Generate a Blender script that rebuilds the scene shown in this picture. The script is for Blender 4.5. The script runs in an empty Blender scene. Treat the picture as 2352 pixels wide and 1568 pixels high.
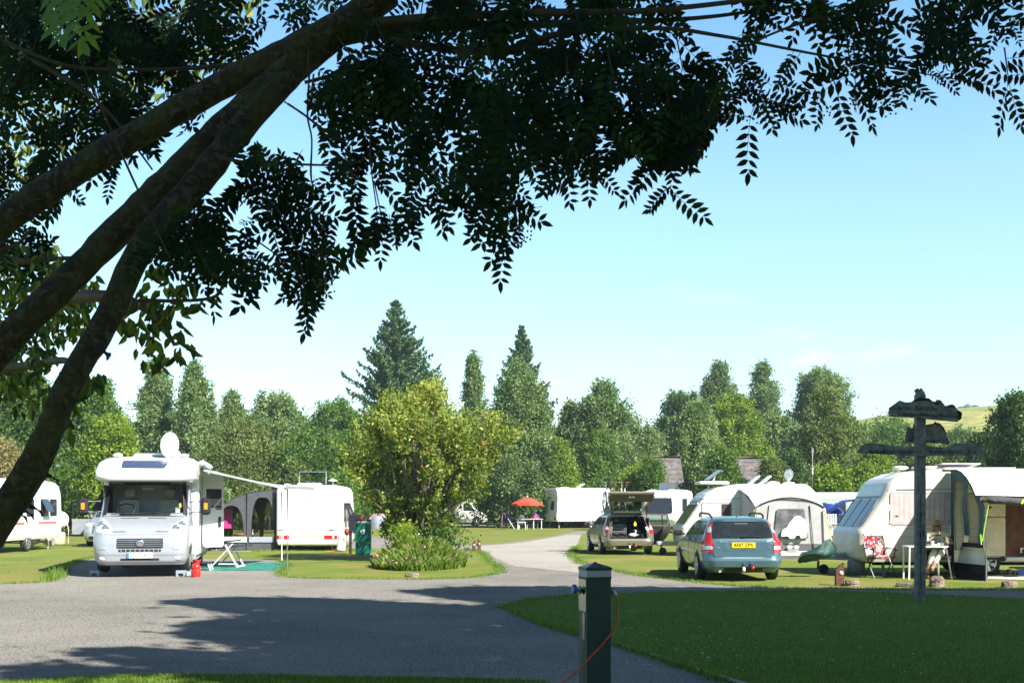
import bpy, math, random
import numpy as np
from math import sin, cos, pi, radians as R, sqrt, atan2, tan
from mathutils import Vector, Matrix
SC = bpy.context.scene
COL = SC.collection
# ---------------------------------------------------------------- camera, sky, sun, exposure
F, HZ, CX, CH = 2700.0, 1162.0, 1176.0, 1.6     # focal length, horizon and centre in units of a 2352 wide picture; eye height
cd = bpy.data.cameras.new('camera'); cam = bpy.data.objects.new('camera', cd); COL.objects.link(cam)
cam.location = (0, 0, CH); cam.rotation_euler = (pi/2, 0, 0)
cd.sensor_width = 36; cd.lens = 36*F/2352; cd.shift_y = (HZ-784)/2352
cd.clip_start = .1; cd.clip_end = 6000
cd.dof.use_dof = True; cd.dof.focus_distance = 24; cd.dof.aperture_fstop = 16
SC.camera = cam
SUN_EL = R(42); SUN_H = Vector((.76, -.65)).normalized()       # horizontal direction towards the sun
SUN_D = Vector((SUN_H.x*cos(SUN_EL), SUN_H.y*cos(SUN_EL), sin(SUN_EL)))
W = bpy.data.worlds.new('World'); SC.world = W; W.use_nodes = True
nt = W.node_tree; nt.nodes.clear()
sky = nt.nodes.new('ShaderNodeTexSky'); sky.sky_type = 'NISHITA'; sky.sun_disc = False
sky.sun_elevation = SUN_EL; sky.sun_rotation = atan2(SUN_H.x, SUN_H.y)
sky.air_density = 1.0; sky.dust_density = .6; sky.ozone_density = 1.0; sky.altitude = 100
bg = nt.nodes.new('ShaderNodeBackground'); bg.inputs['Strength'].default_value = .105
out = nt.nodes.new('ShaderNodeOutputWorld')
# thin fair weather clouds low in the sky, by direction
tc = nt.nodes.new('ShaderNodeTexCoord')
mp = nt.nodes.new('ShaderNodeMapping'); mp.inputs['Scale'].default_value = (9, 9, 42)
nz = nt.nodes.new('ShaderNodeTexNoise'); nz.inputs['Scale'].default_value = 1.0; nz.inputs['Detail'].default_value = 5
rp = nt.nodes.new('ShaderNodeValToRGB'); rp.color_ramp.elements[0].position = .62; rp.color_ramp.elements[1].position = .78
sx = nt.nodes.new('ShaderNodeSeparateXYZ')
mr = nt.nodes.new('ShaderNodeMapRange'); mr.inputs[1].default_value = .20; mr.inputs[2].default_value = .10; mr.inputs[3].default_value = 0; mr.inputs[4].default_value = .20
mu = nt.nodes.new('ShaderNodeMath'); mu.operation = 'MULTIPLY'
mx = nt.nodes.new('ShaderNodeMixRGB'); mx.inputs[2].default_value = (11, 11.5, 11.5, 1)
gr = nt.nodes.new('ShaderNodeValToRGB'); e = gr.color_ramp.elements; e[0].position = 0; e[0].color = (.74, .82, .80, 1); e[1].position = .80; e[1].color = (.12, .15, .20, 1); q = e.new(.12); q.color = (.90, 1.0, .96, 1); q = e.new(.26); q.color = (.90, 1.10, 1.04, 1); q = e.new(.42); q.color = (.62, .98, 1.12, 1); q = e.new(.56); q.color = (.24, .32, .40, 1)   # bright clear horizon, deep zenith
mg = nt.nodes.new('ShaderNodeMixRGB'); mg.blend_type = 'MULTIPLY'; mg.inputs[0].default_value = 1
L = nt.links.new
L(tc.outputs['Generated'], mp.inputs['Vector']); L(mp.outputs[0], nz.inputs['Vector']); L(nz.outputs[0], rp.inputs[0])
L(tc.outputs['Generated'], sx.inputs[0]); L(sx.outputs[2], mr.inputs[0]); L(rp.outputs[0], mu.inputs[0]); L(mr.outputs[0], mu.inputs[1])
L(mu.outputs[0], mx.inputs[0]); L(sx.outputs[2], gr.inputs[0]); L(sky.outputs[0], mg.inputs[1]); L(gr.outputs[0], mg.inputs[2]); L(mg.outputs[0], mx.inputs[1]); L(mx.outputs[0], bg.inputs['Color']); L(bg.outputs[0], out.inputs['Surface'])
sl = bpy.data.lights.new('sun', 'SUN'); sl.energy = 5.0; sl.angle = R(.53); sl.color = (1, .94, .83)
sun = bpy.data.objects.new('sun', sl); COL.objects.link(sun); sun.location = (30, -20, 40)
sun.rotation_euler = SUN_D.to_track_quat('Z', 'Y').to_euler()
SC.view_settings.view_transform = 'Standard'; SC.view_settings.look = 'None'
SC.view_settings.exposure = 1.3; SC.view_settings.gamma = 1
SC.cycles.pixel_filter_width = 1.15; SC.cycles.max_bounces = 6; SC.cycles.diffuse_bounces = 2; SC.cycles.glossy_bounces = 3; SC.cycles.transmission_bounces = 4
SC.cycles.transparent_max_bounces = 12; SC.cycles.caustics_reflective = False; SC.cycles.caustics_refractive = False

# ---------------------------------------------------------------- helpers
def gp(px, py, z=0.0):
    Y = F*(CH-z)/(py-HZ); return Vector(((px-CX)*Y/F, Y, z))
def at(px, py, Y):
    return Vector(((px-CX)*Y/F, Y, CH+(HZ-py)*Y/F))
MATS = {}
def M(name, col, rough=.55, metal=0., var=.10, scale=6., bump=0., bscale=None, coat=0., trans=0., spec=.5, emit=None, sheen=0):
    if name in MATS: return MATS[name]
    m = bpy.data.materials.new(name); m.use_nodes = True; n = m.node_tree.nodes; l = m.node_tree.links
    p = n['Principled BSDF']; p.inputs['Roughness'].default_value = rough; p.inputs['Metallic'].default_value = metal
    p.inputs['Coat Weight'].default_value = coat; p.inputs['Specular IOR Level'].default_value = spec
    t = n.new('ShaderNodeTexCoord'); z = n.new('ShaderNodeTexNoise'); z.inputs['Scale'].default_value = scale; z.inputs['Detail'].default_value = 4
    l.new(t.outputs['Object'], z.inputs['Vector'])
    x = n.new('ShaderNodeMixRGB'); x.inputs[1].default_value = (*[c*(1-var) for c in col], 1); x.inputs[2].default_value = (*[min(1, c*(1+var)) for c in col], 1)
    r = n.new('ShaderNodeValToRGB'); r.color_ramp.elements[0].position = .35; r.color_ramp.elements[1].position = .65
    l.new(z.outputs[0], r.inputs[0]); l.new(r.outputs[0], x.inputs[0]); l.new(x.outputs[0], p.inputs['Base Color'])
    if bump:
        z2 = n.new('ShaderNodeTexNoise'); z2.inputs['Scale'].default_value = bscale or scale*4; z2.inputs['Detail'].default_value = 5
        l.new(t.outputs['Object'], z2.inputs['Vector'])
        b = n.new('ShaderNodeBump'); b.inputs['Strength'].default_value = bump; b.inputs['Distance'].default_value = .05
        l.new(z2.outputs[0], b.inputs['Height']); l.new(b.outputs[0], p.inputs['Normal'])
    if trans:
        o = n['Material Output']; tr = n.new('ShaderNodeBsdfTranslucent'); l.new(x.outputs[0], tr.inputs[0])
        ms = n.new('ShaderNodeMixShader'); ms.inputs[0].default_value = trans
        l.new(p.outputs[0], ms.inputs[1]); l.new(tr.outputs[0], ms.inputs[2]); l.new(ms.outputs[0], o.inputs[0])
    MATS[name] = m; return m
def GL(name, tint=(.3, .35, .4), mixf=.5, rough=.03):
    """thin see-through pane: tinted transparency plus a clear reflection"""
    if name in MATS: return MATS[name]
    m = bpy.data.materials.new(name); m.use_nodes = True; n = m.node_tree.nodes; l = m.node_tree.links
    n.remove(n['Principled BSDF']); o = n['Material Output']
    tr = n.new('ShaderNodeBsdfTransparent'); tr.inputs[0].default_value = (*tint, 1)
    g = n.new('ShaderNodeBsdfGlossy'); g.inputs['Roughness'].default_value = rough; g.inputs[0].default_value = (.45, .5, .55, 1)
    t = n.new('ShaderNodeTexCoord'); z = n.new('ShaderNodeTexNoise'); z.inputs['Scale'].default_value = 2.5
    b = n.new('ShaderNodeBump'); b.inputs['Strength'].default_value = .04; l.new(t.outputs['Object'], z.inputs['Vector']); l.new(z.outputs[0], b.inputs['Height']); l.new(b.outputs[0], g.inputs['Normal'])
    fr = n.new('ShaderNodeLayerWeight'); fr.inputs['Blend'].default_value = .5
    pw = n.new('ShaderNodeMath'); pw.operation = 'POWER'; pw.inputs[1].default_value = 4; l.new(fr.outputs['Facing'], pw.inputs[0])
    ad = n.new('ShaderNodeMath'); ad.operation = 'MULTIPLY_ADD'; ad.inputs[1].default_value = .7; ad.inputs[2].default_value = .03+mixf*.05
    ms = n.new('ShaderNodeMixShader'); l.new(pw.outputs[0], ad.inputs[0]); l.new(ad.outputs[0], ms.inputs[0])
    l.new(tr.outputs[0], ms.inputs[1]); l.new(g.outputs[0], ms.inputs[2]); l.new(ms.outputs[0], o.inputs[0])
    MATS[name] = m; return m
def LEAF(name, cols, trans=.3, rough=.5, red=None):
    """foliage: each leaf its own colour out of the ramp"""
    if name in MATS: return MATS[name]
    m = bpy.data.materials.new(name); m.use_nodes = True; n = m.node_tree.nodes; l = m.node_tree.links
    p = n['Principled BSDF']; p.inputs['Roughness'].default_value = rough; p.inputs['Specular IOR Level'].default_value = .35
    a = n.new('ShaderNodeAttribute'); a.attribute_name = 'rnd'
    r = n.new('ShaderNodeValToRGB'); e = r.color_ramp.elements
    stops = [i/(len(cols)-1)*(.985 if red else 1.) for i in range(len(cols))]
    e[0].position = 0; e[0].color = (*cols[0], 1); e[1].position = stops[1]; e[1].color = (*cols[1], 1)
    for i in range(2, len(cols)): q = e.new(stops[i]); q.color = (*cols[i], 1)
    if red: q = e.new(.99); q.color = (*red, 1)
    l.new(a.outputs['Fac'], r.inputs[0]); l.new(r.outputs[0], p.inputs['Base Color'])
    o = n['Material Output']; tr = n.new('ShaderNodeBsdfTranslucent')
    mm = n.new('ShaderNodeMixRGB'); mm.blend_type = 'MULTIPLY'; mm.inputs[0].default_value = 1; mm.inputs[2].default_value = (1.15, 1.2, .5, 1)
    l.new(r.outputs[0], mm.inputs[1]); l.new(mm.outputs[0], tr.inputs[0])
    ms = n.new('ShaderNodeMixShader'); ms.inputs[0].default_value = trans
    l.new(p.outputs[0], ms.inputs[1]); l.new(tr.outputs[0], ms.inputs[2]); l.new(ms.outputs[0], o.inputs[0])
    MATS[name] = m; return m

def tag(o, label=None, cat=None, group=None, kind=None):
    if label: o['label'] = label
    if cat: o['category'] = cat
    if group: o['group'] = group
    if kind: o['kind'] = kind
    return o
def empty(name, loc, rz=0., label=None, cat=None, group=None):
    o = bpy.data.objects.new(name, None); COL.objects.link(o); o.location = loc; o.rotation_euler = (0, 0, rz); o.empty_display_size = .2
    return tag(o, label, cat, group)
def frame(d, up=Vector((0, 0, 1))):
    d = d.normalized()
    if abs(d.dot(up)) > .99: up = Vector((1, 0, 0))
    a = d.cross(up).normalized(); return a, a.cross(d).normalized()
class MB:
    def __init__(s): s.v = []; s.f = []; s.m = []; s.s = []; s.mats = []
    def mi(s, mat):
        if mat not in s.mats: s.mats.append(mat)
        return s.mats.index(mat)
    def add(s, vs, fs, mat, smooth=False):
        b = len(s.v); s.v += [tuple(v) for v in vs]; i = s.mi(mat)
        for f in fs: s.f.append([b+k for k in f]); s.m.append(i); s.s.append(smooth)
        return s
    def box(s, c, d, mat, rz=0, rx=0, ry=0, bev=0.):
        """box of centre c and size d; bev chamfers the vertical and horizontal edges"""
        mtx = Matrix.Rotation(rz, 3, 'Z') @ Matrix.Rotation(ry, 3, 'Y') @ Matrix.Rotation(rx, 3, 'X'); c = Vector(c)
        if bev <= 0:
            vs = [c+mtx@Vector((x*d[0]/2, y*d[1]/2, z*d[2]/2)) for z in (-1, 1) for y in (-1, 1) for x in (-1, 1)]
            return s.add(vs, [(0, 2, 3, 1), (4, 5, 7, 6), (0, 1, 5, 4), (2, 6, 7, 3), (0, 4, 6, 2), (1, 3, 7, 5)], mat)
        rings = []
        for z, k in ((-d[2]/2, bev), (-d[2]/2+bev, 0), (d[2]/2-bev, 0), (d[2]/2, bev)):
            hx, hy = d[0]/2-k, d[1]/2-k; b2 = max(bev*1.0, 1e-4)
            rings.append([c+mtx@Vector(p) for p in ((hx, -hy+b2, z), (hx, hy-b2, z), (hx-b2, hy, z), (-hx+b2, hy, z), (-hx, hy-b2, z), (-hx, -hy+b2, z), (-hx+b2, -hy, z), (hx-b2, -hy, z))])
        return s.loft(rings, mat, closed=True, caps=True)
    def loft(s, rings, mat, closed=True, caps=True, smooth=False):
        n = len(rings[0]); vs = [p for r in rings for p in r]; fs = []
        for i in range(len(rings)-1):
            for j in range(n if closed else n-1):
                k = (j+1) % n; fs.append((i*n+j, i*n+k, (i+1)*n+k, (i+1)*n+j))
        s.add(vs, fs, mat, smooth)
        if caps and closed:
            s.add(rings[0], [tuple(range(n))[::-1]], mat); s.add(rings[-1], [tuple(range(n))], mat)
        return s
    def tube(s, pts, rad, mat, n=8, smooth=True, caps=True, jit=0, rg=None):
        pts = [Vector(p) for p in pts]; rad = rad if isinstance(rad, (list, tuple)) else [rad]*len(pts); rings = []
        a = None
        for i, p in enumerate(pts):
            d = (pts[min(i+1, len(pts)-1)]-pts[max(i-1, 0)])
            if d.length < 1e-9: d = Vector((0, 0, 1))
            d.normalize()
            if a is None: a, b = frame(d)
            else:
                a = (a-d*a.dot(d)); a = a.normalized() if a.length > 1e-6 else frame(d)[0]; b = d.cross(a)
            q = [1+(rg.uniform(-jit, jit) if rg else 0) for _ in range(n)]
            rings.append([p+(a*cos(2*pi*k/n)+b*sin(2*pi*k/n))*rad[i]*q[k] for k in range(n)])
        return s.loft(rings, mat, True, caps, smooth)
    def cyl(s, a, b, r, mat, n=14, r2=None, smooth=True): return s.tube([a, b], [r, r if r2 is None else r2], mat, n, smooth)
    def bar(s, a, b, w, t, mat):
        """straight bar of section w x t from a to b"""
        a, b = Vector(a), Vector(b); x, y = frame(b-a); rs = [[p+x*i*w/2+y*j*t/2 for i, j in ((-1, -1), (1, -1), (1, 1), (-1, 1))] for p in (a, b)]
        return s.loft(rs, mat)
    def prism(s, poly, axis, a, b, mat, smooth=False):
        """2D polygon extruded along an axis between a and b; for x the polygon is (y, z), for y it is (x, z), for z it is (x, y)"""
        def P(u, v, w): return {'x': (w, u, v), 'y': (u, w, v), 'z': (u, v, w)}[axis]
        r0 = [P(u, v, a) for u, v in poly]; r1 = [P(u, v, b) for u, v in poly]; n = len(poly)
        s.add(r0+r1, [(i, (i+1) % n, n+(i+1) % n, n+i) for i in range(n)], mat, smooth)
        return s.add(r0, [tuple(range(n))[::-1]], mat).add(r1, [tuple(range(n))], mat)
    def lathe(s, prof, mat, c=(0, 0, 0), axis='z', n=24, smooth=True):
        rings = []; c = Vector(c)
        for r, h in prof:
            rg = []
            for k in range(n):
                x, y = max(r, 1e-4)*cos(2*pi*k/n), max(r, 1e-4)*sin(2*pi*k/n)
                rg.append(c+Vector({'z': (x, y, h), 'x': (h, x, y), 'y': (x, h, y)}[axis]))
            rings.append(rg)
        return s.loft(rings, mat, True, True, smooth)
    def ball(s, c, r, mat, n=12, sc=(1, 1, 1)):
        m = n//2+1; prof = [(sin(pi*i/(m))*1, -cos(pi*i/(m))) for i in range(m+1)]; rings = []
        for q, h in prof: rings.append([Vector((c[0]+r*sc[0]*max(q, 1e-3)*cos(2*pi*k/n), c[1]+r*sc[1]*max(q, 1e-3)*sin(2*pi*k/n), c[2]+r*sc[2]*h)) for k in range(n)])
        return s.loft(rings, mat, True, True, True)
    def sheet(s, grid, mat, smooth=True, thick=0.):
        """grid of points as a sheet (rows of equal length), given real thickness when thick > 0"""
        nr, nc = len(grid), len(grid[0]); G = [[Vector(p) for p in r] for r in grid]
        vs = [p for r in G for p in r]; fs = [(i*nc+j, i*nc+j+1, (i+1)*nc+j+1, (i+1)*nc+j) for i in range(nr-1) for j in range(nc-1)]
        if thick:
            N = []
            for i in range(nr):
                for j in range(nc):
                    d1 = G[min(i+1, nr-1)][j]-G[max(i-1, 0)][j]; d2 = G[i][min(j+1, nc-1)]-G[i][max(j-1, 0)]; q = d2.cross(d1)
                    N.append(q.normalized() if q.length > 1e-9 else Vector((0, 0, 1)))
            vs2 = [p-nn*thick for p, nn in zip(vs, N)]; o = nr*nc
            fs = fs+[tuple(o+k for k in f[::-1]) for f in fs]
            edge = [j for j in range(nc)]+[i*nc+nc-1 for i in range(1, nr)]+[(nr-1)*nc+j for j in range(nc-2, -1, -1)]+[i*nc for i in range(nr-2, 0, -1)]
            fs += [(edge[k], edge[(k+1) % len(edge)], o+edge[(k+1) % len(edge)], o+edge[k]) for k in range(len(edge))]
            vs = vs+vs2
        return s.add(vs, fs, mat, smooth)
    def build(s, name, parent=None, label=None, loc=None):
        me = bpy.data.meshes.new(name); me.from_pydata(s.v, [], s.f)
        for m in s.mats: me.materials.append(m)
        if s.f:
            me.polygons.foreach_set('material_index', s.m); me.polygons.foreach_set('use_smooth', s.s)
        me.update(); o = bpy.data.objects.new(name, me); COL.objects.link(o)
        if parent: o.parent = parent
        if label: o['label'] = label
        if loc: o.location = loc
        return o
def rpoly(pts, r=.05, n=4):
    """polygon with rounded corners"""
    out = []; m = len(pts)
    for i in range(m):
        p, a, b = Vector(pts[i]), Vector(pts[i-1]), Vector(pts[(i+1) % m])
        da, db = (a-p), (b-p); ra = min(r, da.length*.45); rb = min(r, db.length*.45); p0 = p+da.normalized()*ra; p1 = p+db.normalized()*rb
        for k in range(n+1):
            t = k/n; out.append(((1-t)**2*p0+2*t*(1-t)*p+t*t*p1)[:])
    return out
def rect(x0, z0, x1, z1): return [(x0, z0), (x1, z0), (x1, z1), (x0, z1)]
def patch(mb, poly, proj, mat, off=.006, rings=4, dense=.12, sink=.012):
    """a panel laid on a curved surface: proj(u, v, off) gives the point off metres proud of it"""
    P = []
    for i in range(len(poly)):
        a, b = Vector(poly[i]), Vector(poly[(i+1) % len(poly)]); k = max(1, int((b-a).length/dense))
        for j in range(k): P.append(a.lerp(b, j/k))
    c = sum(P, Vector((0, 0)))/len(P); n = len(P); vs = []; fs = []
    for i in range(rings):
        t = 1-i/rings
        for p in P: q = c.lerp(p, t); vs.append(proj(q.x, q.y, off))
    vs.append(proj(c.x, c.y, off)); vs += [proj(p.x, p.y, -sink) for p in P]
    for i in range(rings-1):
        for j in range(n): k = (j+1) % n; fs.append((i*n+j, i*n+k, (i+1)*n+k, (i+1)*n+j))
    b = (rings-1)*n; e = rings*n
    for j in range(n): fs.append((b+j, b+(j+1) % n, e)); fs.append((j, (j+1) % n, e+1+(j+1) % n, e+1+j))
    return mb.add(vs, fs, mat, False)
class Slab:
    """closed body built from level outlines; keys = (z, y_rear, y_front, half_width, corner_radius)"""
    def __init__(s, keys, dz=.05): s.k = keys; s.dz = dz
    def at(s, z):
        k = s.k
        if z <= k[0][0]: return k[0][1:]
        for a, b in zip(k, k[1:]):
            if z <= b[0]:
                t = (z-a[0])/max(1e-9, b[0]-a[0]); return tuple(a[i]+(b[i]-a[i])*t for i in range(1, 5))
        return k[-1][1:]
    def outline(s, z, nc=6, ns=20, ne=8):
        yr, yf, w, r = s.at(z); r = min(r, w*.95, (yf-yr)*.48); P = []
        def arc(cx, cy, a0):
            for i in range(nc+1): a = a0+pi/2*i/nc; P.append((cx+r*cos(a), cy+r*sin(a), z))
        def line(x0, y0, x1, y1, n):
            for i in range(1, n): P.append((x0+(x1-x0)*i/n, y0+(y1-y0)*i/n, z))
        arc(w-r, yf-r, 0); line(w-r, yf, -w+r, yf, ne); arc(-w+r, yf-r, pi/2); line(-w, yf-r, -w, yr+r, ns)
        arc(-w+r, yr+r, pi); line(-w+r, yr, w-r, yr, ne); arc(w-r, yr+r, 1.5*pi); line(w, yr+r, w, yf-r, ns)
        return P
    def body(s, mb, mat, skip=None, smooth=True, inset=0.):
        zs = [s.k[0][0]]
        for a, b in zip(s.k, s.k[1:]):
            n = max(1, int(math.ceil((b[0]-a[0])/s.dz))); zs += [a[0]+(b[0]-a[0])*(i+1)/n for i in range(n)]
        rings = [s.outline(z) for z in zs]; n = len(rings[0])
        if inset:
            cy = (s.k[0][1]+s.k[0][2])/2
            rings = [[(x-math.copysign(min(inset, abs(x)), x), y-(inset if y > cy else -inset), z) for x, y, z in r] for r in rings]
        vs = [p for r in rings for p in r]; fs = []
        for i in range(len(rings)-1):
            for j in range(n):
                k = (j+1) % n; f = (i*n+j, i*n+k, (i+1)*n+k, (i+1)*n+j)
                if skip:
                    c = [sum(vs[q][a] for q in f)/4 for a in range(3)]
                    if skip(*c): continue
                fs.append(f)
        mb.add(vs, fs, mat, smooth)
        for ring, rv in ((rings[0], True), (rings[-1], False)):
            c = (0, sum(p[1] for p in ring)/n, ring[0][2]); mb.add(list(ring)+[c], [((j+1) % n, j, n) if rv else (j, (j+1) % n, n) for j in range(n)], mat, smooth)
        return mb
    def hw(s, y, z):
        yr, yf, w, r = s.at(z); r = min(r, w*.95); d = 0
        if y > yf-r: d = y-(yf-r)
        elif y < yr+r: d = (yr+r)-y
        d = min(d, r*.999); return w-r+sqrt(r*r-d*d)
    def ye(s, x, z, fr):
        yr, yf, w, r = s.at(z); r = min(r, w*.95); d = min(max(0, abs(x)-(w-r)), r*.999); e = r-sqrt(r*r-d*d)
        return (yf-e) if fr else (yr+e)
    def side(s, sg): return lambda y, z, o: (sg*(s.hw(y, z)+o), y, z)
    def front(s, x, z, o): return (x, s.ye(x, z, True)+o, z)
    def rear(s, x, z, o): return (x, s.ye(x, z, False)-o, z)
def text_mesh(txt, size, depth, mat, name='lettering', parent=None, loc=(0, 0, 0), rot=(pi/2, 0, 0), sx=1., sp=1.):
    cu = bpy.data.curves.new(name, 'FONT'); cu.body = txt; cu.size = size; cu.extrude = depth; cu.align_x = 'CENTER'; cu.align_y = 'CENTER'; cu.space_character = sp
    t = bpy.data.objects.new(name+'_tmp', cu); COL.objects.link(t); bpy.context.view_layer.update()
    me = bpy.data.meshes.new_from_object(t.evaluated_get(bpy.context.evaluated_depsgraph_get())); bpy.data.objects.remove(t); bpy.data.curves.remove(cu)
    me.materials.clear(); me.materials.append(mat); o = bpy.data.objects.new(name, me); COL.objects.link(o); o.parent = parent
    o.location = loc; o.rotation_euler = rot; o.scale = (sx, 1, 1); return o
def copy_tree(o, parent=None):
    c = o.copy(); COL.objects.link(c)
    if parent: c.parent = parent
    for ch in list(o.children): copy_tree(ch, c)
    return c
def npmesh(name, V, nv, mat, parent=None, rnd=None, smooth=False):
    """V: (faces*nv, 3) array, faces of nv corners each"""
    n = len(V)//nv; me = bpy.data.meshes.new(name); me.vertices.add(len(V)); me.vertices.foreach_set('co', V.astype(np.float32).ravel())
    me.loops.add(len(V)); me.loops.foreach_set('vertex_index', np.arange(len(V), dtype=np.int32))
    me.polygons.add(n); me.polygons.foreach_set('loop_start', np.arange(0, len(V), nv, dtype=np.int32))
    try: me.polygons.foreach_set('loop_total', np.full(n, nv, dtype=np.int32))
    except Exception: pass
    me.update(calc_edges=True)
    for m in (mat if isinstance(mat, list) else [mat]): me.materials.append(m)
    if rnd is not None:
        a = me.attributes.new('rnd', 'FLOAT', 'FACE'); a.data.foreach_set('value', rnd.astype(np.float32))
    o = bpy.data.objects.new(name, me); COL.objects.link(o)
    if parent: o.parent = parent
    return o
# ---------------------------------------------------------------- ground, gravel, lawns
rs = np.random.RandomState
def GROUND(name, c1, c2, c3, s1, s2, s3, bump, rough=.95, c4=None, p4=.7):
    m = bpy.data.materials.new(name); m.use_nodes = True; n = m.node_tree.nodes; l = m.node_tree.links; p = n['Principled BSDF']
    p.inputs['Roughness'].default_value = rough; p.inputs['Specular IOR Level'].default_value = .2
    t = n.new('ShaderNodeTexCoord')
    def noise(s, d=4, lo=.4, hi=.6, off=0):
        mpn = n.new('ShaderNodeMapping'); mpn.inputs['Location'].default_value = (off, off, 0); l.new(t.outputs['Object'], mpn.inputs[0])
        z = n.new('ShaderNodeTexNoise'); z.inputs['Scale'].default_value = s; z.inputs['Detail'].default_value = d; z.inputs['Roughness'].default_value = .65; l.new(mpn.outputs[0], z.inputs['Vector'])
        r = n.new('ShaderNodeValToRGB'); r.color_ramp.elements[0].position = lo; r.color_ramp.elements[1].position = hi; l.new(z.outputs[0], r.inputs[0]); return r.outputs[0], z.outputs[0]
    a, _ = noise(s1, 6, .38, .62); b, _ = noise(s2, 5, .42, .62, 7); c, h = noise(s3, 3, .35, .65, 3)
    x = n.new('ShaderNodeMixRGB'); x.inputs[1].default_value = (*c1, 1); x.inputs[2].default_value = (*c2, 1); l.new(a, x.inputs[0])
    y = n.new('ShaderNodeMixRGB'); y.inputs[2].default_value = (*c3, 1); l.new(x.outputs[0], y.inputs[1]); mm = n.new('ShaderNodeMath'); mm.operation = 'MULTIPLY'; mm.inputs[1].default_value = p4; l.new(b, mm.inputs[0]); l.new(mm.outputs[0], y.inputs[0])
    w = n.new('ShaderNodeMixRGB'); w.blend_type = 'MULTIPLY'; w.inputs[0].default_value = 1; l.new(y.outputs[0], w.inputs[1])
    r2 = n.new('ShaderNodeValToRGB'); r2.color_ramp.elements[0].color = (.42, .42, .43, 1); r2.color_ramp.elements[1].color = (1.5, 1.5, 1.48, 1); r2.color_ramp.elements[0].position = .3; r2.color_ramp.elements[1].position = .7; l.new(h, r2.inputs[0]); l.new(r2.outputs[0], w.inputs[2])
    l.new(w.outputs[0], p.inputs['Base Color'])
    bu = n.new('ShaderNodeBump'); bu.inputs['Strength'].default_value = bump; bu.inputs['Distance'].default_value = .03; l.new(h, bu.inputs['Height']); l.new(bu.outputs[0], p.inputs['Normal'])
    MATS[name] = m; return m
m_grass = GROUND('grass_ground', (.095, .165, .018), (.14, .185, .028), (.23, .195, .065), .55, .30, 26, .8, p4=.85)
m_lawn = GROUND('lawn_near', (.075, .18, .016), (.12, .22, .024), (.17, .23, .04), .8, .5, 30, 1.)
m_gravel = GROUND('gravel_mat', (.175, .166, .154), (.225, .215, .198), (.27, .256, .23), .45, .22, 29, .9, .95)
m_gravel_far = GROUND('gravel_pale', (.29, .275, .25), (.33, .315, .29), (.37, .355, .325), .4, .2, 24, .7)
def sheet_poly(name, pts, z, mat, kind='structure', dense=.25, wob=.05, seed=1):
    """flat sheet with a naturally wobbling edge, from corner points in the picture laid on the ground"""
    g = rs(seed); P = []
    W_ = [gp(*p) for p in pts]
    for a, b in zip(W_, W_[1:]+W_[:1]):
        k = max(1, min(60, int((b-a).length/dense)))
        for j in range(k): q = a.lerp(b, j/k); P.append((q.x+g.uniform(-wob, wob), q.y+g.uniform(-wob, wob), z))
    import mathutils
    tri = mathutils.geometry.tessellate_polygon([[Vector(p) for p in P]])
    mb = MB(); mb.add(P, [t[::-1] for t in tri], mat); o = mb.build(name)
    me = o.data
    if me.polygons[0].normal.z < 0: me.flip_normals()
    return tag(o, kind=kind)
mb = MB(); N_ = 14
ext = [-700, -450, -300, -120, -60, -30, 0, 30, 60, 120, 300, 450, 700]; ey = [-60, -30, -10, 0, 20, 40, 70, 110, 160, 300, 500, 800, 1100]
mb.sheet([[(x, y, 0 if y < 130 else -.002*(y-130)) for x in ext] for y in ey], m_grass); g_ = mb.build('ground'); tag(g_, kind='structure')
if g_.data.polygons[0].normal.z < 0: g_.data.flip_normals()
GRAV = [(-900, 1900), (-700, 1341), (0, 1341), (60, 1339), (118, 1335), (136, 1318), (150, 1300), (190, 1284), (230, 1278), (640, 1286), (662, 1296), (640, 1312), (648, 1324), (700, 1328), (850, 1330), (1000, 1330), (1090, 1326), (1150, 1315), (1146, 1300), (1122, 1288), (1112, 1270), (1084, 1260),
        (1000, 1259), (800, 1258), (820, 1233), (1040, 1234), (1057, 1252), (1144, 1248), (1242, 1236), (1329, 1219), (1420, 1211.5), (1440, 1214), (1336, 1226), (1322, 1255), (1310, 1276), (1336, 1295), (1411, 1311), (1453, 1319), (1569, 1334), (1686, 1346), (1837, 1353), (2352, 1355), (2900, 1355), (2900, 1900)]
sheet_poly('gravel_road', GRAV, .004, m_gravel, seed=3)
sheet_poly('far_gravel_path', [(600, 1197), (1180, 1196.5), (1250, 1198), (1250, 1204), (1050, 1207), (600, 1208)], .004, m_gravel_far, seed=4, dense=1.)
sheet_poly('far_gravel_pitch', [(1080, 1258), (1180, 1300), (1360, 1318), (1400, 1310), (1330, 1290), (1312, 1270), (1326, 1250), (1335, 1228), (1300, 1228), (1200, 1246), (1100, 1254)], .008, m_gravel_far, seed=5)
LAWN = [(1146, 1397), (1227, 1376), (1315, 1369), (1403, 1365), (1612, 1361), (1837, 1358), (2050, 1364), (2352, 1379), (2900, 1400), (2900, 2400), (1790, 1600), (1680, 1568), (1612, 1544), (1534, 1518), (1436, 1485), (1407, 1478), (1328, 1456), (1260, 1437), (1210, 1416), (1184, 1407)]
sheet_poly('lawn', LAWN, .012, m_lawn, seed=6, wob=.03)
VERGE = [(-200, 1572), (55, 1565), (329, 1552.5), (630, 1554), (1096, 1562), (1250, 1568), (1500, 1640), (1500, 2200), (-700, 2200)]
sheet_poly('grass_verge', VERGE, .012, m_lawn, seed=7, wob=.03)
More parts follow.
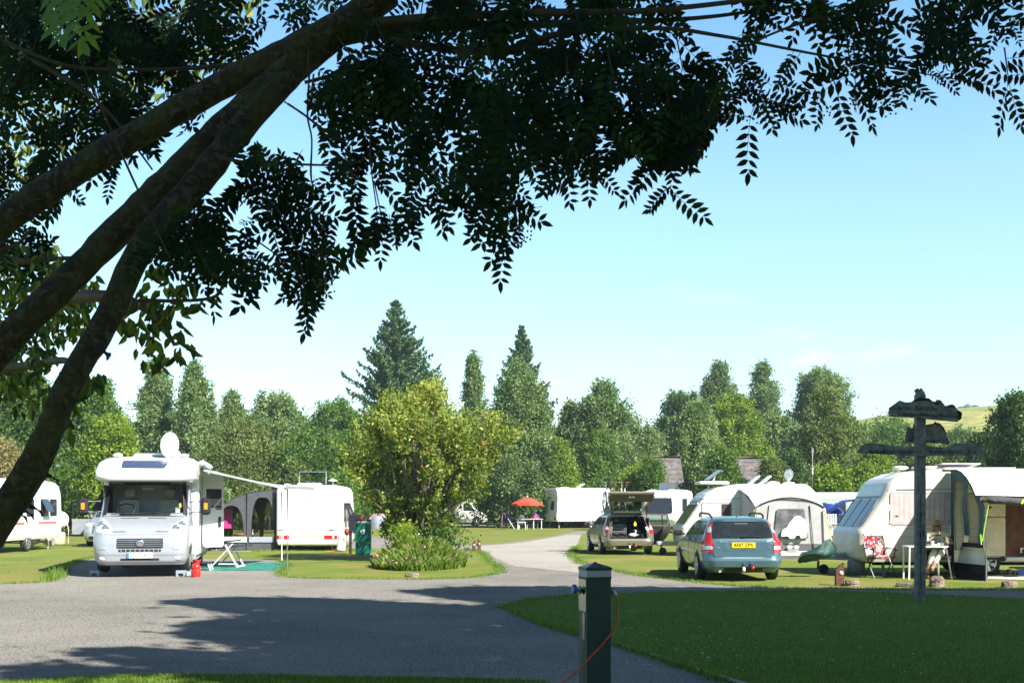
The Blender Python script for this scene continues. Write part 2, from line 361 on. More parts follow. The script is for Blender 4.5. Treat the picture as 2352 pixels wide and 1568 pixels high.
# thin concrete edging along the near lawn
mb = MB(); m_conc = M('edging_concrete', (.36, .35, .33), .9, bump=.4, scale=20)
E = [gp(*p) for p in ((1408, 1477), (1436, 1485), (1534, 1518), (1612, 1543.5), (1682, 1567), (1790, 1600))]
for a, b in zip(E, E[1:]): mb.bar(a+Vector((0, 0, .012)), b+Vector((0, 0, .012)), .03, .05, m_conc)
tag(mb.build('edging_strip'), 'thin pale concrete edging between gravel and the shaded near lawn', 'kerb')

# grass blades where lawns can be read as blades
def poly_in(px, py, poly):
    c = np.zeros(len(px), bool); j = len(poly)-1
    for i in range(len(poly)):
        xi, yi = poly[i]; xj, yj = poly[j]
        with np.errstate(divide='ignore', invalid='ignore'):
            c ^= ((yi > py) != (yj > py)) & (px < (xj-xi)*(py-yi)/(yj-yi+1e-12)+xi)
        j = i
    return c
def blades(C, h, w, g, lean=.5):
    """triangular grass blades at ground points C (n, 2)"""
    n = len(C); a = g.uniform(0, 2*pi, n); H = h*g.uniform(.5, 1.3, n); b = g.uniform(0, 2*pi, n); ln = lean*H*g.uniform(.1, 1, n)
    dx, dy = np.cos(a)*w/2, np.sin(a)*w/2
    V = np.zeros((n, 3, 3)); V[:, 0] = np.c_[C[:, 0]-dx, C[:, 1]-dy, np.zeros(n)]; V[:, 1] = np.c_[C[:, 0]+dx, C[:, 1]+dy, np.zeros(n)]
    V[:, 2] = np.c_[C[:, 0]+np.cos(b)*ln, C[:, 1]+np.sin(b)*ln, H]; return V
m_blade = LEAF('blade_mat', [(.06, .15, .012), (.11, .21, .022), (.16, .26, .036), (.25, .29, .07)], .35)
g = rs(5); allV = []
def scatter_poly(poly, n, ymin, ymax, h, w, ymode=1.0):
    P = np.array([gp(*p)[:2] for p in poly]); lo = P.min(0); hi = P.max(0); lo[1] = max(lo[1], ymin); hi[1] = min(hi[1], ymax); lo[0] = max(lo[0], -14); hi[0] = min(hi[0], 14)
    X = g.uniform(lo[0], hi[0], n*3); Y = lo[1]+(hi[1]-lo[1])*g.uniform(0, 1, n*3)**ymode; k = poly_in(X, Y, [tuple(p) for p in P]) & (np.abs(X/Y) < .46)
    C = np.c_[X[k], Y[k]][:n]; V = blades(C, h, w, g); V[:, :, 2] += .01; allV.append(V)
scatter_poly(LAWN, 90000, 10, 24, .026, .012, 1.5)
scatter_poly(VERGE, 14000, 10, 12, .035, .010)
def line_tufts(pts, n, spread, h, w):
    W_ = [gp(*p) for p in pts]; seg = [(b-a).length for a, b in zip(W_, W_[1:])]; tot = sum(seg); C = []
    for _ in range(n):
        r = g.uniform(0, tot); i = 0
        while r > seg[i] and i < len(seg)-1: r -= seg[i]; i += 1
        q = W_[i].lerp(W_[i+1], min(1, r/seg[i])); C.append((q.x+g.normal(0, spread), q.y+g.normal(0, spread)))
    allV.append(blades(np.array(C), h, w, g))
line_tufts(GRAV[2:9], 3000, .10, .06, .015); line_tufts(GRAV[9:22], 5000, .10, .055, .015); line_tufts(GRAV[33:43], 7000, .10, .06, .015)
line_tufts([(560, 1265), (760, 1262), (850, 1266)], 1500, .3, .07, .02); line_tufts([(118, 1333), (138, 1305)], 500, .10, .16, .02)
line_tufts(LAWN[0:8], 5000, .06, .06, .012); line_tufts(LAWN[11:20], 5000, .06, .07, .012); line_tufts(VERGE[1:6], 4000, .04, .035, .01)
V = np.concatenate(allV); o = npmesh('grass', V.reshape(-1, 3), 3, m_blade, rnd=g.uniform(0, 1, len(V))); tag(o, 'short green grass blades over the lawns and path edges', 'grass', kind='stuff')
# daisies and buttercups in the grass
def dots(name, n, regs, mat, r, z, label):
    V = []; 
    for (x0, y0, x1, y1) in regs:
        for _ in range(n):
            p = gp(g.uniform(x0, x1), g.uniform(y0, y1)); k = r*g.uniform(.6, 1.3)
            V += [(p.x-k, p.y, z), (p.x, p.y-k, z+k*.5), (p.x+k, p.y, z+k), (p.x, p.y+k, z+k*.5)]
    V = np.array(V); return tag(npmesh(name, V, 4, mat), label, 'flowers', kind='stuff')
dots('daisies', 45, [(1430, 1385, 2340, 1560), (1420, 1440, 1700, 1540), (1960, 1300, 2340, 1352), (1840, 1360, 2340, 1440)], M('daisy_petal', (.75, .75, .72), var=.03), .012, .05, 'tiny white daisies scattered in the shaded lawn')
dots('buttercups', 45, [(0, 1290, 125, 1335), (0, 1240, 210, 1262)], M('buttercup_petal', (.75, .55, .03), var=.03), .022, .09, 'tiny yellow buttercups in the grass beside the silver motorhome')

dots('pebbles', 2600, [(0, 1400, 1400, 1560), (0, 1345, 1250, 1560), (60, 1345, 1380, 1450), (900, 1340, 2000, 1356)], M('pebble_pale', (.30, .29, .27), var=.3, scale=2), .011, .006, 'small pale loose stones scattered over the grey gravel')
dots('fallen_leaves', 14, [(100, 1340, 1300, 1500), (1150, 1290, 1380, 1345)], M('leaf_litter', (.35, .14, .05), var=.4, scale=2), .022, .01, 'few dry reddish leaves lying on the gravel')
# ---------------------------------------------------------------- hills
def ridge(name, pts, Y0, Y1, mat, z0=-5, ny=7, label=None):
    """a rounded hill whose crest follows points (px, py) seen at distance Y1"""
    G = []
    for j in range(ny):
        t = j/(ny-1); Y = Y0+(Y1-Y0)*t; row = []
        for (px, py) in pts:
            c = at(px, py, Y1); x = c.x*(Y/Y1)**.5; z = z0+(c.z-z0)*sin(t*pi/2)**1.2; row.append((x, Y, z))
        G.append(row)
    G.append([(p[0]*1.05, Y1*1.3, z0) for p in G[-1]])
    mb = MB(); mb.sheet(G, mat); o = mb.build(name); tag(o, kind='structure')
    if o.data.polygons[0].normal.z < 0: o.data.flip_normals()
    return o
m_hill = GROUND('hill_grass', (.16, .21, .035), (.21, .235, .045), (.28, .25, .075), .02, .012, .25, .2)
m_wood = M('far_wood', (.035, .07, .05), .95, var=.4, scale=.05)
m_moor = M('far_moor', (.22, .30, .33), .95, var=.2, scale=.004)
ridge('hill', [(1700, 1080), (1800, 1010), (1880, 984), (1975, 966), (2060, 959), (2150, 949), (2230, 943), (2352, 934), (2500, 925), (2700, 915), (2900, 920)], 170, 420, m_hill)
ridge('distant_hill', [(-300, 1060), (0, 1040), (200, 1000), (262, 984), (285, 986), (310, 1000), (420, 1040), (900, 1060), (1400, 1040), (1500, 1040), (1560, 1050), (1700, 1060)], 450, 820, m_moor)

# ---------------------------------------------------------------- trees
def quads(C, size, g, up=.25, asp=.6):
    n = len(C); N = g.normal(0, 1, (n, 3)); N[:, 2] += up; N /= np.linalg.norm(N, axis=1)[:, None]+1e-9
    T = np.cross(N, g.normal(0, 1, (n, 3))); T /= np.linalg.norm(T, axis=1)[:, None]+1e-9; B = np.cross(N, T)
    s = size*g.uniform(.6, 1.35, n)[:, None]; V = np.zeros((n, 4, 3))
    V[:, 0] = C-T*s/2; V[:, 1] = C-B*s*asp/2+T*s*.05; V[:, 2] = C+T*s/2; V[:, 3] = C+B*s*asp/2+T*s*.05
    return V
def prof(kind, t):
    if kind == 'column': return 1.15*(np.clip(t/.12, 0, 1)**.6)*(np.clip((1-t)/.8, 0, 1)**.75)
    if kind == 'birch': return 1.12*(np.clip(t/.1, 0, 1)**.5)*np.clip((1-t)/.9, 0, 1)**.55
    if kind == 'spire': return (np.clip(t/.1, 0, 1)**.5)*np.clip((1-t), 0, 1)**.95
    if kind == 'bush': return .95*np.sqrt(np.clip(1-(np.clip(t, 0, 1))**2.2, 0, 1))
    return np.sqrt(np.clip(1-((t-.42)/.6)**2, 0, 1))          # oval
LC = {
 'mid': LEAF('leaf_mid', [(.035, .085, .016), (.075, .155, .026), (.12, .22, .04), (.19, .30, .07)], trans=.42),
 'dark': LEAF('leaf_dark', [(.02, .055, .016), (.04, .095, .024), (.07, .14, .035), (.11, .19, .05)], trans=.3),
 'pale': LEAF('leaf_pale', [(.07, .135, .045), (.13, .215, .07), (.20, .29, .10), (.32, .40, .19)], trans=.4),
 'grey': LEAF('leaf_grey', [(.065, .12, .045), (.12, .195, .07), (.175, .26, .095), (.26, .345, .15)], trans=.4),
 'lime': LEAF('leaf_lime', [(.075, .14, .012), (.14, .23, .02), (.21, .32, .035), (.32, .40, .06)], trans=.45),
 'olive': LEAF('leaf_olive', [(.065, .105, .025), (.12, .17, .045), (.18, .23, .065), (.26, .30, .10)], trans=.4),
 'fir': LEAF('needle_fir', [(.035, .08, .035), (.06, .12, .05), (.09, .165, .065), (.13, .21, .085)], trans=.25),
 'shade': LEAF('leaf_shade', [(.015, .035, .012), (.03, .06, .018), (.05, .09, .025)], trans=.05),
 'rusty': LEAF('leaf_rusty', [(.12, .13, .04), (.22, .20, .07), (.30, .26, .11), (.38, .32, .16)]),
}
m_bark = M('bark_brown', (.12, .095, .07), .9, var=.35, scale=5, bump=.8)
m_barkp = M('bark_pale', (.42, .38, .33), .85, var=.35, scale=3, bump=.5)
def tree(name, label, cat, cx, top, hw, Y, kind, col, n, ls, seed, zb=1.2, K=None, pale=False, grp='trees bordering the campsite', dense=.85, trunk=True, dep=.85, foot=0.):
    g = rs(seed); base = Vector(((cx-CX)*Y/F, Y, 0)); H = CH+(HZ-top)*Y/F; Wd = 1.14*hw*Y/F
    root = empty(name, base, 0, label, cat, grp)
    K = K or int(56+hw*.4+12*min(9, H/max(Wd, .5))); t = g.uniform(0, 1, K)**.85; th = g.uniform(0, 2*pi, K)
    sf = foot+(1-foot)
    r = prof(kind, t)*Wd; rho = np.sqrt(g.uniform(.05, 1, K))*.92
    cc = np.c_[np.cos(th)*rho*r, np.sin(th)*rho*r*dep, zb+(H-zb)*(t*.96)]
    ax = g.normal(0, 1, (K, 3)); ax[:, 2] = np.abs(ax[:, 2])+.4; ax /= np.linalg.norm(ax, axis=1)[:, None]
    cr = np.clip(.30*min(Wd, 3.2)*g.uniform(.5, 1.25, K)*(1-.45*t), .34, None)*(1.25 if kind in ('bush',) else 1)
    tp = min(H*.06, cr.mean()); cc[0] = (0, 0, H-.9)
    if kind in ('birch', 'column', 'oval') and hw > 40:                      # several leading shoots instead of one dome
        ec, er, et = [], [], []
        for j in range(4 + (hw > 70)*2):
            a = g.uniform(0, 2*pi); ro = g.uniform(.30, .72)*Wd; hj = H*(g.uniform(.80, .97) if kind != 'oval' else g.uniform(.82, 1.0))-ro*(.9 if kind != 'oval' else .15)
            for q in range(7):
                f_ = q/6; ec.append((cos(a)*ro*(1-.15*f_), sin(a)*ro*dep, hj-(1-f_)*.28*H)); er.append((.42-.22*f_)*min(1.6, .28*Wd+.4)+.12); et.append(.8)
        cc = np.concatenate([cc, ec]); cr = np.concatenate([cr, er]); t = np.concatenate([t, et]); ax = np.concatenate([ax, np.tile([0, 0, 1.], (len(ec), 1))]); K = len(cc)
    w = cr**2*g.uniform(.6, 1.3, K); w /= w.sum(); cnt = (w*n).astype(int); pts = []; rn = []
    shade = g.uniform(.15, .85, K)
    for i in range(K):
        m = cnt[i]; d = g.normal(0, 1, (m, 3)); d /= np.linalg.norm(d, axis=1)[:, None]+1e-9; d[:, 2] = d[:, 2]*.75; d = d+ax[i][None, :]*(d@ax[i])[:, None]*1.1
        rad = cr[i]*g.uniform(0, 1, m)[:, None]**.45*(1+.25*np.abs(g.normal(0, 1, (m, 1))))
        pts.append(cc[i]+d*rad); rn.append(np.clip(shade[i]+g.normal(0, .22, m), 0, .98))
    for i in range(int(K*1.3)):
        q = i % K; d = np.array([cc[q][0]*.5/max(Wd, .5), cc[q][1]*.5/max(Wd, .5), .0])+g.normal(0, .3, 3); d[2] = abs(d[2])+.55; d /= np.linalg.norm(d); m = 60; s_ = g.uniform(0, 1, m); Ls = cr[q]*g.uniform(1.2, 2.1)
        pts.append(cc[q]+d*(s_*Ls)[:, None]+g.normal(0, .035+.05*ls*4, (m, 3))*(1-.6*s_)[:, None]*1.6); rn.append(np.clip(shade[q]+.12+g.normal(0, .2, m), 0, .98))
    P = np.concatenate(pts); rn = np.concatenate(rn); P += g.normal(0, .10+.03*Wd, P.shape)*(g.uniform(0, 1, (len(P), 1)) < .5); k = P[:, 2] > .05; P = P[k]; rn = rn[k]
    Vq = quads(P, ls, g); npmesh('crown', Vq.reshape(-1, 3), 4, LC[col], root, rn)
    if trunk:
        mb = MB(); m = m_barkp if pale else m_bark; tr = max(.06, H*.014); rg = random.Random(seed)
        pth = [(rg.uniform(-.03, .03)*H*i/6, rg.uniform(-.02, .02)*H*i/6, -.1+(H*.9)*i/6) for i in range(7)]
        mb.tube(pth, [tr*(1-i/6*.85) for i in range(7)], m, 8)
        for i in range(7):
            q = cc[1+i % (K-1)]; z0 = min(max(.25*H, q[2]*.6), H*.7); f = z0/(H*.9)*6; j = min(5, int(f)); a = Vector(pth[j]).lerp(Vector(pth[j+1]), f-j)
            mb.tube([a, a.lerp(Vector(q), .5)+Vector((0, 0, .04*H)), q], [tr*.4, tr*.25, tr*.08], m, 6)
        mb.build('trunk', root)
    return root
def conifer(label, cx, top, hw, Y, seed, n_lv=34, ls=.34, zb=1.):
    g = rs(seed); base = Vector(((cx-CX)*Y/F, Y, 0)); H = CH+(HZ-top)*Y/F; Wd = hw*Y/F; root = empty('fir_tree', base, 0, label, 'conifer', 'trees bordering the campsite'); P = []; rn = []
    mb = MB(); mb.tube([(0, 0, -.1), (.05, 0, H*.5), (0, 0, H)], [H*.016, H*.009, .02], m_bark, 8)
    for i in range(n_lv):
        t = (i+.3)/n_lv; z = zb+(H-zb)*t; Lr = Wd*(1-t)**.92+.12; nb = int(8+7*(1-t))
        for b in range(nb):
            a = g.uniform(0, 2*pi); Lb = Lr*g.uniform(.6, 1.12); m = int(32*Lb/ls*.42)+16; s = g.uniform(0, 1, m)**.75
            rise = (.30 if t > .5 else .02)+g.uniform(-.1, .12); zz = z+g.uniform(-.3, .3)+Lb*(rise*s-.28*s*s+.16*s**4*2)
            sp = (.30*Lb*(1-s)*.8+.12)*g.normal(0, .5, m)
            x = np.cos(a)*Lb*s-np.sin(a)*sp; y = np.sin(a)*Lb*s+np.cos(a)*sp; dr = -np.abs(g.normal(0, .16, m))*(1+.8*(1-t))*min(1, Lb)
            P.append(np.c_[x, y, zz+dr]); rn.append(np.clip(g.uniform(.2, .8)+g.normal(0, .18, m), 0, 1))
            if b % 2 == 0: mb.tube([(0, 0, z), (cos(a)*Lb*.5, sin(a)*Lb*.5, z+Lb*(rise*.5-.07)), (cos(a)*Lb*.92, sin(a)*Lb*.92, z+Lb*(rise-.2))], [.05, .03, .01], m_bark, 5)
    P = np.concatenate(P); rn = np.concatenate(rn); V = quads(P, ls, g, up=.8, asp=.5); npmesh('crown', V.reshape(-1, 3), 4, LC['fir'], root, rn); mb.build('trunk', root); return root
T = [
 # name, label, category, centre x, top y, half width, distance, kind, colour, leaves, leaf size, seed, extras
 ('broadleaf_tree', 'full round green tree behind the leaning trunks, at far left', 'tree', 40, 862, 105, 66, 'oval', 'mid', 15000, .2, 1, {}),
 ('broadleaf_tree', 'green rounded tree just left of the silver motorhome roof', 'tree', 215, 880, 78, 70, 'oval', 'mid', 13000, .2, 2, {}),
 ('maple_tree', 'yellow-green leafy tree low behind the silver motorhome', 'tree', 258, 965, 62, 63, 'bush', 'lime', 9000, .19, 3, {}),
 ('rusty_shrub', 'rusty brown flowering shrub behind the leaning trunk at left', 'shrub', 10, 1030, 48, 62, 'bush', 'rusty', 5000, .16, 4, {}),
 ('birch_tree', 'slender pale poplar, left of a twin behind the satellite dish', 'tree', 352, 822, 50, 92, 'column', 'pale', 11000, .24, 5, dict(pale=True)),
 ('birch_tree', 'taller narrow poplar with pale trunk right above the satellite dish', 'tree', 446, 832, 62, 90, 'column', 'pale', 15000, .24, 6, dict(pale=True)),
 ('birch_tree', 'thin sparse pale tree right of the two narrow poplars', 'tree', 535, 900, 48, 95, 'birch', 'pale', 6500, .24, 7, dict(pale=True)),
 ('willow_tree', 'broad feathery willow above the grey awning', 'tree', 640, 912, 74, 92, 'oval', 'pale', 13000, .25, 8, dict(zb=2)),
 ('willow_tree', 'olive green willow mass between poplars and white caravan', 'tree', 560, 985, 95, 80, 'bush', 'olive', 16000, .2, 9, {}),
 ('hawthorn_tree', 'dark green rounded hawthorn behind the white caravan roof', 'tree', 715, 1000, 85, 80, 'bush', 'mid', 14000, .2, 10, {}),
 ('hawthorn_tree', 'green bushy tree left of the tall fir', 'tree', 775, 925, 62, 92, 'oval', 'mid', 11000, .24, 11, {}),
 ('birch_tree', 'very slender birch standing alone between the two firs', 'tree', 1087, 812, 30, 98, 'birch', 'grey', 3600, .24, 12, dict(pale=True, zb=4)),
 ('birch_tree', 'tall dense birch in front of the smaller fir', 'tree', 1190, 838, 80, 88, 'birch', 'grey', 24000, .22, 13, dict(pale=True)),
 ('birch_tree', 'broad birch hanging over the red parasol', 'tree', 1385, 878, 92, 95, 'birch', 'grey', 20000, .25, 14, dict(pale=True)),
 ('birch_tree', 'low birch crown filling left of the broad birch', 'tree', 1310, 925, 42, 98, 'birch', 'olive', 8000, .25, 15, dict(pale=True)),
 ('lime_shrub', 'bright yellow-green shrub behind the caravan roof and parasol', 'shrub', 1282, 1022, 44, 88, 'bush', 'lime', 8000, .2, 16, {}),
 ('dark_shrub', 'dark green dense shrub left of the roof bicycles', 'shrub', 1375, 1000, 58, 90, 'bush', 'mid', 12000, .2, 17, {}),
 ('lime_shrub', 'yellow-green hedge shrub behind the roof bicycles', 'shrub', 1468, 1090, 58, 78, 'bush', 'lime', 8000, .18, 18, {}),
 ('dark_shrub', 'dark shady shrub between the parasol and the bushy island tree', 'shrub', 1170, 1060, 70, 90, 'bush', 'dark', 9000, .22, 19, {}),
 ('oak_tree', 'dark oak with an open ragged left side', 'tree', 1570, 902, 66, 118, 'oval', 'dark', 11000, .27, 20, {}),
 ('willow_tree', 'tall pale grey willow topping the middle group of trees', 'tree', 1650, 832, 62, 128, 'birch', 'grey', 17000, .28, 21, dict(pale=True)),
 ('aspen_tree', 'pale aspen with white trunk between two roofs', 'tree', 1602, 925, 66, 88, 'birch', 'pale', 17000, .22, 22, dict(pale=True)),
 ('oak_tree', 'bright green oak right of the white trunked aspen', 'tree', 1690, 908, 66, 108, 'oval', 'lime', 14000, .26, 23, {}),
 ('willow_tree', 'pointed grey-green willow between two tree groups', 'tree', 1752, 832, 62, 128, 'birch', 'grey', 14000, .28, 24, {}),
 ('lime_shrub', 'light green bush in front of the slate roof', 'shrub', 1655, 1040, 44, 80, 'bush', 'mid', 7000, .2, 25, {}),
 ('dark_shrub', 'low green trees linking the oak and the grey willow', 'shrub', 1800, 985, 60, 122, 'bush', 'mid', 9000, .26, 26, {}),
 ('willow_tree', 'large spreading grey willow with a wide rounded top', 'tree', 1890, 850, 82, 118, 'oval', 'grey', 20000, .27, 27, dict(pale=True)),
 ('birch_tree', 'golden green weeping birch left of the signpost', 'tree', 1900, 898, 74, 88, 'birch', 'olive', 24000, .21, 28, dict(pale=True)),
 ('dark_shrub', 'very dark holly bush by the slate roof', 'shrub', 1812, 1050, 52, 84, 'bush', 'dark', 9000, .2, 29, {}),
 ('broadleaf_tree', 'rounded green trees below the grassy hill', 'tree', 2050, 968, 90, 125, 'bush', 'mid', 15000, .27, 30, {}),
 ('lime_shrub', 'bright green shrub behind the cream caravan roof', 'shrub', 2010, 1040, 52, 80, 'bush', 'lime', 8000, .2, 31, {}),
 ('hawthorn_tree', 'mixed green hawthorn behind the signpost', 'tree', 2110, 985, 50, 100, 'bush', 'olive', 10000, .24, 32, {}),
 ('hawthorn_tree', 'green hawthorn on the slope under the field', 'tree', 2200, 990, 55, 140, 'bush', 'mid', 9000, .3, 33, {}),
 ('pale_shrub', 'pale green shrub behind the white awning roof', 'shrub', 2200, 1044, 52, 80, 'bush', 'olive', 8000, .2, 34, {}),
 ('dark_tree', 'big dark tree closing the picture behind the white awning', 'tree', 2345, 912, 78, 66, 'oval', 'dark', 18000, .2, 35, dict(zb=.3)),
 ('dark_tree', 'dark shaded tree low behind the white awning', 'tree', 2270, 1000, 55, 72, 'bush', 'dark', 10000, .2, 36, {}),
 ('lime_shrub', 'small light green tree hiding the left end of the left slate roof', 'shrub', 1498, 1068, 24, 76, 'bush', 'mid', 3500, .17, 38, {}),
 ('lime_shrub', 'small olive tree hiding the right end of the right slate roof', 'shrub', 1772, 1064, 26, 78, 'bush', 'olive', 3500, .17, 39, {}),
 ('dark_tree', 'dark tree standing beyond the frame behind the awning', 'tree', 2440, 905, 90, 70, 'oval', 'dark', 12000, .22, 37, dict(zb=.3)),
]
for (nm, lb, ct, cx, top, hw, Y, kd, cl, n, ls, sd, ex) in T: tree(nm, lb, ct, cx, top, hw, Y, kd, cl, int(n*2.6), ls*.86, sd+100, **ex)
BF = [(330, 985), (420, 960), (500, 975), (590, 960), (690, 965), (800, 985), (860, 960), (1010, 985), (1060, 1000), (1130, 985), (1260, 985), (1330, 970), (1440, 965), (1490, 985), (1540, 970), (1610, 950), (1720, 960), (1790, 965), (1850, 985), (1960, 975), (2040, 985), (2130, 1010)]
BN = 'behind the motorhome roof|behind the twin poplars|between poplars and willow|behind the feathery willow|behind the white caravan vent|left of the tall fir|at the foot of the tall fir|left behind the island tree|behind the island tree crown|left of the tall birch foot|right of the tall birch foot|behind the lime shrub|behind the broad birch|right of the broad birch|left of the ragged oak|behind the white trunked aspen|behind the bright oak|under the pointed willow|between the two willows|right of the large willow|below the left hill shoulder|behind the sign boards'.split('|')
for i, ((px, py), bn) in enumerate(zip(BF, BN)):
    tree('thicket_tree', 'dense mid-height tree '+bn, 'tree', px, py, 68, 112+(i*7) % 9, 'bush', ['mid', 'olive', 'pale', 'grey', 'mid'][i % 5], 15000, .27, 500+i, trunk=False, grp='dense trees filling the back row', zb=.2)
conifer('tall dark fir with upswept ragged branches, the highest tree', 908, 688, 225, 108, 41, 44, .36)
conifer('smaller narrow fir spire rising behind the tall birch', 1198, 746, 150, 118, 42, 40, .36)
# hedgerow shrubs at the back of the field, low and dark
HL = ['behind the tilted caravan', 'left of the silver off-roader', 'behind the motorhome mirror', 'behind the motorhome cab', 'behind the habitation door', 'behind the grey awning left edge', 'behind the grey awning middle', 'behind the white caravan left side', 'behind the white caravan middle',
      'behind the white caravan right side', 'behind the hookup box', 'behind the dome tent', 'left of the island tree stems', 'right of the island tree stems', 'behind the white van nose', 'right of the white van nose', 'behind the reading man', 'behind the parasol', 'behind the blue estate', 'behind the far caravan rear',
      'behind the far caravan side', 'behind the roof bicycles left', 'behind the open tailgate', 'behind the dark parked car', 'behind the twin window caravan', 'behind the solar panels', 'behind the single axle caravan', 'behind the round satellite dish', 'behind the antenna mast', 'behind the washing line', 'behind the far touring caravan', 'behind the cream caravan nose', 'behind the cream caravan roof', 'behind the signpost base', 'behind the awning edge']
rg = random.Random(9)
for i, hl in enumerate(HL):
    px = -30+i*72; c = ['mid', 'dark', 'mid', 'lime', 'dark', 'olive'][rg.randrange(6)] if px > 2200 else ['mid', 'mid', 'olive', 'lime', 'dark', 'pale'][rg.randrange(6)]
    tree('hedge_shrub', 'low hedgerow shrub '+hl, 'shrub', px+rg.uniform(-12, 12), rg.uniform(1070, 1120), rg.uniform(46, 62), rg.uniform(98, 108) if 820 < px < 1900 else rg.uniform(70, 84), 'bush', c, 7500, .19, 300+i, trunk=False, grp='shrubs of the back hedgerow', zb=.2, K=40)
# trees on the skyline of the hill
for i, (px, w_, h_) in enumerate([(2206, 1.3, .9), (2221, 1.9, 1.25), (2238, 1.6, 1.0), (2275, .7, .6)]):
    g = rs(400+i); c = at(px, 944-(px-2200)*.07, 416); root = empty('hilltop_tree', c, 0, ['leftmost tiny tree on the hill skyline', 'tallest tiny tree on the hill skyline', 'third tiny tree on the hill skyline', 'lone rightmost tiny tree on the hill skyline'][i], 'tree', 'trees on the hill skyline')
    d = g.normal(0, 1, (500, 3)); d /= np.linalg.norm(d, axis=1)[:, None]; P = d*g.uniform(.3, 1.1, (500, 1))*np.array([w_, 1.5, h_])+np.array([0, 0, h_*.8]); npmesh('crown', quads(P, .4, g).reshape(-1, 3), 4, LC['dark'], root, g.uniform(0, 1, 500))
    mb = MB(); mb.cyl((0, 0, -.5), (0, 0, h_), .1, m_bark); mb.build('trunk', root)

# bushy tree with turning leaves in the middle bed
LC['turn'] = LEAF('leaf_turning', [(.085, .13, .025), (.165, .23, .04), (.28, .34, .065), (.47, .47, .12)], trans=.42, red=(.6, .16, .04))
def island_tree():
    g = rs(77); Y = 34.5; base = Vector(((962-CX)*Y/F, Y, 0)); root = empty('ornamental_tree', base, 0, 'many-stemmed bushy tree with yellowing leaves in the middle flower bed', 'tree')
    ppm = F/Y; P = []; rn = []; mb = MB(); m = M('bark_grey', (.22, .18, .14), .9, var=.3, scale=6, bump=.6)
    def W(px, py): return np.array([(px-962)/ppm, 0, CH+(HZ-py)/ppm])
    sil = [(985, 878), (968, 895), (1000, 900), (945, 925), (1010, 925), (975, 930), (905, 935), (885, 955), (930, 955), (970, 960), (1030, 955), (860, 985), (900, 985), (945, 985), (990, 985), (1040, 985), (1075, 985), (840, 1010), (880, 1015), (925, 1015), (965, 1015), (1010, 1015), (1055, 1015), (1130, 985), (1165, 1010), (825, 1045), (865, 1045), (905, 1045), (950, 1045), (995, 1045), (1040, 1045), (1085, 1040), (1125, 1030), (850, 1080), (890, 1080), (935, 1080), (980, 1080), (1025, 1080), (1070, 1075), (1115, 1065), (855, 1115), (895, 1115), (940, 1115), (985, 1115), (1030, 1112), (1070, 1108), (1110, 1095), (880, 1150), (925, 1150), (970, 1150), (1015, 1150), (1055, 1140), (1090, 1130), (910, 1185), (955, 1190), (1000, 1190), (1040, 1180), (900, 1215), (945, 1225), (990, 1225), (1025, 1215)]
    for (px, py) in sil:
        for k in range(2):
            c = W(px-8+g.normal(0, 9), py+g.normal(0, 9)); c[1] = g.uniform(-1.7, 1.7)*(1-.3*abs(px-980)/200); rr = g.uniform(.20, .42)
            n = 250; d = g.normal(0, 1, (n, 3)); d /= np.linalg.norm(d, axis=1)[:, None]; q = c+d*rr*g.uniform(0, 1, (n, 1))**.5*(1+.3*np.abs(g.normal(0, 1, (n, 1)))); P.append(q)
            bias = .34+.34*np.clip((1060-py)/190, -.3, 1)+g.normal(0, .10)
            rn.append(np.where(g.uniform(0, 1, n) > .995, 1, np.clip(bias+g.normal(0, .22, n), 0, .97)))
            mb.tube([(g.uniform(-.4, .4), g.uniform(-.3, .3), .05), tuple(c*.45+np.array([0, 0, .3])), tuple(c)], [.045, .03, .008], m, 5)
    for (px, py) in sil:
        for k in range(2 if py > 960 else 0):
            c = W(px-8, py); c[1] = g.uniform(-1.5, 1.5); d = np.array([(px-970)/260+g.normal(0, .3), g.normal(0, .4), .9+g.normal(0, .25)]); d /= np.linalg.norm(d); nn_ = 46; s_ = g.uniform(0, 1, nn_); Ls = g.uniform(.5, 1.0)
            P.append(c+d*(s_*Ls)[:, None]+g.normal(0, .045, (nn_, 3))); rn.append(np.clip(.62+g.normal(0, .2, nn_), 0, .97))
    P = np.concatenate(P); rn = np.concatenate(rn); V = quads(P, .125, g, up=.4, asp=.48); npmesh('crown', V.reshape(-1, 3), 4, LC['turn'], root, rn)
    for i in range(9):
        a = i*.7; x = cos(a)*.35; y = sin(a)*.3; mb.tube([(x*.6, y*.6, 0), (x*1.6, y*1.4, .8), (x*3.4+rg.uniform(-.3, .3), y*3, 2.0), (x*4.5, y*4, 3.2)], [.07, .055, .035, .015], m, 7)
    mb.build('trunk', root)
island_tree()
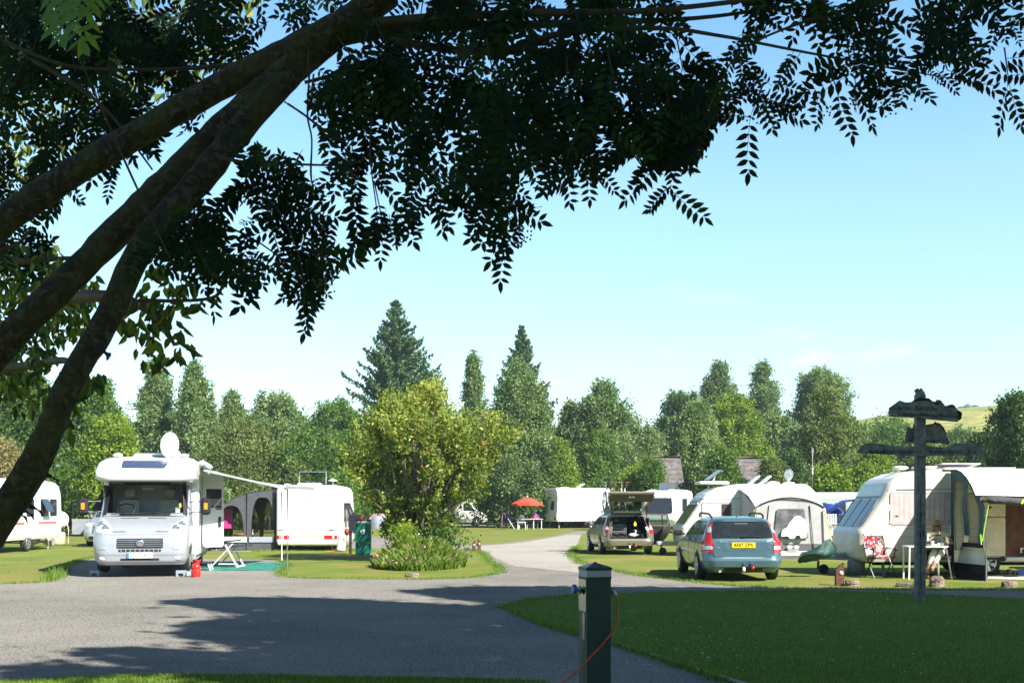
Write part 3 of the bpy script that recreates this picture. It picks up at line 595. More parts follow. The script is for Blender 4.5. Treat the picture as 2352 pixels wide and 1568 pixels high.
# flower bed around it
g = rs(31)
def bed():
    V = []; c0 = gp(945, 1290)
    P = []
    for _ in range(24000):
        a = g.uniform(0, 2*pi); r = sqrt(g.uniform(0, 1)); x = -2.45+cos(a)*r*1.25; y = 31.6+sin(a)*r*2.6; P.append((x, y))
    P = np.array(P); d = np.hypot((P[:, 0]+2.45)/1.25, (P[:, 1]-31.6)/2.6)
    h = .84*np.clip(1.0-d*.75, .1, 1)*g.uniform(.4, 1.15, len(P)); n = len(P); a = g.uniform(0, 2*pi, n); b = g.uniform(0, 2*pi, n); w = g.uniform(.015, .04, n); l = h*g.uniform(.15, .7, n)
    V = np.zeros((n, 4, 3)); dx, dy = np.cos(a)*w, np.sin(a)*w; tx, ty = P[:, 0]+np.cos(b)*l, P[:, 1]+np.sin(b)*l
    V[:, 0] = np.c_[P[:, 0]-dx*.4, P[:, 1]-dy*.4, np.zeros(n)]; V[:, 1] = np.c_[P[:, 0]+dx*.4, P[:, 1]+dy*.4, np.zeros(n)]
    mx, my = P[:, 0]*.6+tx*.4, P[:, 1]*.6+ty*.4
    V[:, 2] = np.c_[tx+dx*.3, ty+dy*.3, h*.92]; V[:, 3] = np.c_[mx-dx, my-dy, h*.62]
    o = npmesh('wild_plants', V.reshape(-1, 3), 4, LEAF('bed_leaf', [(.05, .10, .012), (.10, .18, .02), (.16, .25, .035), (.30, .33, .09)]), rnd=g.uniform(0, 1, n)); tag(o, 'lush tangle of grasses and wild plants around the island tree', 'plants', kind='stuff')
    n = 260; k = g.choice(len(P), n); C = np.c_[P[k, 0]+g.normal(0, .1, n), P[k, 1]-.1, np.clip(h[k]*1.05+.08, .2, .85)]
    V = quads(C, .06, g); o = npmesh('pink_flowers', V.reshape(-1, 3), 4, M('petal_pink', (.60, .22, .42), var=.2)); tag(o, 'pale pink wildflowers standing above the bed plants', 'flowers', kind='stuff')
    # dark leafy under-shrub and tall yellow-green spikes
    n = 2600; C = np.c_[g.normal(-2.3, .42, n), g.normal(33.2, .4, n), g.uniform(.1, 1.0, n)]; V = quads(C, .1, g); o = npmesh('undergrowth', V.reshape(-1, 3), 4, LC['dark'], rnd=g.uniform(0, 1, n)); tag(o, 'dark leafy undergrowth around the stems of the island tree', 'undergrowth', kind='stuff')
    n = 1500; C = np.c_[g.normal(-2.85, .16, n), g.normal(31, .2, n), g.uniform(.4, 1.15, n)]; V = quads(C, .10, g, asp=.25); o = npmesh('golden_spikes', V.reshape(-1, 3), 4, LC['lime'], rnd=g.uniform(.4, 1, n)); tag(o, 'yellow-green feathery spikes in front of the island tree stems', 'plants', kind='stuff')
bed()

# ---------------------------------------------------------------- the rowan overhead
m_rbark = None
def bark_lichen():
    m = bpy.data.materials.new('rowan_bark'); m.use_nodes = True; n = m.node_tree.nodes; l = m.node_tree.links; p = n['Principled BSDF']; p.inputs['Roughness'].default_value = .9
    t = n.new('ShaderNodeTexCoord'); a = n.new('ShaderNodeTexNoise'); a.inputs['Scale'].default_value = 26; a.inputs['Distortion'].default_value = .8; a.inputs['Detail'].default_value = 6; l.new(t.outputs['Object'], a.inputs[0])
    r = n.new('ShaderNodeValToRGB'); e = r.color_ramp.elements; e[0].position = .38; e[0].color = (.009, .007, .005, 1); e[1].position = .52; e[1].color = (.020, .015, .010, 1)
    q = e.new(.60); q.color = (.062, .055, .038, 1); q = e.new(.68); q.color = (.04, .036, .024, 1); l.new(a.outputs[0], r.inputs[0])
    b = n.new('ShaderNodeTexNoise'); b.inputs['Scale'].default_value = 4; l.new(t.outputs['Object'], b.inputs[0]); r2 = n.new('ShaderNodeValToRGB'); r2.color_ramp.elements[0].position = .45; r2.color_ramp.elements[1].position = .6; l.new(b.outputs[0], r2.inputs[0])
    x = n.new('ShaderNodeMixRGB'); x.inputs[2].default_value = (.045, .048, .012, 1); l.new(r.outputs[0], x.inputs[1]); k = n.new('ShaderNodeMath'); k.operation = 'MULTIPLY'; k.inputs[1].default_value = .6; l.new(r2.outputs[0], k.inputs[0]); l.new(k.outputs[0], x.inputs[0]); l.new(x.outputs[0], p.inputs['Base Color'])
    bu = n.new('ShaderNodeBump'); bu.inputs['Strength'].default_value = 1.; bu.inputs['Distance'].default_value = .06; l.new(a.outputs[0], bu.inputs['Height']); l.new(bu.outputs[0], p.inputs['Normal']); return m
m_rbark = bark_lichen()
ROW = empty('rowan_tree', (-3.9, 5.4, 0), 0, 'dark overhanging rowan with three mossy leaning trunks and feathery leaves', 'tree')
OFF = Vector((-3.9, 5.4, 0))
def smooth_path(pts, k=6):
    P = [Vector(p) for p in pts]; out = []
    for i in range(len(P)-1):
        p0, p1, p2, p3 = P[max(i-1, 0)], P[i], P[i+1], P[min(i+2, len(P)-1)]
        for j in range(k):
            t = j/k; out.append(.5*((2*p1)+(-p0+p2)*t+(2*p0-5*p1+4*p2-p3)*t*t+(-p0+3*p1-3*p2+p3)*t**3))
    out.append(P[-1]); return out
rg = random.Random(21)
def limb(name, pts, n=14, k=7, jit=.05, col=None):
    """pts: (px, py, distance, width in px)"""
    P = smooth_path([at(a, b, c)-OFF for a, b, c, _ in pts], k); Wd = smooth_path([(w*c/F/2*.68, 0, 0) for _, _, c, w in pts], k)
    mb = MB(); mb.tube(P, [max(.001, w.x)*rg.uniform(.97, 1.04) for w in Wd], col or m_rbark, n, True, True, jit, rg); return mb
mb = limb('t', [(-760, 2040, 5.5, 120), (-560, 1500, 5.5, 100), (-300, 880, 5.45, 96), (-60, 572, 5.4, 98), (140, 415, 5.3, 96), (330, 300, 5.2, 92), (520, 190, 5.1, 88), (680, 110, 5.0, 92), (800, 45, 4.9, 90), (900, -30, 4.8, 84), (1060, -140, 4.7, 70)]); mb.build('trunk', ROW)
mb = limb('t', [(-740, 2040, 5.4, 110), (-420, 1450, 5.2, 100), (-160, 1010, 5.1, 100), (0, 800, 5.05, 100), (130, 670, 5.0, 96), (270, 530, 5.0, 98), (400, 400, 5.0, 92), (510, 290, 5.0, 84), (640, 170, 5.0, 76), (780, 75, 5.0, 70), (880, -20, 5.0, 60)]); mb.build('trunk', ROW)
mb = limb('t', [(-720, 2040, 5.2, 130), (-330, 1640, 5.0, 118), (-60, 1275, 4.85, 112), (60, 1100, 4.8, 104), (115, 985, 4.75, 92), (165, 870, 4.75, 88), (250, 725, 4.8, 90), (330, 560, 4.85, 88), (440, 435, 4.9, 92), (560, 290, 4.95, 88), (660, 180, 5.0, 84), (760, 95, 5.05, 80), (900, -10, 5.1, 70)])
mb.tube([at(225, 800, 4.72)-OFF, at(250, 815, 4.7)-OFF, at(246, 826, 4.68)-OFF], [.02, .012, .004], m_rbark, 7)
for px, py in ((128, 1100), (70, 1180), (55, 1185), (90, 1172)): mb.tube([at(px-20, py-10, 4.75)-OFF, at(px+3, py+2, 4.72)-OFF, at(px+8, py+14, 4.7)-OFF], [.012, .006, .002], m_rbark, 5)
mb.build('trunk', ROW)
m_twig = M('rowan_twig', (.035, .026, .02), .85, var=.3, scale=20)
BR = [[(760, 95, 5.0, 46), (960, 62, 5.0, 40), (1200, 58, 5.0, 30), (1420, 50, 5.1, 22), (1600, 42, 5.1, 14), (1850, 10, 5.2, 8)],
      [(800, 60, 4.9, 40), (1000, 40, 4.8, 30), (1250, 30, 4.7, 26), (1500, 24, 4.7, 20), (1800, -10, 4.7, 14)],
      [(880, 90, 4.9, 28), (1120, 120, 4.8, 24), (1300, 75, 4.7, 22), (1500, 65, 4.6, 16), (1640, 80, 4.6, 12), (1900, 130, 4.6, 8), (2180, 180, 4.6, 4), (2290, 198, 4.6, 2)],
      [(700, 190, 4.9, 14), (850, 155, 4.9, 10), (1000, 150, 4.9, 9), (1200, 180, 4.8, 7), (1350, 260, 4.8, 4)],
      [(2300, -60, 4.6, 26), (2000, 10, 4.6, 16), (1820, 60, 4.7, 10), (1700, 120, 4.7, 6), (1650, 200, 4.7, 3)],
      [(490, 355, 4.85, 16), (560, 372, 4.8, 10), (700, 378, 4.8, 8), (790, 378, 4.8, 7), (860, 360, 4.8, 4)],
      [(712, 150, 4.8, 7), (706, 260, 4.8, 7), (716, 320, 4.8, 6), (714, 400, 4.8, 7), (722, 440, 4.8, 3)],
      [(655, 235, 4.85, 8), (700, 265, 4.8, 8), (745, 300, 4.8, 9), (800, 330, 4.8, 4)],
      [(0, 90, 5.6, 14), (150, 150, 5.6, 12), (330, 160, 5.6, 10), (520, 150, 5.6, 16), (650, 120, 5.6, 8)],
      [(60, 130, 5.4, 14), (180, 200, 5.4, 14), (260, 270, 5.4, 10), (350, 390, 5.4, 6)],
      [(-30, 585, 4.9, 22), (40, 560, 4.9, 12), (75, 520, 4.9, 6)],
      [(320, 690, 4.75, 16), (430, 690, 4.7, 12), (495, 680, 4.7, 12), (520, 640, 4.7, 8), (560, 615, 4.7, 6), (620, 620, 4.7, 3)],
      [(480, 500, 4.9, 8), (600, 560, 4.9, 6), (700, 640, 4.9, 4)], [(600, 440, 4.9, 6), (650, 500, 4.9, 5), (690, 600, 4.9, 4), (700, 700, 4.9, 2)],
      [(1000, 400, 4.8, 5), (1060, 440, 4.8, 5), (1130, 500, 4.8, 3)], [(860, 200, 4.8, 8), (850, 350, 4.8, 6), (865, 480, 4.8, 4), (870, 560, 4.8, 2)], [(1100, 200, 4.8, 8), (1150, 350, 4.8, 6), (1170, 480, 4.8, 3)],
      [(1500, 100, 4.7, 8), (1540, 250, 4.7, 5), (1550, 370, 4.7, 3)], [(1900, 130, 4.6, 6), (1925, 220, 4.6, 3)], [(100, 0, 4.2, 6), (170, 110, 4.2, 5), (300, 400, 4.3, 8), (440, 700, 4.5, 2)]]
for b in BR: limb('b', b, 7, 5, .08, m_twig).build('branch', ROW)
CAN_A = [(960, -80), (2400, -80), (2400, 70), (2330, 108), (2230, 100), (2290, 200), (2180, 180), (2140, 222), (2060, 215), (2000, 262), (1945, 315), (1890, 260), (1840, 285), (1770, 300), (1700, 260), (1625, 300), (1600, 380), (1555, 430), (1470, 400), (1420, 435), (1350, 455), (1270, 420), (1245, 510), (1185, 510), (1135, 612), (1060, 545), (1035, 480), (985, 520), (895, 615), (800, 600), (785, 470), (742, 380), (735, 290), (705, 240), (800, 165), (900, 60)]
CAN_B = [(-60, -80), (800, -80), (700, 100), (560, 200), (420, 330), (300, 430), (150, 560), (60, 620), (-60, 560)]
CAN_C = [(560, 330), (600, 400), (700, 430), (782, 540), (778, 640), (700, 775), (645, 705), (655, 590), (600, 560), (480, 560), (420, 480)]
CAN_D = [(420, 500), (520, 510), (560, 590), (640, 600), (640, 650), (590, 690), (500, 690), (400, 660), (300, 640), (330, 560)]
def sprays(g, poly, nc, Ymin, Ymax, L0, dens=None, tip=.06, k0=6):
    """fans of compound leaves from twig ends; returns leaf bases, directions, lengths, distances"""
    P = np.array(poly, float); lo, hi = P.min(0), P.max(0); out = []; tw = []; cnt = 0; tries = 0
    while cnt < nc and tries < 60*nc:
        tries += 1; cx, cy = g.uniform(lo[0], hi[0]), g.uniform(lo[1], hi[1])
        if not poly_in(np.array([cx]), np.array([cy]), poly)[0]: continue
        if dens is not None and g.uniform() > dens(cx, cy): continue
        Yc = g.uniform(Ymin, Ymax); base = g.normal(.0, .55); n = 0; Lc = L0*g.uniform(.85, 1.12)
        c = np.array([(cx-CX)*Yc/F, Yc, CH+(HZ-cy)*Yc/F])
        up = np.array([-sin(base)*.5+g.normal(0, .15), g.normal(0, .3), .8]); up /= np.linalg.norm(up)
        for k in range(k0+g.randint(0, 4)):
            s = g.uniform(0, .20)*(k % 3 > 0); a = base+g.normal(0, .85)+(.9 if k % 2 else -.9)*s*4; d = np.array([sin(a), g.normal(0, .38), -cos(a)]); d /= np.linalg.norm(d); L = Lc*g.uniform(.72, 1.15); b0 = c+up*s
            e = b0+d*L-np.array([0, 0, .10*L]); ex, ey = CX+e[0]*F/e[1], HZ-(e[2]-CH)*F/e[1]+28
            if not poly_in(np.array([ex]), np.array([ey]), poly)[0] and g.uniform() > tip: continue
            out.append((*b0, *d, L)); n += 1
        if n > 2: cnt += 1; tw.append((c, c+up*.07, c+up*.15))
    return np.array(out), tw
TW = []
def pinnate(g, poly, n, Ymin, Ymax, L0, dens=None, faceb=.42, tip=.06, leaf=.285, k0=6):
    S_, tw = (poly, []) if n < 0 else sprays(g, poly, n, Ymin, Ymax, L0, dens, tip, k0)
    TW.extend(tw); V = []; R_ = []
    if True:
        m = len(S_); B = S_[:, :3]-np.array(OFF); d = S_[:, 3:6]; L = S_[:, 6]
        nv = np.c_[g.normal(0, faceb, m), -np.ones(m), g.normal(0, faceb, m)]; lat = np.cross(d, nv); lat /= np.linalg.norm(lat, axis=1)[:, None]; nn = np.cross(lat, d)
        npair = 6; rv = g.uniform(0, 1, m)
        cur = g.normal(0, .12, m)
        for k in range(npair*2+1):
            if k == npair*2: s_ = .90; side = 0; sc = 1.
            else: s_ = .16+.70*(k//2)/(npair-1); side = 1 if k % 2 else -1; sc = [.72, .95, 1.05, 1.05, .95, .82][k//2]
            o = B+d*(L*s_)[:, None]+lat*(L*cur*s_*s_)[:, None]-np.array([0, 0, .12])*(L*s_*s_)[:, None]
            ll = (leaf*L*sc*g.uniform(.85, 1.1, m))[:, None]; q = (lat*side*.86+d*.5) if side else d.copy()
            q = q+nn*g.normal(0, .18, m)[:, None]; q /= np.linalg.norm(q, axis=1)[:, None]; w = np.cross(nn, q); w /= np.linalg.norm(w, axis=1)[:, None]; ww = ll*.185*g.uniform(.85, 1.15, m)[:, None]
            F6 = np.stack([o, o+q*ll*.28+w*ww, o+q*ll*.62+w*ww*.92, o+q*ll, o+q*ll*.62-w*ww*.92, o+q*ll*.28-w*ww], 1); V.append(F6.reshape(-1, 3)); R_.append(np.clip(rv+g.normal(0, .1, m), 0, 1))
        rw = .0012; S = np.stack([B-lat*rw, B+lat*rw, B+d*(L*.45)[:, None]+lat*rw, B+d*(L*.9)[:, None]-np.array([0, 0, .1])*(L)[:, None], B+d*(L*.89)[:, None]-np.array([0, 0, .1])*(L)[:, None], B+d*(L*.45)[:, None]-lat*rw], 1); V.append(S.reshape(-1, 3)); R_.append(np.zeros(m))
    return np.concatenate(V), np.concatenate(R_)
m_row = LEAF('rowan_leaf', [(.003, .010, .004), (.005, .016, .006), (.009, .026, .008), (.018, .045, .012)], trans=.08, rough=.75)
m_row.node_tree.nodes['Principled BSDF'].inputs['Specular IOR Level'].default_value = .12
g = rs(64)
FIX = [(878, 500, 878, 602), (885, 515, 800, 592), (890, 490, 835, 575), (900, 470, 950, 560), (715, 660, 692, 768), (700, 640, 742, 702), (692, 600, 768, 632), (690, 560, 768, 574), (705, 620, 648, 690), (660, 480, 742, 505), (650, 420, 716, 452), (1180, 500, 1118, 600), (1190, 505, 1165, 590), (1150, 465, 1247, 512), (1135, 455, 1062, 537), (1140, 450, 1080, 480),
 (985, 430, 1028, 532), (950, 430, 905, 540), (1352, 360, 1348, 462), (1365, 382, 1418, 436), (1530, 340, 1472, 430), (1545, 345, 1556, 434), (1515, 325, 1597, 376), (1475, 330, 1402, 372), (1440, 300, 1400, 380), (1730, 220, 1772, 304), (1760, 235, 1846, 282), (1700, 210, 1625, 290), (1925, 205, 1932, 318), (1960, 200, 2012, 292), (1890, 200, 1860, 282), (2075, 170, 2135, 232), (2100, 160, 2050, 235), (2190, 150, 2262, 112), (2195, 165, 2292, 202), (2150, 160, 2200, 210), (2380, 172, 2290, 180),
 (545, 595, 602, 682), (545, 600, 637, 640), (540, 590, 580, 650), (430, 505, 500, 612), (430, 505, 522, 528), (440, 500, 515, 575), (420, 520, 455, 620), (800, 360, 790, 440), (795, 225, 708, 232), (790, 350, 770, 450), (1250, 380, 1275, 425), (1280, 330, 1250, 420), (1600, 220, 1590, 300), (1660, 200, 1590, 240), (2320, 40, 2340, 100), (2290, 40, 2280, 115), (590, 330, 580, 400), (640, 420, 600, 340), (590, 400, 545, 320), (330, 560, 300, 640), (1650, 130, 1610, 210), (1500, 130, 1560, 190), (1750, 60, 1700, 140), (1450, 190, 1490, 270), (1080, 330, 1040, 430), (960, 250, 1010, 330), (1840, 120, 1790, 200), (2040, 90, 2000, 180), (2130, 60, 2180, 130), (780, 280, 745, 350)]
def fixed(g):
    out = []
    for (ax, ay, bx, by) in FIX:
        Y = g.uniform(4.45, 4.75); a = at(ax, ay, Y); b_ = at(bx, by, Y+g.normal(0, .04)); v = (b_-a)+Vector((0, 0, .09*(b_-a).length)); out.append((*a, *v.normalized(), v.length*1.04))
        if g.uniform() < .8:
            w = Vector((v.x*.8+g.normal(0, .05), g.normal(0, .06), v.z*.8)); a2 = a+Vector((g.normal(0, .02), .06, .03)); out.append((*a2, *w.normalized(), w.length))
    return pinnate(g, np.array(out), -1, 0, 0, 0, faceb=.25)
def densA(px, py):
    k = 1.0 if 820 < px < 1540 and py < 400 else .62
    if px > 1600: k = .55 if py < 170 else .4
    for (hx, hy, hr) in ((1800, 20, 60), (1620, 130, 70), (1480, 110, 40), (730, 330, 60), (1000, 180, 35), (1150, 120, 40), (2080, 60, 40), (1650, 30, 60), (2250, 90, 40)):
        if (px-hx)**2+(py-hy)**2 < hr*hr: k *= .12
    return k
parts = [pinnate(g, CAN_A, 100, 4.4, 5.5, .205, dens=densA), pinnate(g, CAN_B, 66, 5.7, 7.2, .23, tip=.5), pinnate(g, CAN_C, 11, 5.1, 5.6, .19), pinnate(g, CAN_D, 9, 4.5, 5.2, .20), fixed(g),
         pinnate(g, [(700, 190), (790, 190), (800, 290), (700, 290)], 2, 4.7, 4.8, .15, tip=.3), pinnate(g, [(2270, 150), (2500, 150), (2500, 215), (2270, 215)], 2, 4.6, 4.7, .16, tip=.2),
         pinnate(g, [(1560, 250), (1700, 250), (1640, 330), (1600, 400), (1540, 440), (1460, 420), (1480, 300)], 8, 4.5, 4.9, .18)]
mb = MB()
for a_, b_, c_ in TW: mb.tube([Vector(a_)-OFF, Vector(b_)-OFF, Vector(c_)-OFF], [.0022, .0032, .0042], m_twig, 4)
mb.build('twigs', ROW)['kind'] = 'stuff'
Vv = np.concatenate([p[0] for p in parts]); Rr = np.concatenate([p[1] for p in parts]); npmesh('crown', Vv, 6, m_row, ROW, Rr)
# the big nearer leaf hanging at top left, its sunlit look put into a brighter leaf colour
v, r = pinnate(rs(3), [(110, -40), (190, -40), (215, 150), (150, 150)], 1, 3.6, 3.7, .30, tip=.0, faceb=.2, k0=2); npmesh('leaf_spray', v, 6, LEAF('rowan_leaf_lit', [(.10, .2, .03), (.16, .28, .05)]), ROW, r)
# berry clusters
mb = MB(); m_berry = M('unripe_berry', (.06, .05, .03), .5)
for (px, py) in [(1200, 530), (1190, 545), (1660, 270), (1640, 262), (1820, 235), (1900, 250), (1960, 230), (2070, 225), (2040, 240), (2200, 90), (2210, 110), (1440, 330), (1340, 385), (1580, 345), (1600, 350), (790, 380), (810, 400), (560, 240), (900, 130), (1000, 470), (1740, 265), (750, 650), (730, 600), (2170, 80)]:
    Yb = rg.uniform(4.55, 4.8)
    for _ in range(16):
        c = at(px+rg.gauss(0, 15), py+rg.gauss(0, 11), Yb+rg.gauss(0, .03))-OFF; mb.ball(c, .0048, m_berry, 5)
mb.build('berries', ROW)
# wild cherry with broad simple leaves growing beside the rowan
CHE = empty('cherry_tree', (-4.4, 7.2, 0), 0, 'cherry boughs with broad pointed leaves hanging behind the leaning trunks', 'tree'); OC = Vector((-4.4, 7.2, 0))
def simple_leaves(g, regs, L0):
    V = []; R_ = []
    for (poly, n, Y0, Y1) in regs:
        P = np.array(poly, float); lo, hi = P.min(0), P.max(0); px = g.uniform(lo[0], hi[0], n*3); py = g.uniform(lo[1], hi[1], n*3); k = poly_in(px, py, poly); px, py = px[k][:n], py[k][:n]; m = len(px)
        Y = g.uniform(Y0, Y1, m); C = np.c_[(px-CX)*Y/F, Y, CH+(HZ-py)*Y/F]-np.array(OC); d = np.c_[g.normal(0, .5, m), g.normal(0, .35, m), -g.uniform(.3, 1.2, m)]; d /= np.linalg.norm(d, axis=1)[:, None]
        nv = np.c_[g.normal(0, .8, m), -np.ones(m), g.normal(0, .8, m)]; w = np.cross(d, nv); w /= np.linalg.norm(w, axis=1)[:, None]; L = (L0*g.uniform(.7, 1.2, m))[:, None]; ww = L*g.uniform(.18, .30, m)[:, None]; nn = np.cross(w, d)
        for sd in (1, -1):
            V.append(np.stack([C, C+d*L*.3+w*ww*sd+nn*ww*.35, C+d*L*.62+w*ww*.8*sd+nn*ww*.3, C+d*L], 1).reshape(-1, 3)); R_.append(g.uniform(0, 1, m))
    return np.concatenate(V), np.concatenate(R_)
g = rs(8); E1 = [(250, 680), (400, 690), (445, 800), (415, 850), (330, 840), (290, 770)]; E2 = [(-40, 560), (120, 560), (230, 640), (230, 740), (120, 800), (60, 900), (-40, 920)]; E3 = [(140, 850), (240, 855), (225, 900), (190, 930), (170, 1010), (120, 940)]
E4 = [(-40, -60), (620, -60), (560, 110), (250, 300), (180, 420), (-40, 480)]
v, r = simple_leaves(g, [(E1, 90, 5.2, 5.7), (E2, 1000, 6.2, 8.5), (E3, 60, 5.1, 5.6), (E4, 1700, 7.3, 9.5), ([(10, 820), (130, 800), (110, 930), (30, 950)], 60, 5.6, 6.2), ([(330, 600), (520, 680), (420, 720), (300, 700)], 50, 5.0, 5.5)], .074)
npmesh('crown', v, 4, LEAF('cherry_leaf', [(.02, .045, .01), (.05, .09, .016), (.12, .17, .03), (.32, .34, .08)], trans=.4), CHE, r)
mb = MB()
for pts in ([(-300, 900, 7), (-60, 620, 6.8), (60, 600, 6.7), (200, 590, 6.6)], [(-300, 700, 7.4), (-50, 300, 7.2), (150, 120, 7), (400, 20, 6.8)], [(100, 690, 6), (250, 680, 5.5), (350, 720, 5.4), (400, 790, 5.3)], [(-300, 900, 7), (-100, 860, 6.4), (60, 840, 6), (160, 830, 5.6), (210, 900, 5.3)], [(-500, 2000, 7.6), (-420, 1400, 7.4), (-300, 800, 7.3), (-200, 300, 7.3)]):
    P = smooth_path([at(*p)-OC for p in pts], 5); mb.tube(P, [.032*(1-i/len(P))+.006 for i in range(len(P))], M('cherry_bark', (.10, .07, .05), .7, var=.3), 7)
mb.build('branch', CHE)

# ---------------------------------------------------------------- tall trees beside the camera that throw the shade
SH = [(373, 1380), (480, 1373), (576, 1371), (740, 1373), (932, 1383), (1096, 1391), (1124, 1384), (1010, 1372), (905, 1356), (1100, 1346), (1289, 1347), (1700, 1350), (2700, 1352), (2900, 1900), (1250, 1600), (1100, 1640), (630, 1600), (420, 1556), (329, 1551), (30, 1566), (0, 1560), (0, 1530), (150, 1525), (340, 1535), (164, 1505), (200, 1487), (330, 1487), (592, 1503), (548, 1483), (406, 1462), (433, 1430), (576, 1414), (450, 1395)]
def outside(P, m=90):
    Y = np.maximum(P[:, 1], .05); px = CX+P[:, 0]*F/Y; py = HZ-(P[:, 2]-CH)*F/Y
    return (P[:, 1] < .05) | (px < -m) | (px > 2352+m) | (py < -m) | (py > 1568+m)
def caster(label, n, seed, hlo, hhi, gen, base, size=.30):
    g = rs(seed); G = gen(g, n); h = g.uniform(hlo, hhi, len(G)); k = (h-G[:, 2])/tan(SUN_EL)
    P = np.c_[G[:, 0]+SUN_H.x*k, G[:, 1]+SUN_H.y*k, h]; P = P[outside(P)]
    root = empty('ash_tree', base, 0, label, 'tree', 'tall trees beside the camera'); V = quads(P-np.array(base), size, g, up=1.2, asp=.65); npmesh('crown', V.reshape(-1, 3), 4, LC['shade'], root, g.uniform(0, 1, len(P)))
    c = P.mean(0); mb = MB(); b = Vector(base); mb.tube([(0, 0, -.1), (0, 0, hlo*.5), tuple(Vector(c)-b)], [.3, .24, .1], m_bark, 10)
    for i in range(16): q = Vector(P[(i*997) % len(P)])-b; mb.tube([(0, 0, hlo*.55), Vector((0, 0, hlo*.9)).lerp(q, .5), q], [.14, .08, .02], m_bark, 6)
    mb.build('trunk', root); return root
shw = [tuple(gp(*p)[:2]) for p in SH]
def gen_ground(g, n, side):
    P = np.array(shw); lo, hi = P.min(0), P.max(0); hi[0] = min(hi[0], 13.5); lo[1] = max(lo[1], 6.)
    X = g.uniform(lo[0], hi[0], n*3); Y = g.uniform(lo[1], hi[1], n*3); k = poly_in(X, Y, shw); X, Y = X[k][:n], Y[k][:n]
    w = g.uniform(0, 1, len(X)) < (.93+.07*np.sin(X*1.9+Y*.7))
    k = (X > 1) if side else (X <= 1); k &= w; X, Y = X[k], Y[k]; q = g.uniform(0, 1, len(X)) < .16; X = X+g.normal(0, .38, len(X))*q; Y = Y+g.normal(0, .30, len(X))*q
    return np.r_[np.c_[X, Y, np.zeros(len(X))], np.c_[g.uniform(-.3, 1.7, 2500), g.uniform(8., 10., 2500), g.uniform(.1, 1.3, 2500)]]
caster('tall ash right of the camera shading the near lawn', 52000, 51, 9.5, 13.5, lambda g, n: gen_ground(g, n, True), (20., 4., 0), .34)
caster('tall ash behind the camera shading the gravel', 46000, 52, 10.5, 13.5, lambda g, n: gen_ground(g, n, False), (9.5, -2., 0), .32)
def gen_rowan(g, n):
    P = np.c_[g.uniform(-2.6, 3.2, n), g.uniform(3.6, 6.5, n), g.uniform(1.7, 4.8, n)]; k = g.uniform(0, 1, n) < np.where(P[:, 2] < 3.1, .9, np.clip(.55+(P[:, 0]+1.7)*.5, .35, 1))
    for q in ((-.85, 5., 3.75), (-1.35, 5.1, 3.2), (-1.6, 5., 2.9)): k &= np.linalg.norm(P-np.array(q), axis=1) > .33
    return P[k]
caster('large ash close behind the camera shading the rowan', 26000, 53, 10., 13.0, gen_rowan, (7.5, -4.5, 0))

# unseen trees behind and beside the camera, added to cut sky light
added_wood0 = None
g = rs(90)
for i in range(13):
    a = R(88+i*15); r_ = 27+g.uniform(-2, 4); x, y = sin(a)*r_, cos(a)*r_
    if i == 0:
        cc = g.normal(0, 1, (26, 3)); cc /= np.linalg.norm(cc, axis=1)[:, None]; P = []
        for c in cc: P.append(c*np.array([2.8, 2.8, 4.4])+g.normal(0, .95, (240, 3)))
        P = np.concatenate(P)+np.array([0, 0, 6.2]); P = P[P[:, 2] > .1]; added_wood0 = empty('ash_tree', (x, y, 0), 0, 'unseen dense ash added around the camera to cut sky light', 'tree', 'unseen trees added to cut sky light')
        npmesh('crown', quads(P, .7, g).reshape(-1, 3), 4, LC['dark'], added_wood0, g.uniform(0, 1, len(P))); mb = MB(); mb.tube([(0, 0, -.1), (.1, 0, 4), (0, 0, 8)], [.3, .22, .1], m_bark, 8); mb.build('trunk', added_wood0)
    else:
        c = copy_tree(added_wood0); c.location = (x, y, 0); c.rotation_euler = (0, 0, i*1.3); c.scale = (1, 1, g.uniform(.85, 1.1)); c['label'] = 'unseen dense ash added to cut sky light, '+'beside the frame at right|just behind the first ash at right|three trees back on the right|on the sunny right flank|behind the right shoulder|behind the large shading ash|straight behind the camera, right|straight behind the camera|straight behind the camera, left|behind the left shoulder|on the left flank|two trees back on the left|beside the rowan at far left'.split('|')[i]
# ---------------------------------------------------------------- vehicle kit
m_white = M('gelcoat_white', (.80, .80, .78), .28, var=.02, coat=.4); m_cream = M('gelcoat_cream', (.72, .69, .60), .35, var=.03, coat=.3)
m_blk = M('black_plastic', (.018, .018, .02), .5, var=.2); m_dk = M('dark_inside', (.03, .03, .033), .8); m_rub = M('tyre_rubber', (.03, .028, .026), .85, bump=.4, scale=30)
m_alu = M('alloy', (.62, .63, .65), .3, .85, var=.05); m_gry = M('grey_plastic', (.30, .31, .32), .5); m_red = M('lamp_red', (.55, .015, .015), .15, coat=1); m_amb = M('lamp_amber', (.85, .28, .02), .2, coat=1)
m_clr = M('lamp_clear', (.70, .72, .75), .12, .3, coat=1); m_chr = M('chrome', (.75, .76, .78), .12, .95, var=.02); m_yel = M('plate_yellow', (.85, .62, .01), .4, var=.02); m_wpl = M('plate_white', (.82, .82, .80), .4, var=.02); m_ink = M('ink_black', (.012, .012, .012), .6, var=.02)
m_pane = M('tinted_acrylic', (.028, .036, .05), .08, 0, var=.15, spec=.45); m_dkglass = M('dark_car_glass', (.018, .023, .028), .05, var=.2, spec=.6); m_seat = M('cream_upholstery', (.66, .60, .46), .9, bump=.2)
g_wind = GL('windscreen_glass', (.86, .90, .90), .1); g_clear = GL('clear_film', (.92, .93, .92), .3, .12); g_side = GL('car_side_glass', (.22, .26, .26), 1.0)
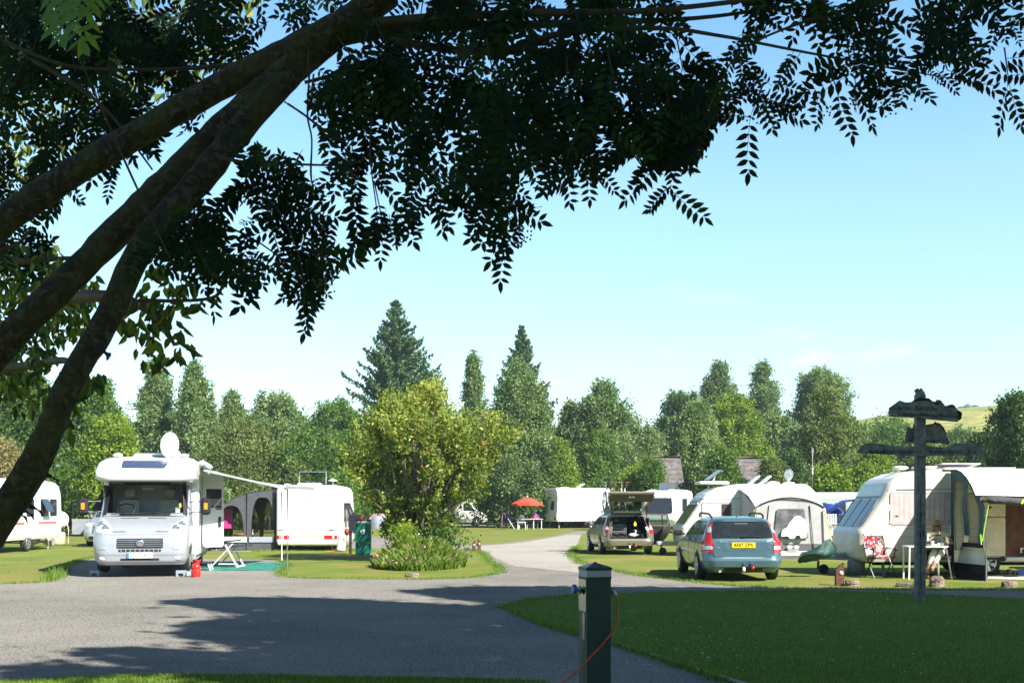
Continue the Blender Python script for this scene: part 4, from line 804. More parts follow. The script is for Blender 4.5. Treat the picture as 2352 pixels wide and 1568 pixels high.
def interp(L_, z):
    if z <= L_[0][0]: return L_[0][1]
    for a, b in zip(L_, L_[1:]):
        if z <= b[0]: return a[1]+(b[1]-a[1])*(z-a[0])/max(1e-9, b[0]-a[0])
    return L_[-1][1]
def shell(front, rear, wid, rad, dz=.06):
    zs = sorted(set([p[0] for p in front+rear+wid])); return Slab([(z, interp(rear, z), interp(front, z), interp(wid, z), rad) for z in zs], dz)
def part(root, name, fn, label=None):
    mb = MB(); fn(mb); return mb.build(name, root, label)
def win(root, proj, poly, pane=None, fr=None, r=.06, b=.025, name='window'):
    c = sum((Vector(p) for p in poly), Vector((0, 0)))/len(poly)
    pp = rpoly(poly, r); outer = rpoly([tuple(c+(Vector(p)-c)+(Vector(p)-c).normalized()*b) for p in poly], r+b)
    o = part(root, name, lambda m: patch(m, pp, proj, pane or m_pane, .012, 4, .1))
    part(o, 'window_frame', lambda m: patch(m, outer, proj, fr or m_blk, .006, 4, .1)); return o
def wheel(root, x, y, Rw, w, sg, spokes=5, rim=None, z=None):
    z = Rw if z is None else z; mb = MB(); h = w/2; c = (x, y, z)
    mb.lathe([(Rw*.62, -h), (Rw*.9, -h), (Rw*.98, -h*.8), (Rw, -h*.5), (Rw, h*.5), (Rw*.98, h*.8), (Rw*.9, h), (Rw*.62, h)], m_rub, c, 'x', 28)
    for k in range(-2, 3): mb.lathe([(Rw*1.001, k*h*.3-.004), (Rw*1.004, k*h*.3-.003), (Rw*1.004, k*h*.3+.003), (Rw*1.001, k*h*.3+.004)], m_blk, c, 'x', 28)
    o = mb.build('wheel', root); mb = MB(); xo = x+sg*h; rm = rim or m_alu
    mb.lathe([(Rw*.66, -.03*sg), (Rw*.66, .006*sg), (Rw*.60, .008*sg), (Rw*.58, -.03*sg)], rm, (xo, y, z), 'x', 28)
    mb.lathe([(Rw*.58, -.05*sg), (.001, -.05*sg), (.001, -.055*sg), (Rw*.58, -.055*sg)], m_blk, (xo, y, z), 'x', 20)
    for k in range(spokes):
        a = 2*pi*k/spokes+.3
        for dd in (-.12, .12): mb.bar((xo-.012*sg, y+cos(a)*Rw*.1, z+sin(a)*Rw*.1), (xo-.012*sg, y+cos(a+dd)*Rw*.60, z+sin(a+dd)*Rw*.60), .022+.05*Rw, Rw*.12, rm)
    mb.lathe([(Rw*.14, 0), (Rw*.10, .012*sg), (.001, .014*sg)], rm, (xo, y, z), 'x', 14); mb.build('rim', o); return o
def plate(root, proj_loc, txt, mat, w=.52, h=.11, rot=(pi/2, 0, 0), band=False, rz=0):
    mb = MB(); mb.box((0, 0, 0), (w, .012, h), mat)
    if band: mb.box((-w/2+.022, -.007, 0), (.042, .004, h*.98), M('plate_blue', (.02, .30, .75), .4))
    o = mb.build('number_plate', root); o.location = proj_loc; o.rotation_euler = (0, 0, rz)
    text_mesh(txt, h*.95, .002, m_ink, 'lettering', o, (.02 if band else 0, -.010, 0), rot, sx=.82, sp=1.1); return o
def arch(mb, sl, sg, y, r, mat=m_blk):
    poly = [(y+cos(a)*r, max(sl.k[0][0]+.01, r*.9+sin(a)*r)) for a in [pi*(i/16)*1.16-.25 for i in range(17)]]; patch(mb, poly, sl.side(sg), mat, .004, 3, .2)
def person(label, J, B, loc, cat='person', group=None, extra=None):
    """J: joint -> (x, y, z, radius); B: (a, b, material); one continuous skinned body"""
    names = list(J); L0 = Vector(loc); me = bpy.data.meshes.new('person'); me.from_pydata([Vector(J[k][:3])-L0 for k in names], [(names.index(a), names.index(b)) for a, b, _ in B], [])
    o = bpy.data.objects.new('person', me); COL.objects.link(o); o.location = loc
    sk = o.modifiers.new('s', 'SKIN'); sk.use_smooth_shade = True; ss = o.modifiers.new('u', 'SUBSURF'); ss.levels = 1; ss.render_levels = 1
    for i, k in enumerate(names): v = me.skin_vertices[0].data[i]; v.radius = (J[k][3], J[k][3]); v.use_root = (k == 'hips')
    bpy.context.view_layer.update(); nm = bpy.data.meshes.new_from_object(o.evaluated_get(bpy.context.evaluated_depsgraph_get())); o.modifiers.clear(); o.data = nm; nm.name = 'person'
    mats = []
    for _, _, m in B:
        if m not in mats: mats.append(m)
    nm.materials.clear()
    for m in mats: nm.materials.append(m)
    for p in nm.polygons:
        best = 1e9
        for a, b, m in B:
            A, Bv = Vector(J[a][:3])-L0, Vector(J[b][:3])-L0; d = Bv-A; t = max(0, min(1, (p.center-A).dot(d)/max(1e-9, d.length_squared))); q = (p.center-(A+d*t)).length/(J[a][3]+(J[b][3]-J[a][3])*t)
            if q < best: best = q; p.material_index = mats.index(m)
        p.use_smooth = True
    return tag(o, label, cat, group)
def hand(J, B, key, wrist, d, mat, s=1.):
    d = Vector(d).normalized(); a, b = frame(d); w = Vector(J[wrist][:3]); pm = w+d*.07*s; J[key+'p'] = (*pm, .024*s); B.append((wrist, key+'p', mat))
    for i in range(4):
        f = pm+a*(i-1.5)*.019*s+d*.035*s; f2 = f+d*(.035+.008*(1.5-abs(i-1.5)))*s+b*.015*s; J[key+'f%d' % i] = (*f, .009*s); J[key+'g%d' % i] = (*f2, .007*s); B += [(key+'p', key+'f%d' % i, mat), (key+'f%d' % i, key+'g%d' % i, mat)]
    f = w+d*.04*s-a*.035*s; f2 = f+d*.04*s-a*.012*s+b*.015*s; J[key+'t'] = (*f, .011*s); J[key+'u'] = (*f2, .008*s); B += [(wrist, key+'t', mat), (key+'t', key+'u', mat)]

# ---------------------------------------------------------------- silver and white motorhome
def motorhome():
    root = empty('motorhome', at(321, 0, 26.35)*Vector((1, 1, 0)) if False else Vector(((321-CX)*26.35/F, 26.35, 0)), R(191), 'silver-nosed white motorhome with satellite dish, levelled on ramps, awning and side door open', 'motorhome')
    sil = M('silver_paint', (.42, .455, .52), .30, .35, var=.03, coat=.6)
    cab = shell([(.28, -.14), (.36, -.03), (.55, 0), (.80, -.03), (.98, -.10), (1.10, -.24), (1.20, -.46), (1.30, -.72), (1.40, -.98), (1.45, -1.04), (2.2, -1.58)], [(.28, -2.7), (2.2, -2.7)], [(.28, .94), (.42, 1.01), (.7, 1.04), (1.1, 1.04), (1.4, 1.02), (1.8, .99), (2.2, .95)], .30, .04)
    def sk(x, y, z): return y > -1.75 and 1.47 < z < 2.12 and abs(x) < .86-(z-1.47)*.16 and y > -1.70
    part(root, 'cab', lambda m: cab.body(m, sil, lambda x, y, z: y > -1.72 and 1.45 < z < 2.12 and abs(x) < .875-(z-1.45)*.06))
    part(root, 'cab_lining', lambda m: (m.box((0, -2.66, 1.5), (1.84, .03, 1.3), m_dk), m.box((0, -1.5, 1.36), (1.8, .9, .10), m_dk), m.box((-.93, -1.9, 1.7), (.02, 1.3, .8), m_dk), m.box((.93, -1.9, 1.7), (.02, 1.3, .8), m_dk), m.box((0, -2.1, 2.16), (1.7, 1.0, .03), m_dk)))
    W_ = [(-.92, 1.42), (.92, 1.42), (.86, 2.15), (-.86, 2.15)]
    o = part(root, 'windscreen', lambda m: patch(m, rpoly(W_, .12), cab.front, g_wind, .014, 8, .08, 0))
    part(o, 'windscreen_surround', lambda m: [patch(m, rpoly(q, .02), cab.front, m_blk, .018, 2, .1, .0) for q in ([(-.95, 1.37), (.95, 1.37), (.91, 1.45), (-.91, 1.45)], [(-.88, 2.10), (.88, 2.10), (.87, 2.17), (-.87, 2.17)], [(-.95, 1.40), (-.86, 1.40), (-.81, 2.14), (-.88, 2.16)], [(.86, 1.40), (.95, 1.40), (.88, 2.16), (.81, 2.14)])])
    part(root, 'wiper', lambda m: (m.tube([cab.front(.05, 1.42, .04), cab.front(-.25, 1.44, .05), cab.front(-.80, 1.56, .04)], .012, m_blk, 6), m.tube([cab.front(.75, 1.42, .04), cab.front(.4, 1.42, .05), cab.front(-.02, 1.44, .04)], .012, m_blk, 6)))
    for sx_ in (-1, 1):
        o = part(root, 'seat', lambda m: (m.box((sx_*.48, -2.05, 1.45), (.50, .16, .62), m_seat, rx=-.15, bev=.05), m.box((sx_*.48, -1.85, 1.2), (.5, .5, .14), m_seat, bev=.04)))
        part(o, 'headrest', lambda m: m.box((sx_*.48, -2.10, 1.92), (.27, .12, .24), m_seat, bev=.05))
    part(root, 'steering_wheel', lambda m: m.tube([(.48+.20*cos(a), -1.52-.10*sin(a), 1.53+.13*sin(a)) for a in [2*pi*i/20 for i in range(21)]], .017, m_blk, 6))
    part(root, 'rear_view_mirror', lambda m: m.box((0, -1.62, 2.02), (.24, .03, .07), m_gry, bev=.01))
    part(root, 'sun_card', lambda m: (m.box((-.72, -1.2, 1.50), (.10, .01, .13), M('card_white', (.8, .8, .8))), m.box((-.77, -1.26, 1.62), (.05, .01, .10), M('card_lime', (.6, .8, .05)))))
    # nose details
    part(root, 'grille', lambda m: (patch(m, rpoly(rect(-.50, .66, .50, .88), .03), cab.front, m_blk, .012, 3, .1), [patch(m, rect(-.49, z, .49, z+.013), cab.front, M('grille_bar', (.30, .31, .33), .3, .6), .022, 2, .1) for z in (.70, .745, .79, .835)]))
    part(root, 'lower_grille', lambda m: (patch(m, rpoly(rect(-.46, .585, .46, .635), .02), cab.front, m_blk, .010, 2, .1), [patch(m, rect(x-.008, .587, x+.008, .633), cab.front, m_gry, .016, 2) for x in [-.4+.1*i for i in range(9)]]))
    part(root, 'emblem', lambda m: m.lathe([(.085, 0), (.085, .03), (.06, .045), (.001, .045)], m_chr, cab.front(0, .775, .01), 'y', 18))
    part(root, 'bumper_slot', lambda m: (patch(m, rpoly(rect(-.42, .385, .42, .43), .02), cab.front, m_blk, .008, 2, .1), [patch(m, rpoly(rect(s*.80-.09, .62, s*.80+.09, .70), .02), cab.front, m_gry, .01, 2, .1) for s in (-1, 1)]))
    for s in (-1, 1):
        o = part(root, 'headlight', lambda m: patch(m, rpoly([(s*.62, 1.02), (s*.98, 1.00), (s*1.0, 1.24), (s*.93, 1.36), (s*.66, 1.16)], .06), cab.front, m_clr, .012, 4, .06))
        [part(o, 'reflector', lambda m: m.lathe([(.085, .0), (.07, .02), (.03, .005), (.001, .0)], m_chr, cab.front(s*a, b, .012), 'y', 14)) for a, b in ((.76, 1.10), (.88, 1.18))]
        part(root, 'fog_lamp', lambda m: m.ball(cab.front(s*.80, .43, -.03), .07, m_clr, 10, (1.3, .7, .8)))
        part(root, 'bonnet_crease', lambda m: patch(m, [(s*.30, 1.02), (s*.60, 1.02), (s*.60, 1.035), (s*.36, 1.04)], cab.front, M('crease_dark', (.14, .05, .05)), .006, 2))
        mm = part(root, 'mirror', lambda m: m.box((s*1.37, -1.05, 1.60), (.22, .16, .40), m_blk, bev=.05))
        [part(mm, 'mirror_arm', lambda m: m.tube([(s*1.0, -1.15, q), (s*1.28, -1.08, q)], .028, m_gry, 8)) for q in (1.71, 1.465)]
        part(mm, 'indicator', lambda m: m.box((s*1.37, -.965, 1.60), (.085, .02, .16), m_amb, bev=.008))
        win(root, cab.side(s), [(-1.35, 1.42), (-2.2, 1.42), (-2.2, 2.02), (-1.75, 2.02)], m_dkglass, m_blk, .05)
    part(root, 'bonnet_vent', lambda m: [patch(m, rect(x, 1.315, x+.016, 1.34), cab.front, m_blk, .004, 2) for x in [-.50+.026*i for i in range(16)]+[.10+.026*i for i in range(16)]])
    part(root, 'panel_seam', lambda m: (patch(m, [(-.95, .96), (.95, .96), (.95, .968), (-.95, .968)], cab.front, M('seam_grey', (.12, .13, .14)), .003, 2, .1), patch(m, [(-1.0, .50), (1.0, .50), (1.0, .506), (-1.0, .506)], cab.front, M('seam_grey', (.12, .13, .14)), .003, 2, .1)))
    o = plate(root, (0, .012, .50), 'YJ12 LHO', m_wpl, .54, .12, band=True, rz=pi)
    # coachbuilt body and the low profile overcab
    bod = shell([(.42, -2.5), (2.62, -2.5), (2.72, -2.56), (2.78, -2.9)], [(.42, -6.75), (2.55, -6.75), (2.72, -6.68), (2.78, -6.4)], [(.42, 1.10), (2.58, 1.13), (2.70, 1.08), (2.78, .88)], .08, .12)
    part(root, 'body', lambda m: bod.body(m, m_white))
    lut = shell([(2.17, -1.32), (2.20, -1.02), (2.28, -.98), (2.36, -1.02), (2.50, -1.30), (2.62, -1.55), (2.74, -1.95), (2.80, -2.4)], [(2.17, -2.6), (2.80, -2.6)], [(2.17, 1.03), (2.24, 1.12), (2.45, 1.145), (2.64, 1.13), (2.74, 1.02), (2.80, .85)], .26, .03)
    part(root, 'overcab', lambda m: lut.body(m, m_white))
    o = part(root, 'skylight', lambda m: patch(m, rpoly([(-.42, 2.50), (.56, 2.50), (.58, 2.69), (-.50, 2.69)], .04), lut.front, M('skylight_tint', (.05, .07, .13), .25), .035, 8, .04))
    part(root, 'roof_spoiler', lambda m: (m.loft([[(x*w, y, z) for x in (-1, -.5, 0, .5, 1)] for w, y, z in ((.45, -2.3, 2.79), (.40, -2.6, 2.90), (.40, -2.9, 2.90), (.42, -3.0, 2.80))], M('roof_vent_blue', (.30, .38, .52), .3), closed=False, caps=False), m.box((0, -2.75, 2.82), (.8, .6, .09), m_white)))
    [part(root, 'marker_lamp', lambda m: m.ball((s*.78, -2.35, 2.84), .10, m_white, 10, (1.2, 1.4, .5))) for s in (-1, 1)]
    d = part(root, 'satellite_dish', lambda m: m.lathe([(.001, 0), (.15, .012), (.28, .045), (.335, .075), (.335, .085), (.27, .06), (.14, .028), (.001, .02)], m_white, (0, 0, 0), 'y', 30)); d.location = (-.42, -2.25, 3.10); d.scale = (.67, 1, .93); d.rotation_euler = (R(-12), 0, R(20))
    part(root, 'dish_mount', lambda m: (m.box((-.48, -2.6, 2.88), (.36, .4, .18), m_white, bev=.04), m.tube([(-.46, -2.6, 2.9), (-.44, -2.35, 3.08)], .05, m_white, 8), m.tube([(-.50, -2.25, 2.86), (-.60, -1.95, 2.95), (-.60, -1.85, 3.02)], .02, m_white, 6), m.ball((-.60, -1.84, 3.02), .04, m_white, 8)))
    sd = bod.side(-1)
    win(root, sd, [(-2.65, 1.10), (-3.2, 1.10), (-3.2, 1.95), (-2.65, 1.95)]); part(root, 'step_ladder', lambda m: [m.box((-1.15, -2.95, z), (.02, .30, .03), m_white) for z in (1.45, 1.58, 1.71, 1.84, 1.97)])
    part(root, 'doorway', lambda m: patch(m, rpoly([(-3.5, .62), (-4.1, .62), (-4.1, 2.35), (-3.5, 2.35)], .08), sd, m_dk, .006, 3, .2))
    # habitation door standing open, seen from its inner face
    dr = empty('door', (-1.14, -3.45, 0)); dr.parent = root; dr.rotation_euler = (0, 0, R(6))
    dd = part(dr, 'door_panel', lambda m: m.prism([(-a, b) for a, b in rpoly(rect(.0, .56, .52, 2.42), .10)], 'y', -.02, .03, m_white)); 
    part(dr, 'door_window', lambda m: (m.box((-.28, .035, 1.80), (.38, .012, .48), m_pane, bev=.004), m.box((-.28, .042, 1.70), (.34, .006, .18), M('blind_grey', (.25, .20, .19)))))
    part(dr, 'door_handle', lambda m: m.box((-.42, .045, 1.20), (.07, .03, .26), m_blk, bev=.012)); part(dr, 'door_trim', lambda m: (m.box((-.40, .04, 1.53), (.16, .01, .035), M('trim_maroon', (.25, .02, .03))), m.bar((-.48, .045, 1.82), (-.22, .045, 1.50), .02, .02, m_white)))
    part(root, 'side_flap_window', lambda m: m.prism(rpoly([(1.12, 1.50), (1.36, 1.45), (1.42, 1.52), (1.16, 2.02)], .03), 'y', -2.62, -2.58, m_pane))
    part(root, 'skirt', lambda m: (m.box((0, -4.5, .36), (2.1, 4.0, .14), m_gry), m.box((0, -1.2, .30), (1.7, 1.8, .10), m_dk)))
    for s in (-1, 1):
        wheel(root, s*.90, -.95, .345, .23, s, z=.43); wheel(root, s*.92, -4.9, .345, .23, s)
        part(root, 'wheel_arch', lambda m: (arch(m, cab, s, -.95, .40), ))
    # wind out awning: cassette on the roof edge, fabric, front bar and two legs
    part(root, 'awning_cassette', lambda m: m.box((-1.20, -4.0, 2.66), (.14, 3.2, .14), m_white, bev=.04))
    return root
MH = motorhome()
mhm = Matrix.Translation(MH.location) @ Matrix.Rotation(R(191), 4, 'Z')
def mh(x, y, z): return mhm @ Vector((x, y, z))
def wind_out():
    a0 = at(468, 1074, 28.6); a1 = at(470, 1076, 31.8); b0 = at(662, 1117, 27.6); b1 = at(655, 1115, 30.6)
    base = Vector((b0.x, b0.y, 0)); r = empty('wind_out_awning', base, 0, 'striped grey awning sloping out from the motorhome on two thin white poles', 'awning')
    b0 = gp(660, 1306); b0 = Vector((b0.x, b0.y, CH+(HZ-1117)*b0.y/F)); b1 = Vector((b0.x+.15, b0.y+2.9, b0.z+.02))
    G = []
    for i in range(13):
        t = i/12; sag = -.10*sin(pi*t); G.append([a0.lerp(b0, t)+Vector((0, 0, sag))-base, a1.lerp(b1, t)+Vector((0, 0, sag))-base])
    mb = MB(); mb.sheet(G, M('awning_grey', (.24, .27, .34), .8), thick=.01)
    for i in range(12):
        if i % 2: 
            n = Vector((0, 0, .012)); mb.add([G[i][0]+n, G[i][1]+n, G[i+1][1]+n, G[i+1][0]+n], [(0, 1, 2, 3)], m_white)
    mb.build('canopy', r)
    part(r, 'front_bar', lambda m: m.bar(b0-base+Vector((0, -.1, -.02)), b1-base+Vector((0, .1, -.02)), .06, .09, m_gry))
    part(r, 'support_arm', lambda m: m.bar(a0-base+Vector((0, 0, -.06)), b0-base+Vector((0, 0, -.06)), .04, .05, m_gry))
    part(r, 'leg', lambda m: m.tube([b0-base, Vector((b0.x, b0.y, 0))-base], .022, m_alu, 8)); q = gp(647, 1288)-base
    part(r, 'leg', lambda m: (m.tube([Vector((q.x, q.y, 2.02)), q], .026, m_white, 8)))
wind_out()
def ramp(px, label):
    p = gp(px, 1323.5); mb = MB(); mb.prism([(-.11, 0), (-.06, 0), (-.06, .075), (.06, .075), (.06, 0), (.11, 0), (.11, .14), (-.11, .14)], 'y', 0, .10, M('ramp_grey', (.33, .38, .46), .6)); mb.prism([(.10, 0), (.6, 0), (.6, .09), (.10, .12)], 'x', -.10, .10, M('ramp_grey', (.33, .38, .46), .6))
    o = mb.build('levelling_ramp', None, None, p); tag(o, label, 'levelling ramp', 'levelling ramps under the motorhome')
ramp(217, 'grey plastic levelling ramp under the motorhome wheel, driver side'); ramp(415, 'grey plastic levelling ramp beside the red gas bottle')
def gas_can():
    p = gp(450, 1324.5); r = empty('gas_bottle', p, 0, 'small red gas bottle on the gravel by the motorhome step', 'gas bottle'); m_ = M('can_red', (.70, .02, .015), .35, coat=.5)
    part(r, 'tank', lambda m: (m.lathe([(.09, 0), (.103, .02), (.105, .05), (.105, .17), (.100, .18), (.105, .19), (.105, .24), (.08, .29), (.035, .31), (.001, .315)], m_, n=20)))
    part(r, 'collar', lambda m: (m.tube([(-.06, 0, .27), (-.055, 0, .37), (0, 0, .40), (.055, 0, .37), (.06, 0, .27)], .014, m_, 7), m.cyl((0, 0, .3), (0, 0, .36), .025, m_), m.bar((.03, 0, .34), (.11, 0, .39), .03, .03, m_)))
gas_can()
def mat_sheet(name, pts, mat, label, cat, z=.02, t=.012):
    P = [gp(*p) for p in pts]; b = sum(P, Vector())/len(P); mb = MB(); mb.prism([(p.x-b.x, p.y-b.y) for p in P], 'z', z-t, z, mat); o = mb.build(name, None, None, Vector((b.x, b.y, 0))); tag(o, label, cat)
mat_sheet('ground_mat', [(424, 1310), (640, 1310), (668, 1293), (470, 1291)], M('mat_green', (.015, .17, .14), .9, var=.5, scale=3, bump=.5), 'dark green groundsheet spread under the motorhome awning', 'groundsheet')
def step():
    p = gp(462, 1310); r = empty('step_stool', p, 0, 'low black caravan step with white legs beside the red gas bottle', 'step')
    part(r, 'tread', lambda m: m.box((0, .1, .19), (.42, .30, .03), m_blk, bev=.01)); [part(r, 'leg', lambda m: m.bar((x, y, .18), (x+sx_*.06, y, 0), .04, .03, m_white)) for x, sx_ in ((-.18, -1), (.18, 1)) for y in (-.02, .22)]
step()
def lounger(px, py, label):
    p = gp(px, py); r = empty('reclining_chair', p, R(-8), label, 'camping chair'); nv = M('chair_navy', (.015, .02, .035), .8); fr = M('frame_white', (.78, .78, .78), .35)
    part(r, 'seat', lambda m: m.sheet([[(-.30+.95*t, y, .50+.10*t) for t in (0, .3, .6, 1)] for y in (0, .2, .4)], nv, thick=.03)); part(r, 'backrest', lambda m: m.sheet([[(-.28-.10*t, y, .50+.55*t) for t in (0, .5, 1)] for y in (0, .2, .4)], nv, thick=.04))
    part(r, 'armrest', lambda m: m.box((.05, -.03, .68), (.55, .05, .03), nv, ry=-.12)); part(r, 'armrest', lambda m: m.box((.05, .43, .68), (.55, .05, .03), nv, ry=-.12))
    for y in (-.04, .44):
        part(r, 'leg', lambda m: m.bar((-.32, y, 0), (.28, y, .62), .045, .03, fr)); part(r, 'leg', lambda m: m.bar((.42, y, 0), (.08, y, .60), .05, .03, fr))
    part(r, 'foot_bar', lambda m: (m.bar((-.1, -.04, .10), (.42, -.04, .10), .05, .03, fr), m.bar((.42, -.04, .04), (.42, .44, .04), .04, .03, fr), m.tube([(-.32, 0, .46), (.6, 0, .42), (.62, .4, .42)], .012, m_gry, 6)))
lounger(512, 1303, 'navy and white reclining camp chair on the green groundsheet')

# ---------------------------------------------------------------- caravans
def caravan(label, loc, rz, L_, W, H, fl, front, rear, col, cat='caravan', axle=None, wl=None, rad=.14, name='touring_caravan', wheels=True, group='touring caravans on the pitches'):
    r = empty(name, loc, rz, label, cat, group)
    sl = shell(front, rear, wl or [(fl, W/2-.05), (fl+.12, W/2), (H-.22, W/2-.01), (H-.08, W/2-.07), (H, W/2-.28)], rad, .09)
    part(r, 'body', lambda m: sl.body(m, col))
    part(r, 'chassis', lambda m: (m.box((-W*.22, 0, fl-.05), (.06, L_*.8, .10), m_dk), m.box((W*.22, 0, fl-.05), (.06, L_*.8, .10), m_dk), m.cyl((-W/2+.15, axle or 0, .3), (W/2-.15, axle or 0, .3), .03, m_dk)))
    if wheels:
        for s in (-1, 1): wheel(r, s*(W/2-.12), axle or 0, .31, .19, s, 6)
    part(r, 'steady_leg', lambda m: [m.bar((s*(W/2-.4), yy, fl), (s*(W/2-.3), yy, 0), .05, .05, m_gry) for s in (-1, 1) for yy in (front[0][1]-.5, rear[0][1]+.3)])
    return r, sl
# cream caravan at right: nose to the left, side to the camera
CX_R = Vector((10.6, 26.8+1.10, 0))      # centre; heading -X => local +y points to world -X
def right_caravan():
    Lh = 2.75; fl = .33; fr = [(fl, Lh-.22), (.42, Lh-.04), (.7, Lh), (1.02, Lh-.02), (1.12, Lh-.12), (1.75, Lh-.55), (1.9, Lh-.62), (2.1, Lh-.72), (2.25, Lh-.88), (2.38, Lh-1.2), (2.46, Lh-1.9)]; re = [(fl, -Lh), (2.1, -Lh), (2.46, -Lh+.5)]
    r, sl = caravan('cream caravan with net-curtained window behind the wooden signpost', CX_R, R(90), 5.5, 2.2, 2.46, fl, fr, re, m_cream, axle=-.25, wl=[(fl, 1.06), (.45, 1.10), (2.22, 1.10), (2.36, 1.06), (2.46, .90)], rad=.20)
    sd = sl.side(-1)     # world: local -x side faces the camera? local x axis -> world (0,1): -x faces -Y
    cur = M('net_curtain', (.62, .52, .50), .9, var=.25, scale=.01)
    # curtained window with folds
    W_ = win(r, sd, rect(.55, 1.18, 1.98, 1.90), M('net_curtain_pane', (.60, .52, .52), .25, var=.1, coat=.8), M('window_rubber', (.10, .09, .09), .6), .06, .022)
    part(W_, 'curtain_fold', lambda m: [patch(m, rect(.60+i*.115, 1.27, .60+i*.115+.045, 1.86), sd, M('curtain_fold', (.50, .40, .40), .8), .0135, 2, .3) for i in range(12)])
    part(W_, 'window_catch', lambda m: (patch(m, rect(1.80, 1.36, 1.86, 1.39), sd, m_ink, .02, 2), patch(m, rect(.95, 1.22, 1.03, 1.25), sd, m_ink, .02, 2), patch(m, rect(.53, 1.20, 2.0, 1.27), sd, M('curtain_hem', (.52, .44, .48), .6), .014, 2)))
    part(r, 'awning_rail', lambda m: patch(m, [(-2.6, 2.02), (2.02, 1.965), (2.02, 1.985), (-2.6, 2.04)], sd, m_gry, .012, 2, .2))
    sg_ = M('seam_cream', (.42, .40, .37), .6); part(r, 'side_seam', lambda m: [patch(m, rect(-2.6, z, 1.75, z+.012), sd, sg_, .005, 2, .3) for z in (.52, .90, 1.09)])
    nm = [((2.38, .40), (2.54, .42)), ((2.42, .98), (2.58, .98)), ((1.92, 1.62), (2.08, 1.64))]
    part(r, 'nose_moulding', lambda m: [patch(m, [p0, p1, q1, q0], sd, M('moulding_white', (.82, .82, .80), .3, coat=.4), .012, 2, .15) for (p0, p1), (q0, q1) in zip(nm, nm[1:])])
    part(r, 'nose_seam', lambda m: [patch(m, [(p0[0]-.03, p0[1]), (p0[0]-.012, p0[1]), (q0[0]-.012, q0[1]), (q0[0]-.03, q0[1])], sd, sg_, .009, 2) for (p0, p1), (q0, q1) in zip(nm, nm[1:])])
    part(r, 'side_marker', lambda m: patch(m, rect(.78, .73, .93, .79), sd, m_amb, .012, 2))
    o = part(r, 'front_window', lambda m: patch(m, rpoly([(-.98, 1.14), (.98, 1.14), (.94, 1.76), (-.94, 1.76)], .05), sl.front, m_pane, .014, 4, .08)); 
    part(o, 'window_frame', lambda m: [patch(m, rect(x-.012, 1.13, x+.012, 1.78), sl.front, m_gry, .022, 2) for x in (-.94, -.35, .35, .94)]); part(r, 'locker_lid', lambda m: patch(m, rpoly(rect(-.8, .52, .8, .98), .05), sl.front, M('panel_white', (.74, .75, .76), .3), .006, 3, .1)); part(r, 'trim_strip', lambda m: patch(m, rect(-.9, 1.79, .9, 1.84), sl.front, m_gry, .01, 2, .1))
    # stable door folded back on the side and the doorway with its brown interior
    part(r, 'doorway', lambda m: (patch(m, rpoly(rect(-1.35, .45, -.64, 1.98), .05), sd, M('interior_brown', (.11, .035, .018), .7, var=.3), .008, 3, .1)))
    part(r, 'doorway_step', lambda m: m.box((-1.13, -1.0, .40), (.08, .7, .07), m_white)); part(r, 'shoe_bag', lambda m: (m.ball((-1.14, -1.12, .58), .13, m_ink, 10, (.5, 1.3, .7)), m.box((-1.16, -1.10, .60), (.03, .28, .12), M('bag_grey', (.6, .6, .6)))))
    o = part(r, 'lower_door', lambda m: m.prism([(a, b) for a, b in rpoly(rect(-.62, .47, -.10, 1.34), .05)], 'x', -1.17, -1.125, M('door_cream', (.66, .58, .42), .5))); part(o, 'door_catch', lambda m: m.box((-1.18, -.16, 1.30), (.03, .05, .10), m_ink))
    o = part(r, 'upper_door', lambda m: m.prism([(a, b) for a, b in rpoly(rect(-.62, 1.37, -.10, 1.96), .04)], 'x', -1.17, -1.125, M('door_cream', (.66, .58, .42), .5))); part(o, 'door_catch', lambda m: m.prism([(-.30, 1.56), (-.16, 1.54), (-.12, 1.57), (-.16, 1.60), (-.30, 1.59)], 'x', -1.19, -1.17, m_ink))
    part(r, 'roof_vent', lambda m: (m.box((-.3, .9, 2.50), (.5, .5, .06), m_white, bev=.02), m.box((-.35, .2, 2.55), (.7, .9, .03), M('vent_lilac', (.45, .42, .52), .3), ry=.10), m.ball((-.2, 1.45, 2.5), .16, m_white, 10, (1, 1.2, .35)), m.box((-1.0, -.1, 2.46), (.12, 1.6, .05), m_white)))
    part(r, 'drawbar', lambda m: (m.box((0, 3.1, .42), (.30, .8, .16), M('drawbar_cover', (.40, .42, .45), .5), bev=.03), m.bar((.5, 2.5, .36), (.05, 3.3, .38), .08, .06, m_gry), m.bar((-.5, 2.5, .36), (-.05, 3.3, .38), .08, .06, m_gry), m.box((0, 3.45, .45), (.12, .3, .12), m_blk, bev=.02)))
    part(r, 'jockey_wheel', lambda m: (m.tube([(-.18, 3.38, .55), (-.18, 3.38, .12)], .03, m_blk, 8), m.lathe([(.11, -.04), (.12, 0), (.11, .04), (.02, .04)], m_rub, (-.18, 3.25, .12), 'x', 16)))
    part(r, 'wheel_cover', lambda m: arch(m, sl, -1, -.25, .40))
right_caravan()
CXS = 26.8
